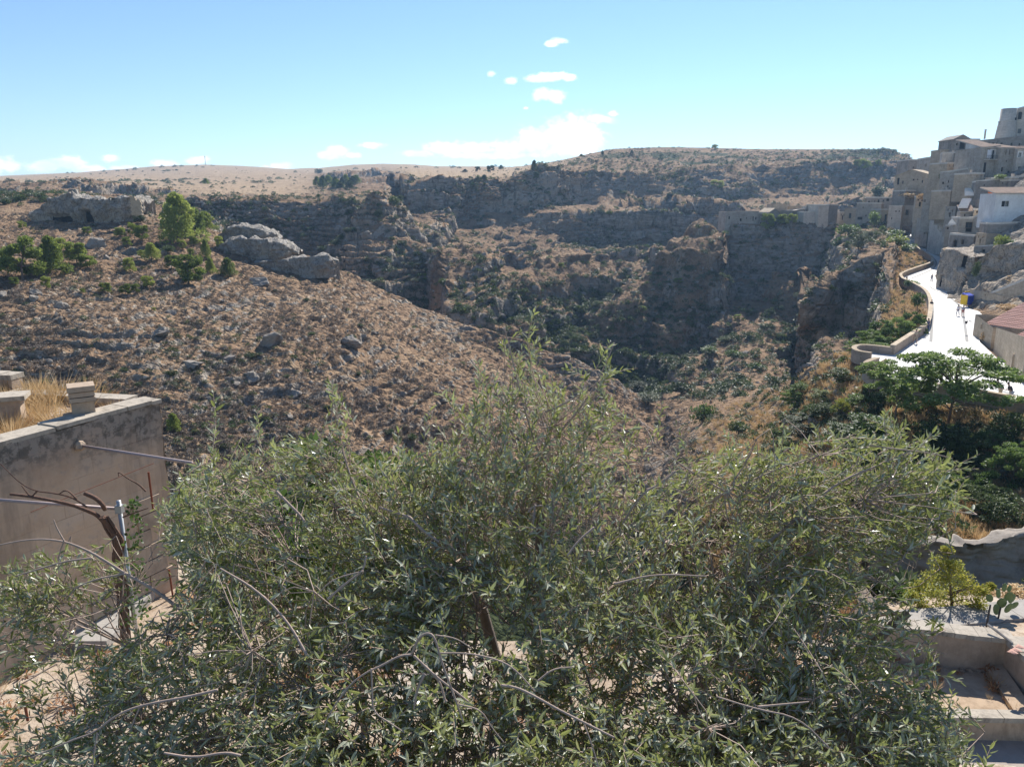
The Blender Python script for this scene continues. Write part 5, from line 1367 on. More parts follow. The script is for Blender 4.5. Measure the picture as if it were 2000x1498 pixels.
# the rock church front on the street: a carved rock mass
def crag(name, label, front, back, z0, z1, mat, seed, amp_=1.1, openings=(), cat='rock', group=None, step=.45, bdir=None):
    """rock mass whose front follows a line; front = list of (x, y, ztop)"""
    A = Vector(front[0]); 
    pts = [Vector(p) for p in front]
    L = sum((b - a).xy.length for a, b in zip(pts[:-1], pts[1:]))
    nu = max(6, int(L / step)); nv = max(6, int((z1 - z0) / step))
    us = np.linspace(0, 1, nu + 1)
    cum = [0]
    for a, b in zip(pts[:-1], pts[1:]): cum.append(cum[-1] + (b - a).xy.length)
    X = np.interp(us * L, cum, [p.x for p in pts]); Y_ = np.interp(us * L, cum, [p.y for p in pts]); ZT = np.interp(us * L, cum, [p.z for p in pts])
    dx = np.gradient(X); dy = np.gradient(Y_); nl = np.hypot(dx, dy); nx_, ny_ = dy / nl, -dx / nl
    vv = np.linspace(0, 1, nv + 1)[:, None]
    Zg = z0 + (ZT[None] - z0) * vv
    lean = .10 * (Zg - z0)
    n1 = fbm(X[None] / 3 + seed + 0 * Zg, Y_[None] / 3 + 0 * Zg, Zg / 3.5, 4, seed, ridge=True)
    n2 = fbm(X[None] / 1.0 + seed + 0 * Zg, Y_[None] / 1.0 + 0 * Zg, Zg / 1.2, 3, seed + 3)
    n3 = fbm(X[None] / .5 + seed + 0 * Zg, Y_[None] / .5 + 0 * Zg, Zg / .35, 3, seed + 6, ridge=True)
    n4 = np.abs(np.modf(np.abs(Zg / 1.15 + .5 * n2 + 60))[0] - .5) * 2
    n5 = fbm(X[None] / 1.3 + seed + 0 * Zg, Y_[None] / 1.3 + 0 * Zg, Zg / 7, 3, seed + 12, ridge=True)
    dsp = amp_ * (.45 * np.minimum(n5, .35) + n1 * .85 + n2 * .45 + n3 * .16 - .10 * (n4 > .86)) * np.clip((Zg - z0) / 3, .15, 1)
    U_ = us[None] * L + 0 * Zg
    for (u0, u1, v0, v1, dd) in openings:
        inside = (sstep(u0 - .1, u0 + .1, U_) * (1 - sstep(u1 - .1, u1 + .1, U_)) * sstep(z0 + v0 - .1, z0 + v0 + .1, Zg) * (1 - sstep(z0 + v1 - .15, z0 + v1 + .1, Zg)))
        dsp = dsp * (1 - inside) - inside * (dd if cat != 'church' else .1)
    Xg = X[None] + nx_[None] * (dsp - lean); Yg = Y_[None] + ny_[None] * (dsp - lean)
    # top receding
    if bdir is None: bdir = (-float(nx_.mean()), -float(ny_.mean()))
    bl_ = math.hypot(*bdir); bx_, by_ = bdir[0] / bl_, bdir[1] / bl_
    nb = 10
    tb = np.linspace(0, 1, nb + 1)[1:, None]
    Xt = Xg[-1][None] + bx_ * tb * back; Yt = Yg[-1][None] + by_ * tb * back
    Zt = ZT[None] + amp_ * .8 * fbm(Xt / 2.5, Yt / 2.5, 0 * Xt, 3, seed + 9)
    Zt[-1] = z0 - 2
    XX = np.concatenate([Xg, Xt]); YY = np.concatenate([Yg, Yt]); ZZ = np.concatenate([Zg, Zt])
    v = np.stack([XX, YY, ZZ], -1).reshape(-1, 3)
    c0 = v.mean(0); c0[2] = z0
    idx = np.arange(XX.size).reshape(XX.shape)
    q = np.stack([idx[:-1, :-1], idx[:-1, 1:], idx[1:, 1:], idx[1:, :-1]], -1).reshape(-1, 4)
    me = np_mesh(name, v - c0, q); me.materials.append(MATS[mat])
    o = link(name, me, loc=tuple(c0)); tag(o, label, cat, group)
    for (u0, u1, v0, v1, dd) in openings:
        if dd < .5: continue
        m = MB(); q = []
        for uu_, vv_2 in ((u0, v0), (u1, v0), (u1, v1), (u0, v1)):
            i_ = min(nu, max(0, int(round(uu_ / L * nu)))); ln = .10 * vv_2 + .0
            off = (-.55 * dd if cat != 'church' else -.02) - ln
            q.append((X[i_] + nx_[i_] * off - c0[0], Y_[i_] + ny_[i_] * off - c0[1], z0 + vv_2 - c0[2]))
        m.add(q, [(0, 1, 2, 3)]); m.build('opening_shade', MATS['inner_shade'], o)  # near-black sheet paints the shade within carved doors and rock hollows
    return o
zr = ROAD_Z
cA = road_pt(1829, 562); cB = road_pt(1887, 583)
d_ = (cB - cA).xy; Lc = d_.length
def up_to(px, py, Y): return P(px, py, Y).z
F0 = P(1843, 500, cA.y + 10); Lb = math.hypot(cA.x - F0.x, cA.y - F0.y)
crag('rock_church', 'weathered rock church front with carved doors and a dark square window beside the street', [(F0.x, F0.y, up_to(1843, 486, F0.y)), (cA.x, cA.y, up_to(1838, 487, cA.y)), (cA.x * .5 + cB.x * .5, cA.y * .5 + cB.y * .5, up_to(1862, 488, (cA.y + cB.y) / 2)), (cB.x, cB.y, up_to(1893, 505, cB.y)), (cB.x + 4, cB.y + 5, up_to(1905, 495, cB.y + 5))], 9,
     zr - .5, 0, 'church_rock', 5, .9, cat='church', step=.28, bdir=(.85, .5),
     openings=[(Lb + Lc * .06, Lb + Lc * .16, .9, 3.4, .9), (Lb + Lc * .74, Lb + Lc * .82, .4, 3.1, 1.0), (Lb + Lc * .85, Lb + Lc * .98, 2.2, 4.6, 1.3), (Lb + Lc * .62, Lb + Lc * .84, 5.6, 8.0, 2.2), (Lb + Lc * .60, Lb + Lc * .68, 3.4, 4.6, .6), (Lb + Lc * .18, Lb + Lc * .22, 3.0, 4.2, .5)])
house('block_wall', 'big retaining wall of squared stones above the tiled roof at the right', 'wall', 1888, 2060, 590, 618, 132, 108, 6, 'stone_b', None, pt2=515, extra=3, batter=.04, openings=[(1928, 574, 4, 3, 'hole'), (1937, 572, 3, 2, 'hole'), (1950, 598, 3, 2, 'hole')])
crag('rocky_slope', 'dark overgrown rock slope behind the big retaining wall', [tuple(P(1890, 560, 142).xy) + (P(1900, 520, 142).z,), tuple(P(1935, 520, 138).xy) + (P(1935, 480, 138).z,), tuple(P(2060, 500, 124).xy) + (P(2060, 470, 124).z,)], 16, -14, 0, 'church_rock', 8, 1.8, step=.5)

# near house on the right of the street
g0 = road_pt(1898, 672)
house('street_house', 'plain stone house end with small arched window facing the street', 'house', 1901, 1939, 614, 676, 100, 92, 10, 'stone_b', None, extra=2, pt2=640, roof='none', openings=[(1917, 633, 5, 9, 'arch'), (1914, 659, 6, 12, 'bluedoor')])
house('street_house', 'long stone house with grey arched door and red tiled roof beside the street', 'house', 1939, 2003, 640, 742, 90, 72, 9, 'stone_b', None, extra=2, pt2=660, roof='none', openings=[(1984, 692, 9, 52, 'arch'), (1946, 657, 2, 6, 'hole')])
for nm, lab, ax, Ya, bx, Yb, zz, dep_, rg in (('tiled_roof', 'upper slope of pale red roof tiles over the street house', (1921, 634), 97, (2040, 636), 90, 0, 7.5, 2.6), ('tiled_roof', 'lower slope of red roof tiles at the right edge over the street house', (1966, 662), 84, (2060, 672), 78, 0, 6, 1.9)):
    A = P(*ax, Ya); B = P(*bx, Yb); ux = (B - A); L = ux.xy.length
    o = empty(nm, A, math.atan2(ux.y, ux.x), lab, 'roof')
    tile_roof(o, 0, L, 0, dep_, 0, rg, 'tiles_red')
    m = MB(); m.prism([(0.1, .3), (L - .1, .3), (L - .1, dep_), (0.1, dep_)], -2.5, [-.25, -.25, rg - .25, rg - .25]); m.build('gable_wall', MATS['stone_b'], o)
# wall lamp on bracket
o = empty('wall_lamp', P(1900, 626, 101), 0, 'iron wall lamp on a bracket sticking out from the stone house corner', 'lamp')
m = MB(); m.tube([(0, 0, 0), (-.8, 0, 0)], .04, 5); m.tube([(0, 0, -.35), (-.5, 0, 0)], .03, 5); m.build('bracket', MATS['iron'], o)
m = MB(); m.prism([(-.95, -.13), (-.7, -.13), (-.7, .13), (-.95, .13)], -.45, -.08, -.3); m.build('lantern', MATS['iron'], o)
# ------------------------------------------------------------------ people on the street
MATS['skin'] = plain('skin', (0.42, 0.26, 0.19), .6, .3)
MATS['hair'] = plain('dark_hair', (0.03, 0.022, 0.018), .6, .3)
def cloth(name, c): return plain(name, c, .85, .1)
CL = {'white': cloth('white_cotton', (.75, .75, .75)), 'grey': cloth('grey_cotton', (.35, .36, .40)), 'black': cloth('black_cotton', (.03, .03, .035)), 'red': cloth('red_cotton', (.38, .10, .08)),
      'navy': cloth('navy_cotton', (.05, .07, .16)), 'blue': cloth('light_blue_cotton', (.25, .38, .60)), 'khaki': cloth('khaki_cotton', (.42, .36, .26)), 'denim': cloth('denim', (.12, .18, .30))}
def skin_mesh(name, verts, edges, radii, mat):
    me = bpy.data.meshes.new(name)
    me.from_pydata(verts, edges, [])
    o = bpy.data.objects.new(name, me); C.objects.link(o)
    md = o.modifiers.new('skin', 'SKIN'); md.use_smooth_shade = True
    sv = me.skin_vertices[0].data
    for i, r in enumerate(radii): sv[i].radius = r if isinstance(r, tuple) else (r, r)
    sv[0].use_root = True
    ss = o.modifiers.new('sub', 'SUBSURF'); ss.levels = 1; ss.render_levels = 1
    me.materials.append(mat)
    return o
def person(loc, rz, label, shirt, legs, pose='walk', h=1.72, shorts=False):
    o = empty('person', loc, rz, label, 'person')
    s = h / 1.72
    st = .16 if pose == 'walk' else .03
    V = [(0, 0, .95), (0, 0, 1.15), (0, 0, 1.40), (0, .0, 1.50), (0, -.02, 1.62), (0, -.02, 1.70),
         (.17, 0, 1.40), (.24, .03, 1.13), (.24, -.08, .90), (.24, -.13, .80),
         (-.17, 0, 1.40), (-.24, -.03, 1.13), (-.22, -.12, .92), (-.22, -.18, .83),
         (.09, 0, .90), (.10, -st, .50), (.10, -st * .9, .09), (.10, -st - .17, .03),
         (-.09, 0, .90), (-.10, st * .7, .50), (-.10, st * 1.7, .09), (-.10, st * 1.4 - .12, .03)]
    if pose == 'raise':
        V[7] = (.27, -.12, 1.52); V[8] = (.14, -.22, 1.74); V[9] = (.09, -.25, 1.80)
        V[11] = (-.27, -.12, 1.52); V[12] = (-.14, -.22, 1.74); V[13] = (-.09, -.25, 1.80)
    if pose == 'lean':
        for k in (1, 2, 3, 4, 5, 6, 7, 8, 9, 10, 11, 12, 13):
            V[k] = (V[k][0], V[k][1] - (V[k][2] - .95) * .55, V[k][2] - .08 if k > 1 else V[k][2])
        V[8] = (.24, -.62, 1.05); V[9] = (.16, -.70, 1.04); V[12] = (-.24, -.62, 1.05); V[13] = (-.16, -.70, 1.04)
    V = [tuple(c * s for c in v) for v in V]
    E = [(0, 1), (1, 2), (2, 3), (3, 4), (4, 5), (2, 6), (6, 7), (7, 8), (8, 9), (2, 10), (10, 11), (11, 12), (12, 13), (0, 14), (14, 15), (15, 16), (16, 17), (0, 18), (18, 19), (19, 20), (20, 21)]
    R = [(.13, .10), (.13, .10), (.13, .10), .055, .095, .09, .06, .042, .035, .035, .06, .042, .035, .035, .08, .055, .04, .04, .08, .055, .04, .04]
    b = skin_mesh('body', V, E, R, MATS['skin']); b.parent = o
    sh = skin_mesh('shirt', [V[k] for k in (0, 1, 2, 6, 7, 10, 11)], [(0, 1), (1, 2), (2, 3), (3, 4), (2, 5), (5, 6)], [(.16, .125), (.155, .12), (.155, .12), .08, .06, .08, .06], CL[shirt]); sh.parent = o
    ends = (15, 19) if shorts else (16, 20)
    if shorts: tr = skin_mesh('shorts', [V[0], V[14], V[15], V[18], V[19]], [(0, 1), (1, 2), (0, 3), (3, 4)], [(.15, .12), .10, .08, .10, .08], CL[legs])
    else: tr = skin_mesh('trousers', [V[0], V[14], V[15], V[16], V[18], V[19], V[20]], [(0, 1), (1, 2), (2, 3), (0, 4), (4, 5), (5, 6)], [(.15, .12), .10, .075, .06, .10, .075, .06], CL[legs])
    tr.parent = o
    m = MB(); hx = V[5]; m.ball((hx[0], hx[1] + .025, hx[2] + .015), (.1, .11, .1), 10, 7); hr = m.build('hair', MATS['hair'], o, True)
    return o
person(road_pt(1811, 649), math.radians(200), 'person in dark clothes with raised arms standing against the curved parapet', 'navy', 'navy', 'raise', 1.8)
person(road_pt(1787, 671), math.radians(20), 'person in khaki shorts walking in front of the parapet corner', 'khaki', 'khaki', 'walk', 1.7, True)
person(road_pt(1818, 607), math.radians(150), 'person in black walking alone near the gutter line in midstreet', 'black', 'black', 'walk')
person(road_pt(1870, 617), math.radians(180), 'person in pale grey clothes, left of the pair walking up the street', 'white', 'grey', 'walk')
person(road_pt(1880, 618), math.radians(180), 'person with reddish shorts, right of the pair walking up the street', 'grey', 'red', 'walk', 1.68, True)
person(road_pt(1819, 551), math.radians(170), 'person in blue walking below the rock church corner', 'denim', 'denim', 'walk')
person(road_pt(1770, 551), math.radians(30), 'person in grey at the inside of the parapet loop', 'grey', 'khaki', 'walk')
person(road_pt(1952, 779) + Vector((0, 0, 0)), math.radians(200), 'person in light blue shirt leaning on the lower right parapet', 'blue', 'khaki', 'lean')
person(road_pt(1973, 786), math.radians(200), 'person in black top bending at the lower right parapet', 'black', 'grey', 'lean')
person(road_pt(1783, 468), math.radians(0), 'person in dark clothes, left of three at the top of the street', 'black', 'black', 'stand')
person(road_pt(1787, 469), math.radians(40), 'person in navy, middle of three at the top of the street', 'navy', 'black', 'stand')
person(road_pt(1790.5, 470), math.radians(300), 'person in dark red top, right of three at the top of the street', 'red', 'black', 'stand')
person(road_pt(1839, 482) + Vector((0, 0, 0)), math.radians(100), 'person in red at the foot of the pock-marked front', 'red', 'navy', 'stand')
# parked three-wheeler at the end of the street
o = empty('three_wheeler', road_pt(1769, 463), math.radians(15), 'small dark three-wheeled taxi parked at the top of the street', 'three wheeler')
MATS['dark_paint'] = plain('dark_blue_paint', (.03, .04, .08), .3, .5)
m = MB(); m.prism([(-.6, -1.2), (.6, -1.2), (.62, 1.2), (-.62, 1.2)], .35, [.9, .9, 1.1, 1.1]); m.prism([(-.55, -.6), (.55, -.6), (.58, 1.1), (-.58, 1.1)], 1.1, [1.65, 1.65, 1.75, 1.75], .06); m.build('body', MATS['dark_paint'], o)
m = MB(); m.prism([(-.5, -.72), (.5, -.72), (.5, -.66), (-.5, -.66)], 1.0, 1.55); m.build('windscreen', MATS['glass'], o)
m = MB(); m.box((0, .2, 1.78), (1.3, 2.0, .08)); m.build('canopy', MATS['white_cloth'], o)
for x, y in ((0, -1.0), (-.6, .8), (.6, .8)):
    m = MB(); m.tube([(x - .08, y, .28), (x + .08, y, .28)], .28, 12); w_ = m.build('wheel', MATS['iron'], o)
for x in (-.4, .4):
    m = MB(); m.ball((x, -1.22, .7), .1, 8, 5); m.build('headlight', MATS['white_frame'], o)
# ------------------------------------------------------------------ trees and bushes one can tell apart
def put(kind, px, py, hpx, wpx, label=None, group=None, name=None, cat='tree', mat=None, near=20, var=None, sink=.05, Y=None, trunk=True):
    b = on_ground(px, py, near) if Y is None else P(px, py, Y)
    s_ = b.y / 1500.0 * 1.02
    h = hpx * s_; w = wpx * s_ / .95
    if kind in ('pine',): w = wpx * s_ / .72
    if kind in ('tall_leafy',): w = wpx * s_ / .62
    b.z -= h * sink
    nm = name or {'pine': 'pine_tree', 'round_pine': 'pine_tree', 'bush': 'bush', 'ailanthus': 'leafy_tree', 'tall_leafy': 'leafy_tree', 'olive_bush': 'olive_tree'}[kind]
    v = rnd.randint(0, 2) if var is None else var
    return plant(nm, kind, v, b, h * 1.04, w, label, cat, group, mat, trunk=trunk)

GP = 'young pines scattered over the left hillside'
pines = [('pine', 350, 480, 95, 62, 'tallest conical pine on the left hillside, above its own dark shadow'),
 ('pine', 381, 461, 48, 36, 'pine standing directly right of the tallest conical pine'),
 ('pine', 402, 454, 36, 30, 'shorter pine, second to the right of the tallest pine'),
 ('round_pine', 45, 548, 94, 80, 'broad dense pine, largest of the left edge clump'),
 ('round_pine', 4, 532, 48, 40, 'pine cut by the left edge of the view'),
 ('pine', 104, 538, 72, 42, 'pale upright pine right of the broad dense pine'),
 ('round_pine', 124, 512, 50, 42, 'rounded pine behind the clump, top hidden by none'),
 ('round_pine', 150, 517, 46, 42, 'rounded pine at the right end of the left clump'),
 ('round_pine', 171, 524, 32, 34, 'small low pine leaning at the clump right end'),
 ('round_pine', 368, 556, 64, 64, 'spreading open pine with visible trunk below the tallest pine'),
 ('pine', 445, 542, 36, 26, 'upright little pine above the stone slab, right of the spreading pine'),
 ('pine', 411, 534, 30, 17, 'narrow little pine between the spreading pine and the slab'),
 ('round_pine', 255, 534, 32, 26, 'lone egg shaped pine left of the spreading pine'),
 ('pine', 295, 510, 32, 27, 'small conical pine left below the tallest pine'),
 ('pine', 401, 507, 36, 15, 'very narrow pine right of the tallest pine shadow'),
 ('round_pine', 427, 489, 26, 19, 'bright small pine at the left foot of the rock outcrop'),
 ('pine', 340, 842, 36, 22, 'lone yellow-green young pine low on the slope beside the near wall')]
pines[6] = pines[6][:5] + ('rounded pine in the back row of the left clump',)
for k, x, y, h, w, lab in pines: put(k, x, y, h, w, lab, GP)
for x, y, h, w in [(259, 461, 26, 19), (280, 475, 32, 30), (235, 464, 20, 24), (249, 482, 20, 20), (44, 450, 16, 16), (171, 461, 15, 20), (206, 573, 22, 26), (245, 576, 24, 22), (266, 573, 20, 18),
                   (287, 561, 24, 28), (357, 492, 20, 18), (378, 482, 18, 17), (128, 541, 20, 16), (92, 566, 28, 20), (276, 503, 16, 13), (336, 527, 30, 30), (340, 470, 20, 18), (372, 500, 14, 14), (30, 560, 16, 20), (160, 573, 10, 12), (300, 610, 9, 10)]:
    put('round_pine', x, y, h, w, 'small yellow-green pine bush low on the stony left hillside', GP)
GB = 'dark bushes on the left hillside'
for x, y, h, w in [(227, 426, 17, 24), (248, 424, 15, 24), (273, 437, 18, 17), (189, 426, 20, 18), (80, 391, 15, 17), (12, 400, 12, 22), (683, 665, 14, 18), (302, 490, 18, 26), (325, 495, 16, 24),
                   (490, 700, 12, 34), (332, 733, 12, 22), (702, 640, 8, 12), (608, 655, 8, 14), (562, 738, 8, 14), (745, 605, 6, 8), (600, 590, 9, 12), (650, 540, 10, 22), (300, 790, 15, 20), (700, 735, 9, 12), (640, 800, 12, 16), (760, 850, 14, 18), (800, 860, 16, 22)]:
    put('bush', x, y, h, w, 'rounded dark green bush growing low among the stones of the left hillside', GB, cat='bush', trunk=False)
put('bush', 623, 340, 12, 13, 'single round dark tree on the bare plateau field left of centre', cat='tree', near=500)
put('pine', 402, 360, 11, 10, 'single small tree on the plateau edge behind the tallest pine', near=300)
GG = 'pine grove on the dark ledge left of centre'
for i in range(13):
    put('pine', 622 + i * 6 + rnd.uniform(-3, 3), 366 + rnd.uniform(-7, 5), rnd.uniform(13, 20), rnd.uniform(12, 18), 'small pine in the grove on the rock ledge under the bare field', GG, near=200, mat='dark_leaf' if i % 3 else None)
GS = 'lone trees along the skyline'
for x, y, h, w, lab in [(1044, 336, 20, 10, 'tallest dark narrow tree on the shoulder of the skyline hill'), (1048, 352, 15, 13, 'small tree just below the tallest narrow skyline tree'), (957, 338, 15, 17, 'roundest tree on the low skyline left of the narrow tree'),
                        (934, 338, 10, 12, 'small round tree left of the roundest skyline tree'), (978, 333, 8, 8, 'tiny tree right of the roundest skyline tree'), (945, 352, 9, 10, 'small tree below the roundest skyline tree'), (908, 340, 6, 9, 'tiny bush at the left of the skyline tree row'),
                        (1135, 307, 5, 7, 'tiny bush on the rising skyline'), (1177, 307, 9, 6, 'tiny pointed tree on the rising skyline'), (1233, 303, 8, 6, 'tiny tree under the hilltop'), (1396, 294, 10, 14, 'broad dark tree on top of the long flat skyline'),
                        (1686, 337, 22, 28, 'round pale green tree in the shaded cliff under the right skyline'), (1661, 327, 15, 16, 'left of the two pale trees in the shaded cliff'), (1715, 326, 12, 14, 'rightmost small tree in the shaded upper cliff'), (1400, 370, 17, 28, 'dark tree below the zigzag path on the far slope')]:
    put('pine' if w <= 10 else 'round_pine', x, y, h, w, lab, GS, near=250, mat='dark_leaf' if y > 300 and x < 1300 else None)
GF = 'bushes on the far slopes of the gorge'
for x, y, h, w in [(766, 408, 22, 20), (772, 392, 10, 14), (640, 492, 14, 20), (655, 480, 13, 20), (668, 470, 13, 20), (680, 462, 12, 18), (692, 452, 10, 14), (785, 482, 14, 18), (765, 470, 9, 12), (1097, 523, 10, 14), (1125, 616, 20, 24), (1069, 563, 14, 20), (1140, 590, 9, 14), (1052, 590, 10, 14),
                   (835, 548, 16, 18), (870, 560, 18, 24), (810, 575, 16, 20), (930, 520, 14, 12), (1170, 600, 12, 18), (1210, 570, 10, 14), (1290, 540, 10, 14), (1347, 530, 14, 18), (1325, 555, 12, 22), (1250, 610, 12, 14), (1440, 625, 12, 16), (1420, 670, 14, 26), (1190, 430, 8, 14), (1300, 600, 12, 16), (1218, 380, 8, 12), (1240, 392, 6, 8)]:
    put('bush' if rnd.random() < .7 else 'round_pine', x, y, h, w, 'dark green bush clinging to the ledges across the gorge', GF, cat='bush', near=190, trunk=False)
# convent and garden trees
for x, y, h, w, k, lab, mt in [(1497, 452, 34, 30, 'round_pine', 'leftmost of the trees growing before the convent wall', None), (1527, 441, 22, 26, 'round_pine', 'middle tree growing before the convent wall', None), (1543, 442, 20, 20, 'round_pine', 'rightmost tree growing before the convent wall', None),
                           (1711, 443, 30, 24, 'bush', 'dense round dark tree beside the square stone house', 'green_leaf'), (1717, 386, 24, 30, 'bush', 'olive-brown bush growing on the buried stone house', None), (1656, 462, 28, 34, 'bush', 'bright leafy bush below the white terrace', 'green_leaf'),
                           (1683, 490, 34, 34, 'olive_bush', 'larger grey-green olive tree on the cliff edge', None), (1698, 468, 16, 24, 'olive_bush', 'smaller grey-green olive behind the larger one', None), (1738, 482, 26, 40, 'bush', 'yellow-green rounded bush at the cliff top beside the street', 'yellow_leaf'),
                           (1772, 494, 22, 28, 'bush', 'dark green bush just left of the upper street', 'green_leaf'), (1738, 462, 14, 34, 'bush', 'low climbing green hedge at the head of the street', 'green_leaf'), (1649, 482, 22, 26, 'bush', 'green bush lower on the cliff below the bright leafy bush', 'green_leaf'),
                           (1721, 452, 12, 10, 'bush', 'small planter bush at the end of the street', 'green_leaf'), (1696, 446, 12, 18, 'bush', 'low green bush left of the planter', 'green_leaf')]:
    put(k, x, y, h, w, lab, None, cat='tree' if k != 'bush' else 'bush', mat=mt, near=170)
for x, y, h, w, Y, lab in [(1782, 566, 22, 24, 168, 'dark bush hanging outside the loop of the parapet'), (1792, 598, 34, 22, 125, 'tall dark bush against the outside of the curved parapet'), (1772, 560, 16, 16, 160, 'small bush at the foot of the parapet loop'), (1748, 640, 18, 40, 128, 'tawny bush above the green trees beside the parapet')]:
    put('bush', x, y, h, w, lab, None, cat='bush', mat='green_leaf' if 'tawny' not in lab else 'straw', Y=Y)
# trees below the parapet
GT = 'leafy green trees crowded outside the parapet'
for x, y, h, w, Y in [(1672, 694, 34, 40, 92), (1694, 696, 56, 52, 93), (1722, 694, 72, 56, 95), (1752, 688, 74, 54, 98), (1780, 672, 66, 46, 101), (1706, 700, 40, 46, 89), (1735, 700, 44, 44, 91), (1796, 650, 40, 26, 110)]:
    put('ailanthus', x, y, h, w, 'bright green leafy tree in the thicket between the two parapets', GT, Y=Y)
put('ailanthus', 1850, 838, 172, 215, 'large umbrella shaped green tree spreading over the street', None, Y=62.5, var=1)
put('ailanthus', 1752, 800, 108, 110, 'thin sparse tree with bare stems left of the umbrella tree', None, Y=65, var=2)
put('ailanthus', 1700, 760, 60, 60, 'low leafy tree between the two round bastions', None, Y=72, var=0)
GD = 'trees on the shaded slope under the street'
r_ = random.Random(5)
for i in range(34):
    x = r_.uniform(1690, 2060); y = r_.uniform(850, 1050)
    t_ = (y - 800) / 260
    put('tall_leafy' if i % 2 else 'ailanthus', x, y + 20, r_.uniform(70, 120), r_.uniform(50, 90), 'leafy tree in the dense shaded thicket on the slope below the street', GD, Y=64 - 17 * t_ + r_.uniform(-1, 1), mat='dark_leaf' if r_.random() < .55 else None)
for x, y, h, w, Y, lab in [(1968, 960, 120, 85, 52, 'sunlit fresh green tree at the right edge on the shaded slope'), (1925, 905, 70, 60, 56, 'smaller sunlit tree left of the sunlit tree at the right edge')]:
    put('ailanthus', x, y, h, w, lab, None, Y=Y)
GK_ = 'fresh green saplings on the near bank'
for i in range(30):
    x = r_.uniform(1500, 1740); y = r_.uniform(730, 980)
    if y < 700 + (1700 - x) * .42 + 20: continue
    put('ailanthus' if i % 3 else 'tall_leafy', x, y, r_.uniform(24, 50), r_.uniform(34, 64), 'fresh green sapling among the dry grass of the near bank', GK_, near=40, mat='yellow_leaf' if i % 5 == 0 else ('green_leaf' if i % 2 else 'dark_leaf'))
# bottom of the gorge
for x, y, h, w, k, lab, mt in [(1372, 826, 52, 44, 'bush', 'bright green round tree at the bottom of the gorge', 'green_leaf'), (1330, 770, 30, 40, 'bush', 'dark green tree mass in the gorge bed', 'dark_leaf'), (1296, 775, 30, 44, 'bush', 'left dark tree beside the spur end in the gorge bed', 'dark_leaf'),
                               (1432, 702, 22, 30, 'bush', 'green tree on the ruined wall across the gorge', 'green_leaf'), (1478, 725, 20, 30, 'bush', 'leafy bush left of the two bastions', 'green_leaf'), (1265, 790, 26, 50, 'olive_bush', 'grey olive mass where the spur meets the gorge bed', None), (1250, 762, 18, 40, 'olive_bush', 'small grey olive behind the spur end', None),
                               (1400, 690, 16, 34, 'bush', 'low spreading bush above the gorge bed', 'green_leaf'), (1445, 850, 34, 40, 'bush', 'dark bush overhanging the deep gully', 'dark_leaf')]:
    put(k, x, y, h, w, lab, None, cat='tree', mat=mt, near=60)

# ---- boulders and outcrops
GBO = 'pale boulders lying on the left hillside'
RK = [rock_mesh('boulder', 60 + i, 4, rough=.42, mat='rock_warm') for i in range(7)]
def boulder(px, py, wpx, label, group=None, flat=.85):
    b = on_ground(px, py, 20)
    w = wpx * b.y / 1500.0 / 2.0
    o = link('boulder', RK[rnd.randrange(7)], loc=b + Vector((0, 0, w * .0)))
    o.rotation_euler = (rnd.uniform(-.3, .3), rnd.uniform(-.3, .3), rnd.uniform(0, 6.28))
    o.scale = (w, w * rnd.uniform(.75, 1), w * flat * rnd.uniform(.8, 1.15))
    tag(o, label, 'boulder', group)
for x, y, w, lab in [(80, 423, 40, 'big grey boulder left of the cave rock'), (190, 483, 42, 'split grey boulder above the left pine clump'), (210, 506, 20, 'upright small boulder right of the split boulder'), (316, 497, 20, 'leaning boulder beside the tallest pine shadow'),
                     (124, 602, 38, 'square grey boulder below the left pine clump'), (66, 584, 28, 'boulder left of the square grey boulder'), (280, 584, 20, 'white faced boulder under the egg shaped pine'), (336, 614, 24, 'long pale stone in mid slope'),
                     (315, 650, 38, 'pile of dark stones with a green shoot'), (525, 675, 64, 'long dark rock in the middle of the slope'), (677, 672, 48, 'dark round rock topped by a bush'), (511, 556, 52, 'broken ledge stone under the slab'),
                     (373, 716, 46, 'dark ledge rock left in the lower slope'), (445, 703, 40, 'ledge rock right of the dark ledge rock'), (490, 738, 40, 'sunken rock under the ledge rocks'), (575, 771, 44, 'pale fractured rock low on the slope'), (731, 653, 20, 'grey stone near the spur crest'), (708, 662, 24, 'grey stone left of the crest stone')]:
    boulder(x, y, w, lab, GBO)
for i in range(26):
    x = rnd.uniform(-20, 800); y = rnd.uniform(560, 860)
    if y < 545 + max(0, x - 640) * .5: continue
    boulder(x, y, rnd.uniform(9, 24), 'weathered grey boulder half sunk in the dry scrub of the left hillside', GBO)

def outcrop(name, label, line, back, base_z, mat, seed, amp_, step, openings=(), group='pale rock outcrops on the left hillside'):
    fr = []
    for px, py, Y in line: v = P(px, py, Y); fr.append((v.x, v.y, v.z))
    return crag(name, label, fr, back, base_z, 0, mat, seed, amp_, openings, 'rock', group, step)
outcrop('rock_outcrop', 'long pale cave rock with a dark hollow at the far left', [(60, 425, 200), (78, 402, 198), (110, 384, 197), (135, 378, 197), (150, 386, 197), (190, 390, 197), (235, 386, 198), (262, 384, 200), (275, 402, 203)], 9, P(170, 438, 197).z, 'rock', 12, 2.4, .36,
        [(15.5, 18, .3, 3.2, 2.2), (7, 13, .2, 2.0, .8)])
outcrop('rock_outcrop', 'upper tier of the pale outcrop right of the tallest pine', [(424, 462, 196), (440, 446, 195), (470, 442, 194), (505, 447, 194), (532, 456, 196), (545, 470, 199)], 8, P(470, 484, 193).z, 'rock', 14, 2.0, .3)
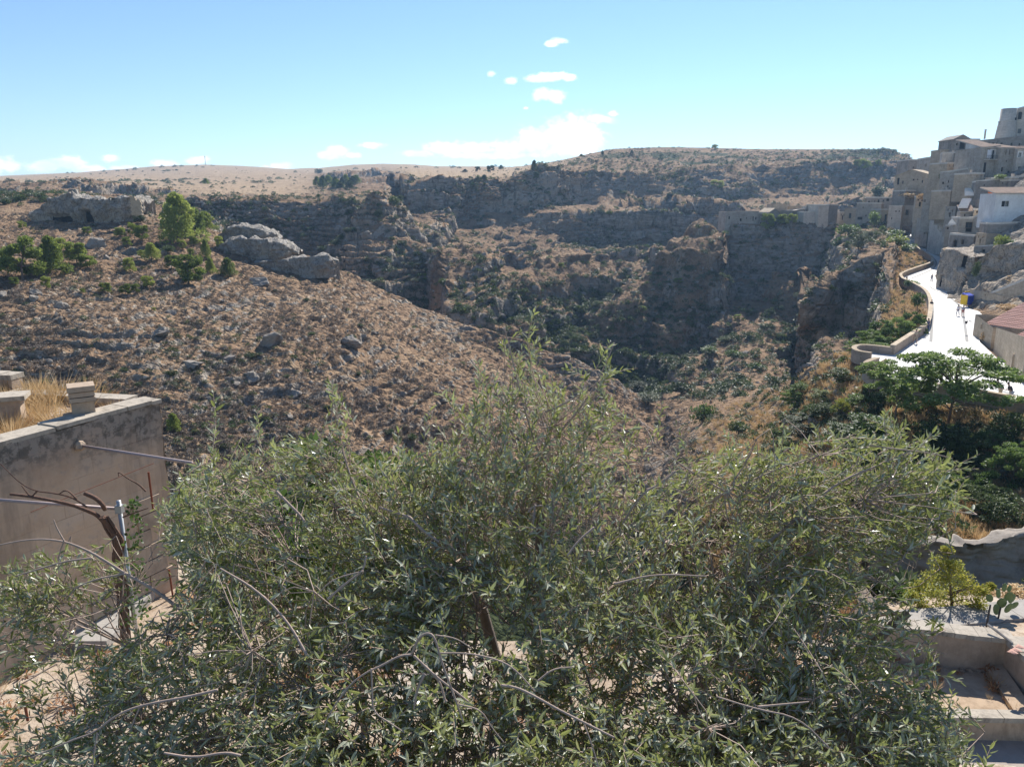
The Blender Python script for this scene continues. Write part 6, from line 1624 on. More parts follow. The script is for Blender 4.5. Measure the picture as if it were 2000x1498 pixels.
outcrop('rock_outcrop', 'lower bulging tier of the pale outcrop with a dark overhang', [(412, 496, 188), (430, 478, 186), (465, 466, 185), (510, 468, 185), (545, 474, 187), (575, 492, 190)], 9, P(480, 520, 184).z, 'rock', 16, 2.2, .3, [(5, 9, .1, 1.6, 1.3)])
outcrop('rock_outcrop', 'long pale slab with vertical cracks at the edge of the spur', [(486, 526, 181), (498, 514, 180), (560, 506, 179), (600, 502, 179), (640, 499, 181), (656, 512, 185)], 6, P(570, 545, 178).z, 'rock', 18, 1.6, .28)
outcrop('rock_outcrop', 'round knob of rock on top of the cave rock', [(128, 384, 199), (134, 370, 199), (148, 370, 199), (154, 384, 200)], 2.5, P(140, 392, 199).z, 'rock', 20, .5, .3)
# ruined wall beside the cave rock
o = empty('ruined_wall', P(268, 420, 195), .15, 'broken masonry pillar of a ruin at the right end of the cave rock', 'ruin')
for k in range(9):
    for q in range(4):
        if k > 6 and q > 1: continue
        m = MB(); w_ = .62; m.box((-1.0 + q * w_ + (k % 2) * .2, rnd.uniform(-.06, .06), .25 + k * .5), (w_ * .96, .8, .48)); m.build('stone_block', MATS['stone_b'], o)

# antenna mast on the far hill
o = empty('radio_mast', on_ground(401, 324, 900), 0, 'thin lattice radio mast on the far left skyline', 'mast')
hm_ = 17 * o.location.y / 1500
m = MB()
for a in (0, 2.09, 4.19): m.tube([(.9 * math.cos(a), .9 * math.sin(a), -2), (.35 * math.cos(a), .35 * math.sin(a), hm_)], .14, 4)
for k in range(8):
    z_ = k * hm_ / 8; q = .9 - .55 * k / 8
    for a in (0, 2.09, 4.19): m.tube([(q * math.cos(a), q * math.sin(a), z_), (q * math.cos(a + 2.09), q * math.sin(a + 2.09), z_ + hm_ / 8)], .07, 3)
m.build('lattice', MATS['iron'], o)
m = MB(); m.tube([(0, 0, hm_), (0, 0, hm_ + 3)], .1, 5); m.box((0, 0, hm_ - 1.5), (1.4, 1.4, 1.2)); m.build('antenna', MATS['iron'], o)

# tell the repeats apart: by where they stand and their order from the left
ORD = ['first', 'second', 'third', 'fourth', 'fifth', 'sixth', 'seventh', 'eighth', 'ninth', 'tenth', 'eleventh', 'twelfth', 'thirteenth', 'fourteenth', 'fifteenth', 'sixteenth', 'seventeenth', 'eighteenth', 'nineteenth', 'twentieth']
def order_labels(prefix, bands, fmt):
    """bands: list of (row limit, phrase)"""
    obs = [o for o in bpy.data.objects if o.get('label') == prefix]
    got = {}
    for o in obs:
        l = o.location; row = row_px(l.z, l.y)
        ph = next((p_ for lim, p_ in bands if row < lim), bands[-1][1])
        got.setdefault(ph, []).append(o)
    for ph, os_ in got.items():
        os_.sort(key=lambda o: o.location.x / o.location.y)
        for k, o in enumerate(os_):
            if len(os_) == 1: o['label'] = fmt % ('only', ph)
            elif k == len(os_) - 1: o['label'] = fmt % ('rightmost', ph)
            elif k == 0: o['label'] = fmt % ('leftmost', ph)
            elif k < 20: o['label'] = (fmt % (ORD[k] + ' from left', ph))
order_labels('small yellow-green pine bush low on the stony left hillside', [(470, 'beside the tallest pine'), (515, 'level with the tallest pine foot'), (556, 'below the pine clump row'), (999, 'lowest on the slope')], 'small yellow-green pine bush, %s of those %s')
order_labels('rounded dark green bush growing low among the stones of the left hillside', [(445, 'along the cave rock'), (560, 'around the pines'), (690, 'in mid slope'), (760, 'in the lower slope'), (999, 'just above the olive tree')], 'rounded dark bush among stones, %s of those %s')
order_labels('weathered grey boulder half sunk in the dry scrub of the left hillside', [(620, 'below the pines'), (690, 'in mid slope'), (760, 'in the lower slope'), (999, 'just above the garden wall')], 'weathered half sunk boulder, %s of those %s')
order_labels('dark green bush clinging to the ledges across the gorge', [(440, 'on the upper cliffs'), (530, 'on the middle ledges'), (590, 'on the lower ledges'), (999, 'near the gorge bed')], 'dark green bush across the gorge, %s of those %s')
order_labels('fresh green sapling among the dry grass of the near bank', [(800, 'high on the near bank'), (880, 'halfway down the near bank'), (999, 'low on the near bank')], 'fresh green sapling, %s of those %s')
order_labels('small pine in the grove on the rock ledge under the bare field', [(999, 'in the ledge grove under the bare field')], 'small pine, %s of those %s')
order_labels('bright green leafy tree in the thicket between the two parapets', [(999, 'in the thicket outside the parapet')], 'bright green leafy tree, %s of those %s')

for x, y, h, w, Y, k, mt, lab in [(1952, 350, 10, 22, 189, 'bush', 'green_leaf', 'green bush on the ledge between the roofs above the white house'), (1955, 486, 34, 22, 146, 'bush', 'yellow_leaf', 'yellow-green fig bush below the arched base wall'), (1805, 392, 16, 22, 236, 'bush', 'straw', 'dry bush left of the slim tower house'),
                                  (1985, 560, 26, 40, 126, 'bush', 'straw', 'straw coloured bush at the right edge above the block wall'), (1968, 606, 14, 50, 112, 'bush', 'straw', 'dry growth along the foot of the big block wall'), (1926, 668, 26, 22, 95, 'bush', 'straw', 'dry shrub hanging on the street house corner'),
                                  (1840, 352, 14, 10, 218, 'bush', 'dark_leaf', 'dark ivy patch on the blank wall'), (1775, 388, 12, 40, 262, 'bush', 'straw', 'golden dry grass bank beneath the gabled ruin'), (1975, 478, 10, 30, 145, 'bush', 'green_leaf', 'trailing green vine at the right edge under the arches'), (1905, 540, 34, 16, 136, 'bush', 'dark_leaf', 'dark ivy in the cleft right of the rock church'),
                                  (1862, 492, 8, 26, 158, 'bush', 'straw', 'dry tuft on top of the rock church')]:
    put(k, x, y, h, w, lab, None, cat='bush', mat=mt, Y=Y, trunk=False)

# verge between the street parapet and the cliff
_poly = [(p.x, p.y) for p in Lp] + [(p.x, p.y) for p in reversed(Rp)]
def in_xy(x, y, poly):
    c = False; n = len(poly); j = n - 1
    for i in range(n):
        xi, yi = poly[i]; xj, yj = poly[j]
        if (yi > y) != (yj > y) and x < (xj - xi) * (y - yi) / (yj - yi) + xi: c = not c
        j = i
    return c
pts = []
r_ = random.Random(77); tr_n = 0
while len(pts) < 1500 and tr_n < 20000:
    tr_n += 1
    Y = r_.uniform(92, 262); u = r_.uniform(pxu(1722), pxu(1822)); x = u * Y
    if in_xy(x, Y, _poly) or in_xy(x + 1.0, Y, _poly) or in_xy(x - 1.0, Y, _poly): continue
    if u > pxu(1815) or not any(in_xy(x + q, Y, _poly) for q in (2.5, 5, 8, 11, 14)): continue
    pts.append((x, Y, ground_z(x, Y) - .05))
if pts:
    sc_ = np.array([[r_.uniform(.35, 1.15)] * 3 for _ in pts]); rt_ = np.array([[r_.gauss(0, .15), r_.gauss(0, .15), r_.uniform(0, 6.28)] for _ in pts])
    gn_scatter('street_verge_scrub', pts, sc_, rt_, proto_straw + proto_brown + proto_dark[:2], pick=[r_.choice((0, 1, 0, 1, 2, 3, 4, 5)) for _ in pts])
print('verge', len(pts))
# ------------------------------------------------------------------ garden, walls and pergola close by
def garden_wall_mat():
    t = NT('stained_plaster_wall')
    v = t.coord()
    sx = t.n('ShaderNodeSeparateXYZ'); t.l(v, sx.inputs[0])
    n1 = t.noise(v, 1.1, 6, 0.65); n2 = t.noise(v, 7, 6, 0.7); n3 = t.noise(v, 30, 4, 0.7)
    base = t.ramp(n1, [(0.3, (0.40, 0.285, 0.20)), (0.5, (0.53, 0.39, 0.275)), (0.7, (0.58, 0.45, 0.34))])
    base = t.mix(t.ramp(n2, [(0.55, 0.0), (0.7, 0.5)]), base, (0.33, 0.30, 0.27))
    h_ = t.math('ADD', sx.outputs[2], t.math('MULTIPLY', t.math('SUBTRACT', n1, .5), 1.3))
    topm = t.n('ShaderNodeMapRange'); topm.inputs[1].default_value = -.75; topm.inputs[2].default_value = -.1
    t.l(h_, topm.inputs[0])
    base = t.mix(t.math('MULTIPLY', topm.outputs[0], .8), base, (0.25, 0.235, 0.21))
    lich = t.math('MULTIPLY', topm.outputs[0], t.ramp(n2, [(0.46, 0.0), (0.56, 1.0)]))
    base = t.mix(t.math('MULTIPLY', lich, .65), base, (0.055, 0.055, 0.05))
    vv = t.n('ShaderNodeCombineXYZ'); t.l(sx.outputs[0], vv.inputs[0]); t.l(sx.outputs[2], vv.inputs[1])
    b = t.n('ShaderNodeTexBrick'); b.inputs['Scale'].default_value = 1.; b.inputs['Brick Width'].default_value = .52; b.inputs['Row Height'].default_value = .262
    b.inputs['Mortar Size'].default_value = .008; b.inputs['Color1'].default_value = (1, 1, 1, 1); b.inputs['Color2'].default_value = (.84, .82, .79, 1); b.inputs['Mortar'].default_value = (.45, .4, .36, 1)
    t.l(vv.outputs[0], b.inputs['Vector'])
    bm_ = t.math('MULTIPLY', t.ramp(n1, [(.46, 0.), (.62, 1.)]), .45)
    base = t.mix(bm_, base, t.mix(1.0, base, b.outputs[0], 'MULTIPLY'))
    base = t.mix(t.math('MULTIPLY', t.ramp(t.noise(t.coord((3, 3, .5)), .7, 5, .7), [(.52, 0.), (.66, 1.)]), .45), base, (.20, .155, .12))
    hh = t.math('ADD', n2, t.math('MULTIPLY', n3, .3))
    hh = t.math('ADD', hh, t.math('MULTIPLY', t.math('MULTIPLY', b.outputs['Fac'], bm_), -.8))
    return t.done(t.bsdf(base, 0.93, t.bump(hh, .5, .03), .08))
MATS['garden_wall'] = garden_wall_mat()
MATS['lichen_cap'] = stone('lichen_coping', (0.44, 0.385, 0.31), (0.15, 0.13, 0.105), 0.9, bump=1., bscale=4)
MATS['block_near'] = stone('garden_tufa_block', (0.44, 0.34, 0.25), (0.20, 0.15, 0.11), 0.5, bump=.8, bscale=4)
MATS['galv'] = plain('galvanised_pipe', (0.42, 0.42, 0.41), .45, .4, .6, .15, 15)
MATS['rust_pipe'] = plain('pinkish_old_pipe', (0.40, 0.32, 0.30), .6, .3, .2, .2, 20)
MATS['vine_bark'] = plain('shaggy_vine_bark', (0.16, 0.10, 0.075), .95, .05, 0, .4, 30, .8)
MATS['concrete'] = stone('old_concrete', (0.38, 0.35, 0.31), (0.17, 0.15, 0.13), .7, bump=.5, bscale=3)
MATS['court_plaster'] = stone('ochre_court_plaster', (0.48, 0.36, 0.25), (0.24, 0.17, 0.11), .8, bump=.4, bscale=2.5)
MATS['grey_plaster'] = stone('grey_court_plaster', (0.40, 0.34, 0.29), (0.22, 0.18, 0.15), .7, bump=.3, bscale=2.5)

E1 = Vector((-5.83, 12.05, -3.08)); E0 = Vector((-8.15, 7.15, -3.08))
ud = (E1 - E0).normalized(); nd = Vector((ud.y, -ud.x, 0))       # nd points into the garden
gw = empty('garden_wall', E0, math.atan2(ud.y, ud.x), 'tall stained plaster garden wall with a sloping lichen-dark top at the left', 'wall')
Lw = (E1 - E0).length
bm = bmesh.new()
nx, nz = 44, 26
grid = []
for j in range(nz + 1):
    row = []
    for i in range(nx + 1):
        x = Lw * i / nx; z = -3.4 + 3.4 * j / nz
        row.append(bm.verts.new((x - (0.02 * math.sin(z * 5) if i == nx else 0), -.17 + .025 * float(fbm(np.array(x / .6), np.array(z / .6), np.array(0.), 4, 5)), z + (0.03 * float(fbm(np.array(x * 2.), np.array(0.), np.array(0.), 3, 6)) if j == nz else 0))))
    grid.append(row)
for j in range(nz):
    for i in range(nx): bm.faces.new((grid[j][i], grid[j][i + 1], grid[j + 1][i + 1], grid[j + 1][i]))
def q4(*p): bm.faces.new([bm.verts.new(a) for a in p])
q4((Lw, -.17, -3.4), (Lw, .2, -3.4), (Lw, .2, 0), (Lw, -.17, 0)); q4((0, .2, -3.4), (0, .2, 0), (Lw, .2, 0), (Lw, .2, -3.4)); q4((0, -.17, 0), (Lw, -.17, 0), (Lw, .2, 0), (0, .2, 0))
me = bpy.data.meshes.new('plaster_face'); bm.to_mesh(me); bm.free()
link('plaster_face', me, gw, MATS['garden_wall'])
m = MB()
x = 0
k = 0
while x < Lw:
    w = rnd.uniform(.35, .7); w = min(w, Lw - x + .03)
    m = MB(); m.box((x + w / 2, .015 + rnd.uniform(-.01, .01), .03 + rnd.uniform(-.012, .012)), (w * .99, .41 + rnd.uniform(-.03, .02), .06), rnd.uniform(-.02, .02)); m.build('coping_stone', MATS['lichen_cap'], gw)
    x += w
# squared blocks showing in the lower half where the plaster has gone
z = -3.3; row = 0
while z < -1.5:
    x = Lw * .12 - (row % 2) * .25
    while x < Lw * .97:
        w = rnd.uniform(.42, .62)
        if fbm(np.array(x), np.array(z), np.array(3.), 2, 9) > -.25 + .35 * (z + 3.3) / 1.8 and x + w < Lw - .05:
            m = MB(); m.box((x + w / 2, -.182 + rnd.uniform(-.008, .008), z + .13), (w - .018, .05, .245)); m.build('stone_block', MATS['block_near'], gw)
        x += w
    z += .262; row += 1
def near_pt(along, out, z): return E0 + ud * along + nd * out + Vector((0, 0, z))

# raised terrace with straw behind the wall
tv = [E0 - nd * .15 + Vector((0, 0, -.38)), E1 - nd * .15 + Vector((0, 0, -.32)), Vector((-6.7, 13.0, -3.45)), Vector((-9.4, 13.55, -3.35)), Vector((-16, 14.6, -3.2)), Vector((-16, 7.2, -3.3))]
bm = bmesh.new(); fc = bm.faces.new([bm.verts.new(p) for p in tv]); bmesh.ops.triangulate(bm, faces=[fc]); bmesh.ops.subdivide_edges(bm, edges=bm.edges[:], cuts=5, use_grid_fill=True)
for v in bm.verts: v.co.z += .07 * float(fbm(np.array(v.co.x), np.array(v.co.y), np.array(0.), 3, 3))
bmesh.ops.recalc_face_normals(bm, faces=bm.faces)
me = bpy.data.meshes.new('raised_terrace'); bm.to_mesh(me); bm.free()
if sum(p.normal.z for p in me.polygons) < 0: me.flip_normals()
tag(link('raised_terrace', me, mat=MATS['dirt']), kind='structure')
n = 1300; pts = []
while len(pts) < n:
    x = rnd.uniform(-15, -6.2); y = rnd.uniform(8, 13.6)
    s_ = (x - E0.x) * nd.x + (y - E0.y) * nd.y
    if s_ > -.35 or (x > -6.9 and y > 12.9): continue
    dens = .35 + .65 * (x < -7.3)
    if y > 11.6 and x > -8: dens *= .3
    if rnd.random() > dens: continue
    pts.append((x, y, -3.45 + rnd.uniform(0, .05)))
sc_ = np.array([[rnd.uniform(.22, .5)] * 3 for _ in pts])
rt_ = np.array([[rnd.gauss(0, .25), rnd.gauss(0, .25), rnd.uniform(0, 6.28)] for _ in pts])
ps1 = [tuft_proto('tuft', 60, 1.0, .022, 'straw', 105, dome=False, spread=.3), tuft_proto('tuft', 50, .8, .02, 'straw', 106, dome=False, spread=.4), tuft_proto('tuft', 60, .55, .03, 'rust_weed', 107, dome=False, spread=.5)]
gn_scatter('terrace_straw', pts, sc_, rt_, ps1, pick=[0 if rnd.random() < .6 else (1 if rnd.random() < .75 else 2) for _ in pts])
# low edge wall of the terrace
for (a, b, zt, lab) in (((-16, 14.7), (-9.0, 13.62), -3.0, 'upper stretch of the low pale edge wall behind the straw'), ((-9.0, 13.4), (-6.6, 12.9), -3.27, 'lower stretch of the low pale edge wall near the stacked pillar')):
    A = Vector((*a, zt)); B = Vector((*b, zt)); L = (B - A).length
    o = empty('edge_wall', A, math.atan2(B.y - A.y, B.x - A.x), lab, 'wall')
    m = MB(); m.box((L / 2, 0, -.75), (L, .26, 1.4)); m.build('wall_body', MATS['block_near'], o)
    x = 0
    while x < L:
        w = min(rnd.uniform(.5, .9), L - x + .01); m = MB(); m.box((x + w / 2, rnd.uniform(-.02, .02), rnd.uniform(-.01, .01)), (w * .98, .32, .09), rnd.uniform(-.02, .02)); m.build('coping_stone', MATS['lichen_cap'], o); x += w
# stacked pillar
pz = P(165, 815, 11.2); o = empty('stone_pillar', pz, .55, 'short pillar of stacked tufa slabs standing on the terrace edge', 'pillar')
for z0, h_, w_ in ((-.15, .42, .30), (.275, .07, .34), (.35, .075, .33), (.43, .085, .36)):
    m = MB(); m.prism([(-w_ / 2, -w_ / 2), (w_ / 2, -w_ / 2 + rnd.uniform(-.01, .01)), (w_ / 2, w_ / 2), (-w_ / 2, w_ / 2)], z0, z0 + h_ - .008, .03); m.build('stone_slab', MATS['block_near'], o)
o = empty('stone_bench', P(22, 812, 11.6), .35, 'broken block with a flat slab lying in the straw at the left edge', 'stone block')
m = MB(); m.box((0, 0, .1), (.34, .3, .34)); m.build('block', MATS['block_near'], o)
m = MB(); m.box((-.05, 0, .31), (.62, .42, .07)); m.build('slab', MATS['lichen_cap'], o)
o = link('stone', rock_mesh('stone', 77, 2, mat='block_near'), loc=P(140, 812, 11.1)); o.scale = (.14, .11, .09); tag(o, 'pale loose stone at the foot of the stacked pillar', 'stone')

# pole sticking out of the wall
st = near_pt(Lw * .52, .17, 0); 
a_, b_ = slope(155, 870)
# where the ray through the socket meets the wall face
tY = None
for k in range(2000):
    al = Lw * k / 2000; q = near_pt(al, .17, 0)
    if q.x / q.y >= a_: st = Vector((q.x, q.y, b_ * q.y)); break
a2, b2 = slope(375, 904)
en = None
for k in range(400):
    q = st + nd * (k * .01)
    if q.x / q.y >= a2: en = Vector((q.x, q.y, b2 * q.y)); break
o = empty('wall_pole', st, 0, 'pinkish metal pole jutting out of the garden wall toward the olive tree', 'pole')
m = MB(); m.tube([(0, 0, 0), en - st], .022, 8); m.build('pole_tube', MATS['rust_pipe'], o, True)
m = MB(); m.ball((0, 0, 0), (.09, .09, .08), 8, 5, .2); m.build('mortar_socket', MATS['block_near'], o)
# pergola post and bar
pt_top = P(237, 985, 9.0); pt_low = P(262, 1200, 9.0); pt_low = Vector((pt_top.x, pt_top.y, -6.35))
o = empty('pergola_post', pt_low, 0, 'galvanised pergola post beside the twisted vine', 'post')
m = MB(); m.tube([(0, 0, 0), pt_top - pt_low + Vector((-.03, 0, .05))], .028, 8); m.build('post_tube', MATS['galv'], o, True)
m = MB(); m.box((-.03, 0, (pt_top - pt_low).z - .06), (.08, .08, .1)); m.build('clamp', MATS['galv'], o)
bl = P(-60, 972, 8.6); br = pt_top + Vector((-.02, 0, -.06))
o = empty('pergola_bar', bl, 0, 'long horizontal pergola bar running from the left edge to the post', 'bar')
m = MB(); m.tube([(0, 0, 0), br - bl], .022, 8); m.build('bar_tube', MATS['rust_pipe'], o, True)
# vine
o = empty('vine', Vector((pt_low.x - .1, pt_low.y - .05, -6.35)), 0, 'old twisted grapevine with shaggy brown bark climbing the pergola', 'vine')
def rel(px, py, Y): return P(px, py, Y) - o.location
m = MB()
tw = [rel(252, 1330, 8.95), rel(246, 1230, 8.95), rel(240, 1150, 8.93), rel(226, 1095, 8.95), rel(234, 1060, 8.9), rel(218, 1035, 8.9), rel(200, 1010, 8.85)]
m.tube(smooth_line(tw, 2), [.038] * len(smooth_line(tw, 2)), 8)
for off in (-.05, .04, .0, -.02, .05, .02, -.035):
    m.tube(smooth_line([p + Vector((off + rnd.uniform(-.035, .035), rnd.uniform(-.05, .05), 0)) for p in tw], 2), rnd.uniform(.012, .024), 5)
tw2 = [rel(234, 1050, 8.9), rel(212, 1030, 8.9), rel(190, 1005, 8.9), rel(172, 998, 8.8), rel(140, 985, 8.8), rel(90, 975, 8.7), rel(50, 968, 8.7), rel(20, 965, 8.7)]
t2 = smooth_line(tw2, 2); m.tube(t2, [.03 - .016 * i / len(t2) for i in range(len(t2))], 6)
tw3 = [rel(205, 995, 8.85), rel(200, 985, 8.8), rel(188, 973, 8.8), rel(165, 963, 8.8)]
m.tube(smooth_line(tw3, 2), .026, 6)
for c in ([(170, 990), (140, 970), (100, 962), (72, 960), (40, 945), (0, 905)], [(72, 960), (60, 972), (42, 948)], [(150, 975), (130, 955), (115, 965)], [(285, 960), (270, 945), (250, 935), (230, 920), (232, 930)], [(240, 1010), (265, 1000), (290, 992)]):
    q = smooth_line([rel(x, y, 8.7) for x, y in c], 2); m.tube(q, [.012 - .007 * i / len(q) for i in range(len(q))], 5)
m.build('vine_trunk', MATS['vine_bark'], o, True)
p_, d__ = lobe_points([(*rel(x, y, 8.85), rr, .12, rr * 1.3) for x, y, rr in ((262, 985, .10), (268, 1020, .12), (262, 1060, .14), (270, 1110, .15), (262, 1150, .17), (275, 1190, .18), (255, 1215, .2))], 42, 31, .1)
v_, f_ = cards(p_, .055, .045, None, None, 32)
me = np_mesh('foliage', v_, f_, smooth=False); me.materials.append(MATS['green_leaf']); fo = link('foliage', me, o)
# rusty stakes
for x0, y0, x1, y1, Y, lab in ((290, 922, 298, 985, 11.4, 'pair of thin rusty stakes near the far end of the wall'), (317, 1108, 322, 1160, 12.0, 'short rusty stake on the bare ground past the wall end'), (330, 1112, 337, 1158, 11.6, 'leaning rusty stake right of the short one'), (42, 1340, 52, 1392, 7.8, 'rusty stake in the dry weeds at the lower left')):
    A = P(x1, y1, Y); B = P(x0, y0, Y)
    o = empty('rusty_stake', A, 0, lab, 'stake'); m = MB(); m.tube([(0, 0, -.1), B - A], .016, 6); m.build('stake_rod', MATS['rust'], o)
# washing line wires
o = empty('wire', P(60, 1000, 8.8), 0, 'thin rusty wire strung diagonally in front of the garden wall', 'wire')
m = MB(); m.tube([(0, 0, 0), P(300, 905, 10.5) - o.location], .004, 4); m.build('wire_strand', MATS['rust'], o)
# concrete slab edge in the garden
s0 = PZ(40, 1255, -6.2); s1 = PZ(215, 1252, -6.2)
o = empty('concrete_slab', s0, 0, 'pale concrete slab forming a step in the garden at the lower left', 'slab')
L = (s1 - s0).length; m = MB(); m.box((L / 2, .9, -.02), (L, 1.9, .16)); m.build('slab_top', MATS['concrete'], o)
# dry weeds of the garden floor
pts = []
while len(pts) < 750:
    x = rnd.uniform(-9, 5); y = rnd.uniform(4, 13)
    if (x - E0.x) * nd.x + (y - E0.y) * nd.y < .25: continue
    if fbm(np.array(x / 1.2), np.array(y / 1.2), np.array(0.), 2, 77) < -.05: continue
    pts.append((x, y, ground_z(x, y) - .01))
sc_ = np.array([[rnd.uniform(.12, .4)] * 3 for _ in pts]); rt_ = np.array([[rnd.gauss(0, .2), rnd.gauss(0, .2), rnd.uniform(0, 6.28)] for _ in pts])
gn_scatter('garden_weeds', pts, sc_, rt_, [ps1[2], ps1[1], tuft_proto('tuft', 46, .3, .08, 'rust_weed', 111)])

# fig bush behind the olive
def big_leaves(name, label, cat, px, py_top, Y, zb, w, mat, seed, L, W, n_l=12, per=60, group=None, hfrac=(.35, .95)):
    zt_ = P(px, py_top, Y).z; h = zt_ - zb; b = P(px, py_top, Y)
    o = empty(name, (b.x, b.y, zb), 0, label, cat, group)
    r_ = random.Random(seed)
    lobes = [(r_.uniform(-w, w) * .5, r_.uniform(-w, w) * .45, h * r_.uniform(*hfrac), .2 * w, .2 * w, .16 * w) for _ in range(n_l)]
    cm = crown_mesh('crown', lobes, per, L, W, seed, .2, .2); cm.materials.append(MATS[mat]); link('crown', cm, o)
    tm = trunk_mesh('trunk', [(a, b_, c - .1, d, e, f) for a, b_, c, d, e, f in lobes], h, .05, seed, .25); tm.materials.append(MATS['bark']); link('trunk', tm, o)
    return o
big_leaves('fig_tree', 'bright green fig tree rising behind the left half of the olive', 'tree', 690, 850, 8.2, -6.35, 1.5, 'green_leaf', 41, .12, .085, 22, 75, hfrac=(.7, .93))
big_leaves('fig_tree', 'second fresh green shrub showing through the olive on the left', 'tree', 570, 880, 7.6, -6.35, 1.4, 'green_leaf', 42, .11, .08, 20, 70, hfrac=(.6, .9))
big_leaves('shrub', 'yellowish shrub tip behind the olive left of the fig', 'shrub', 500, 890, 9.0, -6.35, 1.0, 'yellow_leaf', 43, .07, .02, 10, 90, hfrac=(.7, .92))

# ---- courtyard walls at the lower right
def flat_poly(name, pts, z, mat, kind=None):
    bm = bmesh.new(); fc = bm.faces.new([bm.verts.new(PZ(x, y, z)) for x, y in pts]); bmesh.ops.triangulate(bm, faces=[fc])
    me = bpy.data.meshes.new(name); bm.to_mesh(me); bm.free()
    if sum(p.normal.z for p in me.polygons) < 0: me.flip_normals()
    o = link(name, me, mat=MATS[mat])
    if kind: tag(o, kind=kind)
    return o
flat_poly('courtyard_floor', [(1640, 1275), (1932, 1288), (2004, 1402), (1640, 1392)], -7.35, 'court_plaster', 'structure')
flat_poly('lower_yard', [(1600, 1408), (2120, 1408), (2240, 1600), (1600, 1600)], -7.6, 'grey_plaster', 'structure')
def long_wall(name, label, a, b, z, h, w, mat, capm, n=9, base=None):
    A = PZ(*a, z); B = PZ(*b, z); L = (B - A).length
    o = empty(name, A, math.atan2(B.y - A.y, B.x - A.x), label, 'wall')
    m = MB(); m.box((L / 2, 0, -h / 2 - .04), (L, w, h)); m.build('wall_body', MATS[mat], o)
    for k in range(n):
        m = MB(); m.box((L * (k + .5) / n, rnd.uniform(-.015, .015), rnd.uniform(-.008, .008)), (L / n * .985, w + .08, .08), rnd.uniform(-.01, .01)); m.build('coping_stone', MATS[capm], o)
    return o
long_wall('courtyard_wall', 'crumbling white topped wall at the back of the small courtyard', (1700, 1214), (1976, 1243), -6.75, .95, .24, 'block_near', 'lichen_cap', 12)
long_wall('courtyard_wall', 'wall turning toward the viewer at the right corner of the courtyard', (1978, 1246), (2100, 1370), -6.75, .95, .24, 'block_near', 'lichen_cap', 7)
long_wall('courtyard_wall', 'low kerb with flaking top dividing the courtyard from the yard', (1760, 1396), (2110, 1402), -7.25, .4, .12, 'court_plaster', 'lichen_cap', 9)
long_wall('terrace_wall', 'ochre masonry wall with broad grey coping under the yellowing tree', (1700, 1218), (2080, 1186), -8.3, 1.2, .62, 'block_near', 'concrete', 7)
flat_poly('yard_between', [(1600, 1224), (2080, 1210), (2200, 1300), (1600, 1260)], -8.9, 'dirt', 'structure')
flat_poly('garden_behind', [(1600, 1216), (2100, 1184), (2100, 1150), (1600, 1160)], -8.75, 'dirt', 'structure')
# slanting kerb across the courtyard
A = PZ(1930, 1290, -7.3); B = PZ(2002, 1400, -7.3)
o = empty('slanting_kerb', A, math.atan2(B.y - A.y, B.x - A.x), 'slanting plaster kerb on the right side of the courtyard floor', 'kerb')
L = (B - A).length; m = MB(); m.prism([(0, -.12), (L, -.12), (L, .12), (0, .12)], -.1, [.03, .03, .1, .1]); m.build('kerb_body', MATS['court_plaster'], o)
o = empty('broken_plank', PZ(1928, 1224, -6.65), 0, 'pale plank leaning across the courtyard wall', 'plank')
m = MB(); m.tube([(0, 0, .05), PZ(1978, 1256, -6.7) - o.location], .02, 5); m.build('plank_rod', MATS['concrete'], o)
for x, y, lab in ((1924, 1236, 'black iron stake left on the grey coping'), (1950, 1203, 'short iron stub on the grey coping')):
    A = PZ(x, y, -8.2); o = empty('iron_stake', A, 0, lab, 'stake'); m = MB(); m.tube([(0, 0, -.1), (.02, 0, .62 if x < 1940 else .2)], .018, 6); m.build('stake_rod', MATS['iron'], o)
for (x, y) in ((1985, 1268), (1992, 1262), (1978, 1272)):
    A = PZ(x, y, -6.62); o = link('tile_shard', rock_mesh('tile_shard', 90, 1, (1, 1, .25), mat='tiles_red'), loc=A); o.scale = (.10, .08, .08); tag(o, 'broken red tile lying on the courtyard wall corner', 'tile', 'broken tiles on the courtyard wall corner')
# dead stems lying in the courtyard
o = empty('dead_stems', PZ(1880, 1262, -7.3), 0, 'tangle of dead creeper stems under the courtyard back wall', 'creeper')
m = MB()
for k in range(46):
    p0 = Vector((rnd.uniform(-.7, .7), rnd.uniform(-.15, .2), rnd.uniform(0, .1))); p1 = p0 + Vector((rnd.uniform(-.5, .5), rnd.uniform(-.2, .1), rnd.uniform(-.02, .2))); mid = p0.lerp(p1, .5) + Vector((0, 0, rnd.uniform(0, .15)))
    m.tube(smooth_line([p0, mid, p1], 1), .006, 4, False)
m.build('stems', MATS['vine_bark'], o)
# yellowing tree and prickly pear
yb = PZ(1856, 1215, -8.75)
o = empty('yellowing_tree', yb, 0, 'small tree with yellowing leaves behind the ochre wall at the right', 'tree')
lob = []
r_ = random.Random(9)
sc = yb.y / 1500
for x, y, r in [(1850, 1075, 14), (1835, 1100, 22), (1865, 1105, 20), (1815, 1130, 24), (1845, 1130, 26), (1880, 1130, 24), (1795, 1150, 22), (1825, 1160, 26), (1860, 1160, 28), (1895, 1150, 24), (1918, 1155, 18), (1780, 1165, 16), (1800, 1185, 20), (1840, 1190, 22), (1880, 1185, 24), (1910, 1178, 20), (1935, 1145, 10)]:
    q = P(x, y, yb.y + r_.uniform(-.35, .35)) - yb
    lob.append((q.x, q.y, q.z, r * sc, r * sc * .9, r * sc * .8))
cm = crown_mesh('crown', lob, 420, .062, .028, 71, 0, .1); cm.materials.append(MATS['yellow_leaf']); link('crown', cm, o)
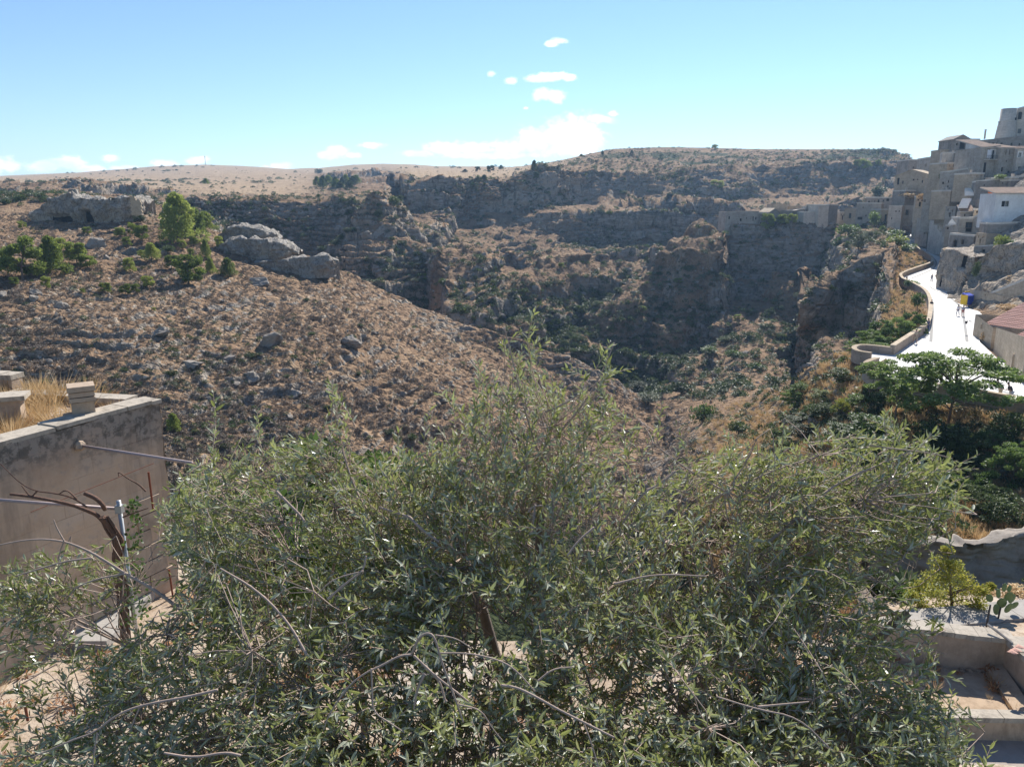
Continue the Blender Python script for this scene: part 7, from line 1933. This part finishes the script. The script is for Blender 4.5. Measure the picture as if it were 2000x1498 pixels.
tm = trunk_mesh('trunk', lob, 1.6, .04, 71, .2); tm.materials.append(MATS['bark']); link('trunk', tm, o)
MATS['cactus'] = plain('cactus_green', (0.13, 0.18, 0.07), .6, .3, 0, .3, 8, .2)
def cactus(px, py, z, label, pads):
    b = PZ(px, py, z); o = empty('prickly_pear', b, 0, label, 'cactus')
    for (dx, dz, r, tilt, rz) in pads:
        m = MB(); m.ball((0, 0, 0), (r * .72, r * .13, r), 10, 7); pd = m.build('pad', MATS['cactus'], o, True); pd.location = (dx * .75, rnd.uniform(-.1, .1), dz * .75); pd.scale = (.72, .72, .72); pd.rotation_euler = (rnd.uniform(-.2, .2), tilt, rz)
cactus(1955, 1195, -8.2, 'prickly pear with grey-green pads at the right edge behind the coping', [(-.22, .15, .17, -.2, .3), (-.05, .30, .18, .1, -.3), (.1, .2, .17, .4, .2), (-.1, .52, .15, -.3, .5), (.12, .5, .16, .2, -.2), (.28, .38, .15, .7, .1), (.02, .72, .13, .1, .2), (-.32, .38, .14, -.6, 0), (.4, .15, .15, 1.0, .3), (.22, .64, .1, .3, 0)])
cactus(1872, 1228, -8.6, 'small prickly pear with three pads against the ochre wall', [(0, .1, .12, -.2, 0), (.1, .2, .12, .3, .2), (-.08, .28, .1, -.4, .1)])

# rubble, straw and weeds along the yard walls
pts = []
for k in range(420):
    z = rnd.choice((-8.75, -8.75, -7.34, -8.88))
    px_, py_ = (rnd.uniform(1640, 2090), rnd.uniform(1165, 1215)) if z == -8.75 else ((rnd.uniform(1700, 1990), rnd.uniform(1278, 1390)) if z == -7.34 else (rnd.uniform(1650, 2090), rnd.uniform(1222, 1250)))
    if z == -7.34 and not (py_ < 1300 or px_ > 1900 + (py_ - 1290) * .6 - 14 or rnd.random() < .12): continue
    p = PZ(px_, py_, z); pts.append(tuple(p))
sc_ = np.array([[rnd.uniform(.1, .34)] * 3 for _ in pts]); rt_ = np.array([[rnd.gauss(0, .25), rnd.gauss(0, .25), rnd.uniform(0, 6.28)] for _ in pts])
gn_scatter('yard_weeds', pts, sc_, rt_, [ps1[1], ps1[2], tuft_proto('tuft', 46, .3, .08, 'rust_weed', 121)])
pts = [tuple(PZ(rnd.uniform(1760, 1990), rnd.uniform(1276, 1310), -7.34)) for _ in range(90)] + [tuple(PZ(rnd.uniform(1700, 2090), rnd.uniform(1224, 1245), -8.88)) for _ in range(120)] + [tuple(near_pt(rnd.uniform(0, Lw), rnd.uniform(.25, 1.6) ** 1.0, -3.25)) for _ in range(120)]
sc_ = np.array([[rnd.uniform(.015, .06)] * 3 for _ in pts]); rt_ = np.array([[rnd.gauss(0, .5), rnd.gauss(0, .5), rnd.uniform(0, 6.28)] for _ in pts])
gn_scatter('rubble', pts, sc_, rt_, [rock_mesh('rubble', 131 + i, 2, mat='block_near') for i in range(3)])

outcrop('rock_cliff', 'brown rock face with hollows at the foot of the shaded slope behind the yellowing tree', [(1700, 1076, 42.5), (1760, 1066, 42.3), (1830, 1056, 42), (1900, 1060, 42), (1960, 1054, 41.8), (2120, 1056, 41)], 1.6, P(1900, 1215, 42).z, 'rock_warm', 51, 1.0, .22, [(9.2, 10.4, .2, 2.3, 1.4)], group=None)

for k, (x, y, h, w, mt, lab) in enumerate([(1712, 1180, 90, 90, 'dark_leaf', 'dark shrub against the olive crown left of the yellowing tree'), (1770, 1186, 60, 70, 'green_leaf', 'green shrub behind the yellowing tree on its left'), (1925, 1172, 30, 60, 'straw', 'dry bush right of the yellowing tree'),
                                           (1990, 1176, 34, 70, 'straw', 'dry golden bush at the right edge behind the coping'), (2040, 1170, 50, 80, 'dark_leaf', 'dark shrub just outside the right edge of the coping'), (1840, 1172, 30, 90, 'dark_leaf', 'low dark growth right behind the yellowing tree')]):
    b = PZ(x, y, -8.72); sc = b.y / 1500
    plant('bush', 'bush', k % 3, b, h * sc, w * sc, lab, 'bush', None, mt, trunk=False)
# ------------------------------------------------------------------ the olive tree in front
def olive_mat():
    t = NT('olive_leaf')
    g = t.n('ShaderNodeNewGeometry'); oi = t.n('ShaderNodeObjectInfo')
    at = t.n('ShaderNodeAttribute'); at.attribute_name = 'tint'
    f = t.math('FRACT', t.math('ADD', at.outputs['Fac'], oi.outputs['Random']))
    top = t.ramp(f, [(0.0, (0.11, 0.13, 0.035)), (0.45, (0.22, 0.24, 0.07)), (0.85, (0.33, 0.345, 0.12)), (0.97, (0.33, 0.32, 0.13)), (1.0, (0.30, 0.22, 0.06))])
    und = t.ramp(f, [(0.0, (0.36, 0.38, 0.27)), (1.0, (0.52, 0.53, 0.42))])
    col = t.mix(g.outputs['Backfacing'], top, und)
    rg = t.math('ADD', 0.28, t.math('MULTIPLY', g.outputs['Backfacing'], 0.35))
    p = t.bsdf(col, rg, None, 0.5)
    tr = t.n('ShaderNodeBsdfTranslucent'); t.l(t.mix(0.6, top, (0.34, 0.38, 0.12)), tr.inputs['Color'])
    mx = t.n('ShaderNodeMixShader'); mx.inputs[0].default_value = 0.36
    t.l(p.outputs[0], mx.inputs[1]); t.l(tr.outputs[0], mx.inputs[2])
    return t.done(mx)
MATS['olive_leaf'] = olive_mat()
MATS['olive_twig'] = plain('olive_twig', (0.38, 0.29, 0.235), .8, .15, 0, .3, 14, .3)
MATS['olive_bark'] = plain('olive_bark', (0.20, 0.165, 0.14), .9, .1, 0, .4, 12, .8)
MATS['olive_fruit'] = plain('green_olive', (0.22, 0.28, 0.08), .35, .4, 0, .2)

def in_poly(x, y, poly):
    c = False; n = len(poly); j = n - 1
    for i in range(n):
        xi, yi = poly[i]; xj, yj = poly[j]
        if (yi > y) != (yj > y) and x < (xj - xi) * (y - yi) / (yj - yi) + xi: c = not c
        j = i
    return c
CROWN = [(300, 985), (330, 930), (395, 900), (470, 880), (520, 850), (600, 850), (650, 860), (720, 880), (800, 860), (860, 840), (900, 790), (930, 740), (1010, 700), (1080, 720), (1110, 760), (1190, 760), (1250, 830),
         (1330, 880), (1400, 850), (1480, 850), (1560, 850), (1640, 840), (1720, 800), (1800, 830), (1870, 880), (1890, 950), (1840, 1030), (1760, 1070), (1750, 1130), (1830, 1200), (1840, 1270), (1870, 1340), (1890, 1400), (1940, 1470), (1980, 1640),
         (-60, 1640), (-40, 1480), (60, 1430), (180, 1330), (230, 1250), (330, 1180), (330, 1100), (300, 1060)]
LEFTB = [(-40, 1090), (120, 1060), (240, 1110), (300, 1200), (240, 1330), (120, 1400), (-40, 1420)]
HOLES = [((965, 1190), 95, 75, .90), ((870, 1060), 55, 40, .8), ((60, 1330), 120, 70, .75), ((180, 1180), 90, 60, .75), ((1250, 860), 60, 40, .6), ((1480, 950), 50, 50, .55), ((1760, 1110), 70, 50, .8), ((420, 1350), 70, 40, .3)]
def front_Y(px, py):
    """distance of the crown's near skin along this bearing"""
    t = (py - 700) / 800.0
    Y = 4.75 - 2.15 * max(0, t) ** 0.9
    Y += 0.35 * ((px - 1000) / 1000.0) ** 2 * t
    return Y
r_ = random.Random(21)
shoots = []      # (base, direction, length)
tries = 0
centre = Vector((0.15, 4.3, -3.6))
def add_shoot(px, py, Y, up=.5, L=None):
    tip = P(px, py, Y)
    rad = (tip - centre); rad.z *= .6; rad.normalize()
    q = tip * 1.5
    cl = Vector([float(vnoise(np.array([q.x + 7 * a]), np.array([q.y + 3 * a]), np.array([q.z]), 60 + a)[0]) for a in range(3)])
    d = rad * .7 + cl * 1.1 + Vector((r_.gauss(0, .33), r_.gauss(0, .3), up + r_.gauss(0, .35)))
    d.normalize()
    L_ = L or r_.uniform(.16, .40)
    shoots.append((tip - d * L_, d, L_))
NSH = 5900
while len(shoots) < NSH and tries < 90000:
    tries += 1
    left = r_.random() < .05
    px = r_.uniform(-60, 1960); py = r_.uniform(700, 1640)
    if left:
        px = r_.uniform(-40, 300); py = r_.uniform(1060, 1420)
        if not in_poly(px, py, LEFTB): continue
    elif not in_poly(px, py, CROWN): continue
    skip = False
    for (hx, hy), rx, ry, pr in HOLES:
        if ((px - hx) / rx) ** 2 + ((py - hy) / ry) ** 2 < 1 and r_.random() < pr: skip = True
    if skip: continue
    nz_ = float(fbm(np.array([px / 130.]), np.array([py / 100.]), np.array([0.]), 3, 44)[0])
    dens = min(1, max(.16 if py < 1100 else .42, .76 + 1.4 * nz_))
    if py < 930: dens *= .7
    if px < 420 and py > 1180: dens *= .7
    if r_.random() > dens: continue
    depth = r_.random() ** 1.6 * (1.25 if not left else .4)
    add_shoot(px, py, front_Y(px, py) + depth + (.5 if left else 0))
# leading tips that break the outline
for (x0, y0), (x1, y1), n_ in [((1045, 860), (1028, 596), 10), ((1030, 700), (1050, 640), 3), ((1010, 720), (985, 650), 4), ((1170, 800), (1205, 655), 7), ((1150, 790), (1110, 690), 4), ((1190, 740), (1225, 700), 2), ((960, 800), (945, 690), 5), ((665, 900), (652, 728), 7), ((640, 880), (672, 770), 4),
                                ((440, 940), (425, 780), 5), ((470, 930), (490, 850), 3), ((520, 900), (505, 800), 3), ((860, 860), (835, 795), 3), ((900, 800), (880, 740), 3), ((780, 900), (770, 830), 3), ((1740, 830), (1720, 770), 3), ((1800, 860), (1840, 830), 3), ((1860, 900), (1895, 880), 3), ((1650, 870), (1600, 810), 3),
                                ((1500, 880), (1440, 850), 3), ((1440, 900), (1430, 820), 2), ((1560, 880), (1530, 830), 2), ((1280, 860), (1300, 790), 2), ((1330, 900), (1340, 830), 2)]:
    for k in range(n_):
        t_ = (k + 1) / n_
        x = x0 + (x1 - x0) * t_ + r_.uniform(-8, 8); y = y0 + (y1 - y0) * t_
        Yt = front_Y(x0, y0) + .25 + r_.uniform(-.08, .08)
        tip = P(x, y, Yt); d = (P(x1, y1, Yt) - P(x0, y0, Yt)).normalized() * 1.1 + Vector((r_.gauss(0, .35), r_.gauss(0, .3), .3)); d.normalize()
        shoots.append((tip - d * .26, d, .28))
olive = empty('olive_tree', (0.2, 4.6, -6.4), 0, 'wide silvery olive tree filling the foreground, its crown seen from above', 'tree')
OL = olive.location.copy()
# leaves of all shoots
rs = np.random.RandomState(5)
B0, D0, LL = [], [], []
tw = MB()
leafP, leafD, leafN, leafL = [], [], [], []
for bi, (b, d, L) in enumerate(shoots):
    curve = Vector((r_.gauss(0, .15), r_.gauss(0, .15), r_.uniform(-.45, .05)))
    pts = [b + d * L * s_ + curve * L * s_ * s_ for s_ in (0, .35, .7, 1)]
    tw.tube([p - OL for p in pts], [.0032, .0028, .0022, .0012], 3, False)
    n = int(L / .0185)
    ph = r_.uniform(0, 3.14)
    a1 = d.orthogonal().normalized(); a2 = d.cross(a1)
    for k in range(n):
        s_ = .08 + .92 * k / n
        base = b + d * L * s_ + curve * L * s_ * s_
        tdir = (d + curve * 2 * s_).normalized()
        an = ph + (k // 2) * 1.571 + (k % 2) * math.pi + r_.gauss(0, .25)
        side = a1 * math.cos(an) + a2 * math.sin(an)
        ld = (tdir * r_.uniform(.5, 1.0) + side * r_.uniform(.5, .9)).normalized()
        leafP.append(base - OL); leafD.append(ld)
        nn = tdir - ld * tdir.dot(ld)      # upper side looks toward the shoot tip
        leafN.append(nn if nn.length > .05 else a1); leafL.append(r_.uniform(.038, .072) * (1 - .35 * (s_ > .85)))
leafP = np.array([p[:] for p in leafP]); leafD = unit(np.array([p[:] for p in leafD])); leafN = np.array([p[:] for p in leafN]); leafL = np.array(leafL)
leafN = leafN + rs.normal(size=leafN.shape) * .35
leafN = leafN * np.where(rs.rand(len(leafN), 1) < .30, -1, 1)
sideV = unit(np.cross(leafD, leafN)); upV = unit(np.cross(sideV, leafD))
world_pos = leafP + np.array(OL)[None]
# the 300 nearest in view become leaves of their own
uu = world_pos[:, 0] / world_pos[:, 1]; vv_ = world_pos[:, 2] / world_pos[:, 1]
inview = (np.abs(uu) < .70) & (vv_ > -.80) & (world_pos[:, 1] > .8)
dist = np.linalg.norm(world_pos, axis=1) / leafL
order = np.argsort(np.where(inview, dist, 1e9))[:300]
mask = np.ones(len(leafP), bool); mask[order] = False
# template leaf along +x, unit length
TX = np.array([0, .30, .30, .68, .68, 1.0, .30, .68]); TW = np.array([0, .5, -.5, .42, -.42, 0, 0, 0]); TZ = np.array([0, .05, .05, .03, .03, -.06, .0, -.015])
TF = [(0, 2, 6), (0, 6, 1), (6, 2, 4, 7), (1, 6, 7, 3), (7, 4, 5), (3, 7, 5)]
WR = .25
def leaf_arrays(sel):
    p = leafP[sel]; d = leafD[sel]; s_ = sideV[sel]; u_ = upV[sel]; L = leafL[sel][:, None, None]
    bend = rs.uniform(-.25, .1, size=(len(p), 1, 1))
    v = p[:, None] + L * (TX[None, :, None] * d[:, None] + (TW * WR)[None, :, None] * s_[:, None] + (TZ[None, :, None] + bend * (TX ** 2)[None, :, None]) * u_[:, None])
    return v
sel = np.where(mask)[0]
v = leaf_arrays(sel); n = len(sel)
base = (np.arange(n) * 8)[:, None]
tr_ = np.concatenate([base + np.array([f]) for f in TF if len(f) == 3]); qd_ = np.concatenate([base + np.array([f]) for f in TF if len(f) == 4])
me = np_mesh('foliage', v.reshape(-1, 3), qd_, tr_, smooth=False)
at = me.attributes.new('tint', 'FLOAT', 'POINT'); at.data.foreach_set('value', np.repeat(rs.rand(n), 8).astype(np.float32))
me.materials.append(MATS['olive_leaf'])
fo = link('foliage', me, olive); fo['kind'] = 'stuff'
lme = np_mesh('leaf', np.stack([TX, TW * WR, TZ], -1), np.array([f for f in TF if len(f) == 4]), np.array([f for f in TF if len(f) == 3]), smooth=False)
lme.materials.append(MATS['olive_leaf'])
for i in order:
    o = link('leaf', lme, olive)
    d = Vector(leafD[i]); s_ = Vector(sideV[i]); u_ = Vector(upV[i])
    L = float(leafL[i])
    M = Matrix((d, s_, u_)).transposed().to_4x4()
    o.matrix_local = Matrix.Translation(Vector(leafP[i])) @ M @ Matrix.Scale(L, 4)
print('olive leaves', len(leafP), 'shoots', len(shoots))
twg = tw.build('twigs', MATS['olive_twig'], olive, True); twg['kind'] = 'stuff'
# branches: nodes gather the shoots, limbs gather the nodes
nodes = []
idx = list(range(len(shoots))); r_.shuffle(idx)
for i in idx[:900]:
    b, d, L = shoots[i]
    nodes.append(b - d * .10 + (centre - b) * .05)
br = MB()
bases = np.array([s_[0][:] for s_ in shoots]); nd_ = np.array([p[:] for p in nodes])
near = np.argmin(((bases[:, None] - nd_[None]) ** 2).sum(-1), axis=1)
for (b, d, L), k in zip(shoots, near):
    nn = nodes[k]
    mid = nn.lerp(b, .55) - d * .04 + Vector((r_.gauss(0, .02), r_.gauss(0, .02), r_.gauss(0, .02)))
    br.tube([nn - OL, mid - OL, b - OL], [.0032, .003, .0026], 3, False)
bm_ = br.build('small_branches', MATS['olive_twig'], olive, True); bm_['kind'] = 'stuff'
hubs = [n_ + (centre - n_) * .12 + Vector((0, 0, -.05)) for n_ in nodes[:150]]
hb = np.array([p[:] for p in hubs]); mb2 = MB()
for p in nodes:
    h_ = hubs[int(np.argmin(((np.array(p[:]) - hb) ** 2).sum(-1)))]
    mid = h_.lerp(p, .5) + Vector((r_.gauss(0, .035), r_.gauss(0, .035), r_.gauss(.02, .03)))
    q = smooth_line([h_, mid, p], 1)
    mb2.tube([x - OL for x in q], [.006 - .003 * i / (len(q) - 1) for i in range(len(q))], 4, False)
b2 = mb2.build('small_branches', MATS['olive_twig'], olive, True); b2['kind'] = 'stuff'
nodes = hubs
forks = [Vector(p) for p in ((-1.6, 3.7, -3.2), (-.9, 3.2, -3.3), (-.3, 3.0, -3.1), (.5, 3.0, -3.0), (1.2, 3.3, -3.0), (1.9, 3.8, -2.9), (-1.2, 4.6, -2.6), (-.3, 4.8, -2.3), (.2, 4.9, -1.9), (1.0, 4.8, -2.2), (1.9, 4.7, -2.2), (2.5, 4.4, -2.5))]
crotch = Vector((.2, 4.55, -4.9))
fk = np.array([p[:] for p in forks])
for p in nodes:
    k = int(np.argmin(((np.array(p[:]) - fk) ** 2).sum(-1)))
    f = forks[k]
    mid = f.lerp(p, .5) + Vector((r_.gauss(0, .06), r_.gauss(0, .06), r_.gauss(.03, .05)))
    q = smooth_line([f, mid, p], 1)
    m = MB(); m.tube([x - OL for x in q], [.014 - .008 * i / (len(q) - 1) for i in range(len(q))], 5, False)
    m.build('branch', MATS['olive_twig'], olive, True)
for f in forks:
    mid = crotch.lerp(f, .5) + Vector((r_.gauss(0, .12), r_.gauss(0, .12), -.1))
    q = smooth_line([crotch, mid, f], 2)
    m = MB(); m.tube([x - OL for x in q], [.07 - .045 * i / (len(q) - 1) for i in range(len(q))], 8, False)
    m.build('limb', MATS['olive_bark'], olive, True)
m = MB(); q = smooth_line([Vector((.1, 4.6, -6.5)), Vector((.25, 4.5, -5.8)), Vector((.1, 4.6, -5.3)), crotch], 2)
m.tube([x - OL for x in q], [.2 - .08 * i / (len(q) - 1) for i in range(len(q))], 12); m.build('trunk', MATS['olive_bark'], olive, True)
# bare branches the photograph shows clearly: (picture points, radii px, distance)
BR = [([(430, 1250), (340, 1180), (300, 1150), (245, 1120), (190, 1085), (160, 1070), (120, 1055), (60, 1052), (-20, 1068)], 7, 2, 3.75, 3.9),
      ([(180, 1090), (130, 1095), (80, 1110), (30, 1125)], 4, 2, 3.85, 3.9), ([(245, 1120), (190, 1130), (150, 1145), (130, 1170)], 3.5, 1.5, 3.8, 3.8), ([(125, 1056), (110, 1030), (105, 1015)], 3, 1.5, 3.85, 3.85), ([(125, 1056), (118, 1075), (113, 1095)], 3, 1.5, 3.85, 3.85),
      ([(425, 1347), (370, 1360), (300, 1372), (250, 1385), (215, 1405), (185, 1430), (140, 1445), (60, 1480)], 5.5, 2.5, 2.75, 2.7), ([(275, 1375), (262, 1405), (252, 1430)], 3, 1.5, 2.75, 2.72), ([(190, 1430), (185, 1460), (180, 1500)], 3, 2, 2.7, 2.65),
      ([(805, 1275), (815, 1250), (832, 1235), (848, 1240), (862, 1290), (880, 1340), (895, 1380), (905, 1410)], 5, 3, 2.85, 2.75), ([(808, 1280), (850, 1320), (890, 1350), (915, 1370)], 5, 3, 2.85, 2.8), ([(805, 1278), (780, 1280), (745, 1300), (720, 1310), (690, 1330), (665, 1360), (640, 1400), (632, 1425)], 4.5, 2, 2.85, 2.75),
      ([(830, 1315), (815, 1345), (808, 1385)], 6, 2.5, 2.82, 2.8), ([(850, 1240), (890, 1245), (920, 1265)], 3, 1.5, 2.85, 2.85), ([(895, 1375), (940, 1385), (960, 1420), (985, 1450)], 3, 1.5, 2.75, 2.7), ([(725, 1305), (727, 1350), (728, 1390), (760, 1410), (790, 1430)], 3.5, 2, 2.8, 2.7),
      ([(830, 1300), (860, 1330), (868, 1365), (873, 1370)], 5, 3, 2.86, 2.84), ([(640, 1170), (680, 1135), (710, 1115), (715, 1085)], 4.5, 3, 3.4, 3.5), ([(710, 1115), (650, 1130), (620, 1160)], 3, 1.5, 3.45, 3.4), ([(800, 1010), (830, 1040), (858, 1058)], 5, 4, 4.0, 3.9), ([(740, 990), (800, 1010)], 3, 5, 4.05, 4.0),
      ([(860, 1275), (920, 1275), (980, 1290), (1010, 1310), (1045, 1350)], 3, 2.5, 2.9, 2.8), ([(980, 1338), (1010, 1342), (1050, 1362), (1090, 1385), (1140, 1410), (1200, 1440)], 5, 3.5, 2.8, 2.6), ([(1050, 1330), (1080, 1305), (1120, 1302)], 4, 2, 2.9, 2.95), ([(1140, 1410), (1155, 1450), (1170, 1500)], 3, 2, 2.65, 2.55),
      ([(1320, 920), (1290, 945), (1262, 958), (1235, 990), (1215, 1025)], 4.5, 3, 4.2, 4.1), ([(1262, 955), (1300, 950), (1350, 965)], 3, 2, 4.2, 4.2), ([(1160, 1030), (1130, 1055), (1108, 1085)], 4, 3, 3.7, 3.6), ([(1032, 1000), (1045, 985), (1090, 992)], 4, 2.5, 4.1, 4.1), ([(1045, 985), (1040, 1040)], 3, 2.5, 4.1, 4.0),
      ([(1500, 1060), (1560, 1010), (1600, 970), (1650, 935), (1700, 915), (1780, 880)], 6, 2, 4.0, 4.3), ([(1580, 990), (1560, 960), (1570, 930)], 3, 2, 4.1, 4.2), ([(1700, 870), (1760, 878), (1820, 885), (1860, 895)], 3, 1.5, 4.3, 4.3), ([(540, 960), (570, 990), (590, 1010), (600, 1030)], 5, 4, 4.0, 3.9), ([(1025, 870), (1030, 920), (1030, 945)], 4, 5, 4.5, 4.4),
      ([(985, 640), (1010, 740), (1030, 820), (1050, 880)], 2, 4, 4.8, 4.6), ([(1200, 670), (1170, 740), (1140, 790), (1080, 860)], 2, 4, 4.9, 4.6), ([(1065, 805), (1110, 785), (1130, 770)], 4, 2, 4.6, 4.7), ([(650, 740), (660, 850), (690, 950), (720, 1000)], 2, 4, 4.6, 4.2), ([(1480, 1380), (1530, 1375), (1580, 1370)], 5, 2, 2.8, 2.8), ([(1400, 1360), (1480, 1385), (1560, 1400), (1620, 1460)], 3, 3, 2.75, 2.6),
      ([(430, 1110), (500, 1150), (560, 1210), (600, 1280)], 3, 5, 3.5, 3.2), ([(320, 1470), (380, 1480), (440, 1468), (470, 1475)], 4, 5, 2.6, 2.6), ([(1200, 1140), (1280, 1120), (1380, 1125)], 4, 2, 3.4, 3.5)]
for pts, ra, rb, Ya, Yb in BR:
    n = len(pts); q = [P(x, y, Ya + (Yb - Ya) * i / (n - 1)) - OL for i, (x, y) in enumerate(pts)]
    q = smooth_line(q, 2)
    rr = [(ra + (rb - ra) * i / (len(q) - 1)) * .5 * (Ya + Yb) / 2 / 1500 * 1.25 for i in range(len(q))]
    m = MB(); m.tube(q, rr, 7); m.build('branch', MATS['olive_twig'], olive, True)
# green fruit
om = MB(); om.ball((0, 0, 0), (.0075, .0075, .010), 8, 6); ome = om.mesh('olive_fruit', True); ome.materials.append(MATS['olive_fruit'])
cand = [i for i in range(0, len(leafP), 7) if vv_[i] < -.52 and inview[i]]
for i in r_.sample(cand, 130):
    o = link('olive_fruit', ome, olive, loc=Vector(leafP[i]) + Vector((0, 0, -.018)))
# ------------------------------------------------------------------ clouds in the sky
LUMPS = [(820, 300, 45, 7), (870, 292, 50, 15), (930, 290, 60, 14), (990, 290, 50, 16), (1050, 274, 52, 26), (1090, 262, 48, 32), (1130, 258, 46, 32), (1115, 288, 62, 20), (1172, 234, 36, 10), (960, 304, 120, 7), (1150, 278, 36, 20), (1195, 223, 14, 6),
         (1078, 86, 16, 6), (1092, 80, 17, 7), (1045, 154, 24, 8), (1075, 151, 32, 10), (1112, 153, 18, 7), (1060, 186, 20, 13), (1086, 188, 22, 13), (960, 144, 10, 6), (995, 157, 15, 7), (1028, 212, 6, 3),
         (640, 304, 28, 9), (662, 296, 26, 12), (688, 304, 20, 8), (725, 284, 30, 6), (-15, 322, 45, 20), (18, 326, 26, 12), (90, 326, 50, 12), (130, 319, 36, 15), (172, 331, 45, 9), (250, 330, 45, 7), (320, 322, 28, 10), (330, 330, 45, 7),
         (217, 310, 20, 8), (385, 314, 28, 9), (545, 326, 32, 7), (420, 330, 60, 6), (-120, 315, 90, 22), (-260, 325, 80, 16), (2150, 250, 120, 14), (2300, 300, 160, 20)]
tc = wn.new('ShaderNodeTexCoord')
sep = wn.new('ShaderNodeSeparateXYZ'); wl.new(tc.outputs['Generated'], sep.inputs[0])
def wm(op, a, b=0.0, clamp=False):
    m = wn.new('ShaderNodeMath'); m.operation = op; m.use_clamp = clamp
    for i, s_ in enumerate((a, b)):
        if isinstance(s_, (int, float)): m.inputs[i].default_value = s_
        else: wl.new(s_, m.inputs[i])
    return m.outputs[0]
yy = wm('MAXIMUM', sep.outputs[1], .02)
cu = wm('DIVIDE', sep.outputs[0], yy); cv = wm('DIVIDE', sep.outputs[2], yy)
cmb = wn.new('ShaderNodeCombineXYZ'); wl.new(cu, cmb.inputs[0]); wl.new(cv, cmb.inputs[1])
def wnoise(scale, sx=1, sy=1, detail=6):
    mp = wn.new('ShaderNodeMapping'); mp.inputs['Scale'].default_value = (sx, sy, 1); wl.new(cmb.outputs[0], mp.inputs['Vector'])
    n = wn.new('ShaderNodeTexNoise'); n.inputs['Scale'].default_value = scale; n.inputs['Detail'].default_value = detail; n.inputs['Roughness'].default_value = .62
    wl.new(mp.outputs[0], n.inputs['Vector']); return n
nA = wnoise(38, 1, 1.7); nB = wnoise(90, 1, 1.3); nC = wnoise(16, 1, 2.2)
dsum = None
for (px, py, rx, ry) in LUMPS:
    u0, v0 = slope(px, py)
    v_ = wn.new('ShaderNodeVectorMath'); v_.operation = 'SUBTRACT'; wl.new(cmb.outputs[0], v_.inputs[0]); v_.inputs[1].default_value = (u0, v0, 0)
    w_ = wn.new('ShaderNodeVectorMath'); w_.operation = 'MULTIPLY'; wl.new(v_.outputs[0], w_.inputs[0]); w_.inputs[1].default_value = (1500 / rx, 1500 / ry, 0)
    l_ = wn.new('ShaderNodeVectorMath'); l_.operation = 'LENGTH'; wl.new(w_.outputs[0], l_.inputs[0])
    e = wm('MAXIMUM', wm('SUBTRACT', 1.45, l_.outputs['Value']), 0.0)
    dsum = e if dsum is None else wm('MAXIMUM', dsum, e)
fld = wm('ADD', dsum, wm('MULTIPLY', wm('SUBTRACT', nA.outputs['Fac'], .5), 2.0))
fld = wm('ADD', fld, wm('MULTIPLY', wm('SUBTRACT', nB.outputs['Fac'], .5), 1.1))
fld = wm('MULTIPLY', fld, wm('GREATER_THAN', dsum, 0.001))
mr = wn.new('ShaderNodeMapRange'); mr.interpolation_type = 'SMOOTHSTEP'; mr.inputs[1].default_value = .30; mr.inputs[2].default_value = 1.05; wl.new(fld, mr.inputs[0])
dens = wm('MULTIPLY', mr.outputs[0], wm('GREATER_THAN', sep.outputs[1], .05))
dens = wm('MULTIPLY', dens, .9)
mrs = wn.new('ShaderNodeMapRange'); mrs.inputs[1].default_value = .40; mrs.inputs[2].default_value = .62; wl.new(nC.outputs['Fac'], mrs.inputs[0])
ccol = wn.new('ShaderNodeMix'); ccol.data_type = 'RGBA'; wl.new(mrs.outputs[0], ccol.inputs[0])
ccol.inputs[6].default_value = (8.2, 9.0, 9.9, 1); ccol.inputs[7].default_value = (11.5, 11.5, 11.5, 1)
mixc = wn.new('ShaderNodeMix'); mixc.data_type = 'RGBA'; wl.new(dens, mixc.inputs[0]); wl.new(tint.outputs[2], mixc.inputs[6]); wl.new(ccol.outputs[2], mixc.inputs[7])
wl.new(mixc.outputs[2], bg.inputs['Color'])
# ------------------------------------------------------------------ air
t = NT('haze_air')
pv = t.n('ShaderNodeVolumePrincipled')
pv.inputs['Color'].default_value = (0.42, 0.68, 1.0, 1)
pv.inputs['Density'].default_value = 0.00016
pv.inputs['Anisotropy'].default_value = 0.35
t.l(pv.outputs[0], t.out.inputs['Volume'])
m = MB()
m.box((0, 1650, 22), (8400, 3400, 194))
hz = m.build('haze', t.m)
tag(hz, kind='stuff')
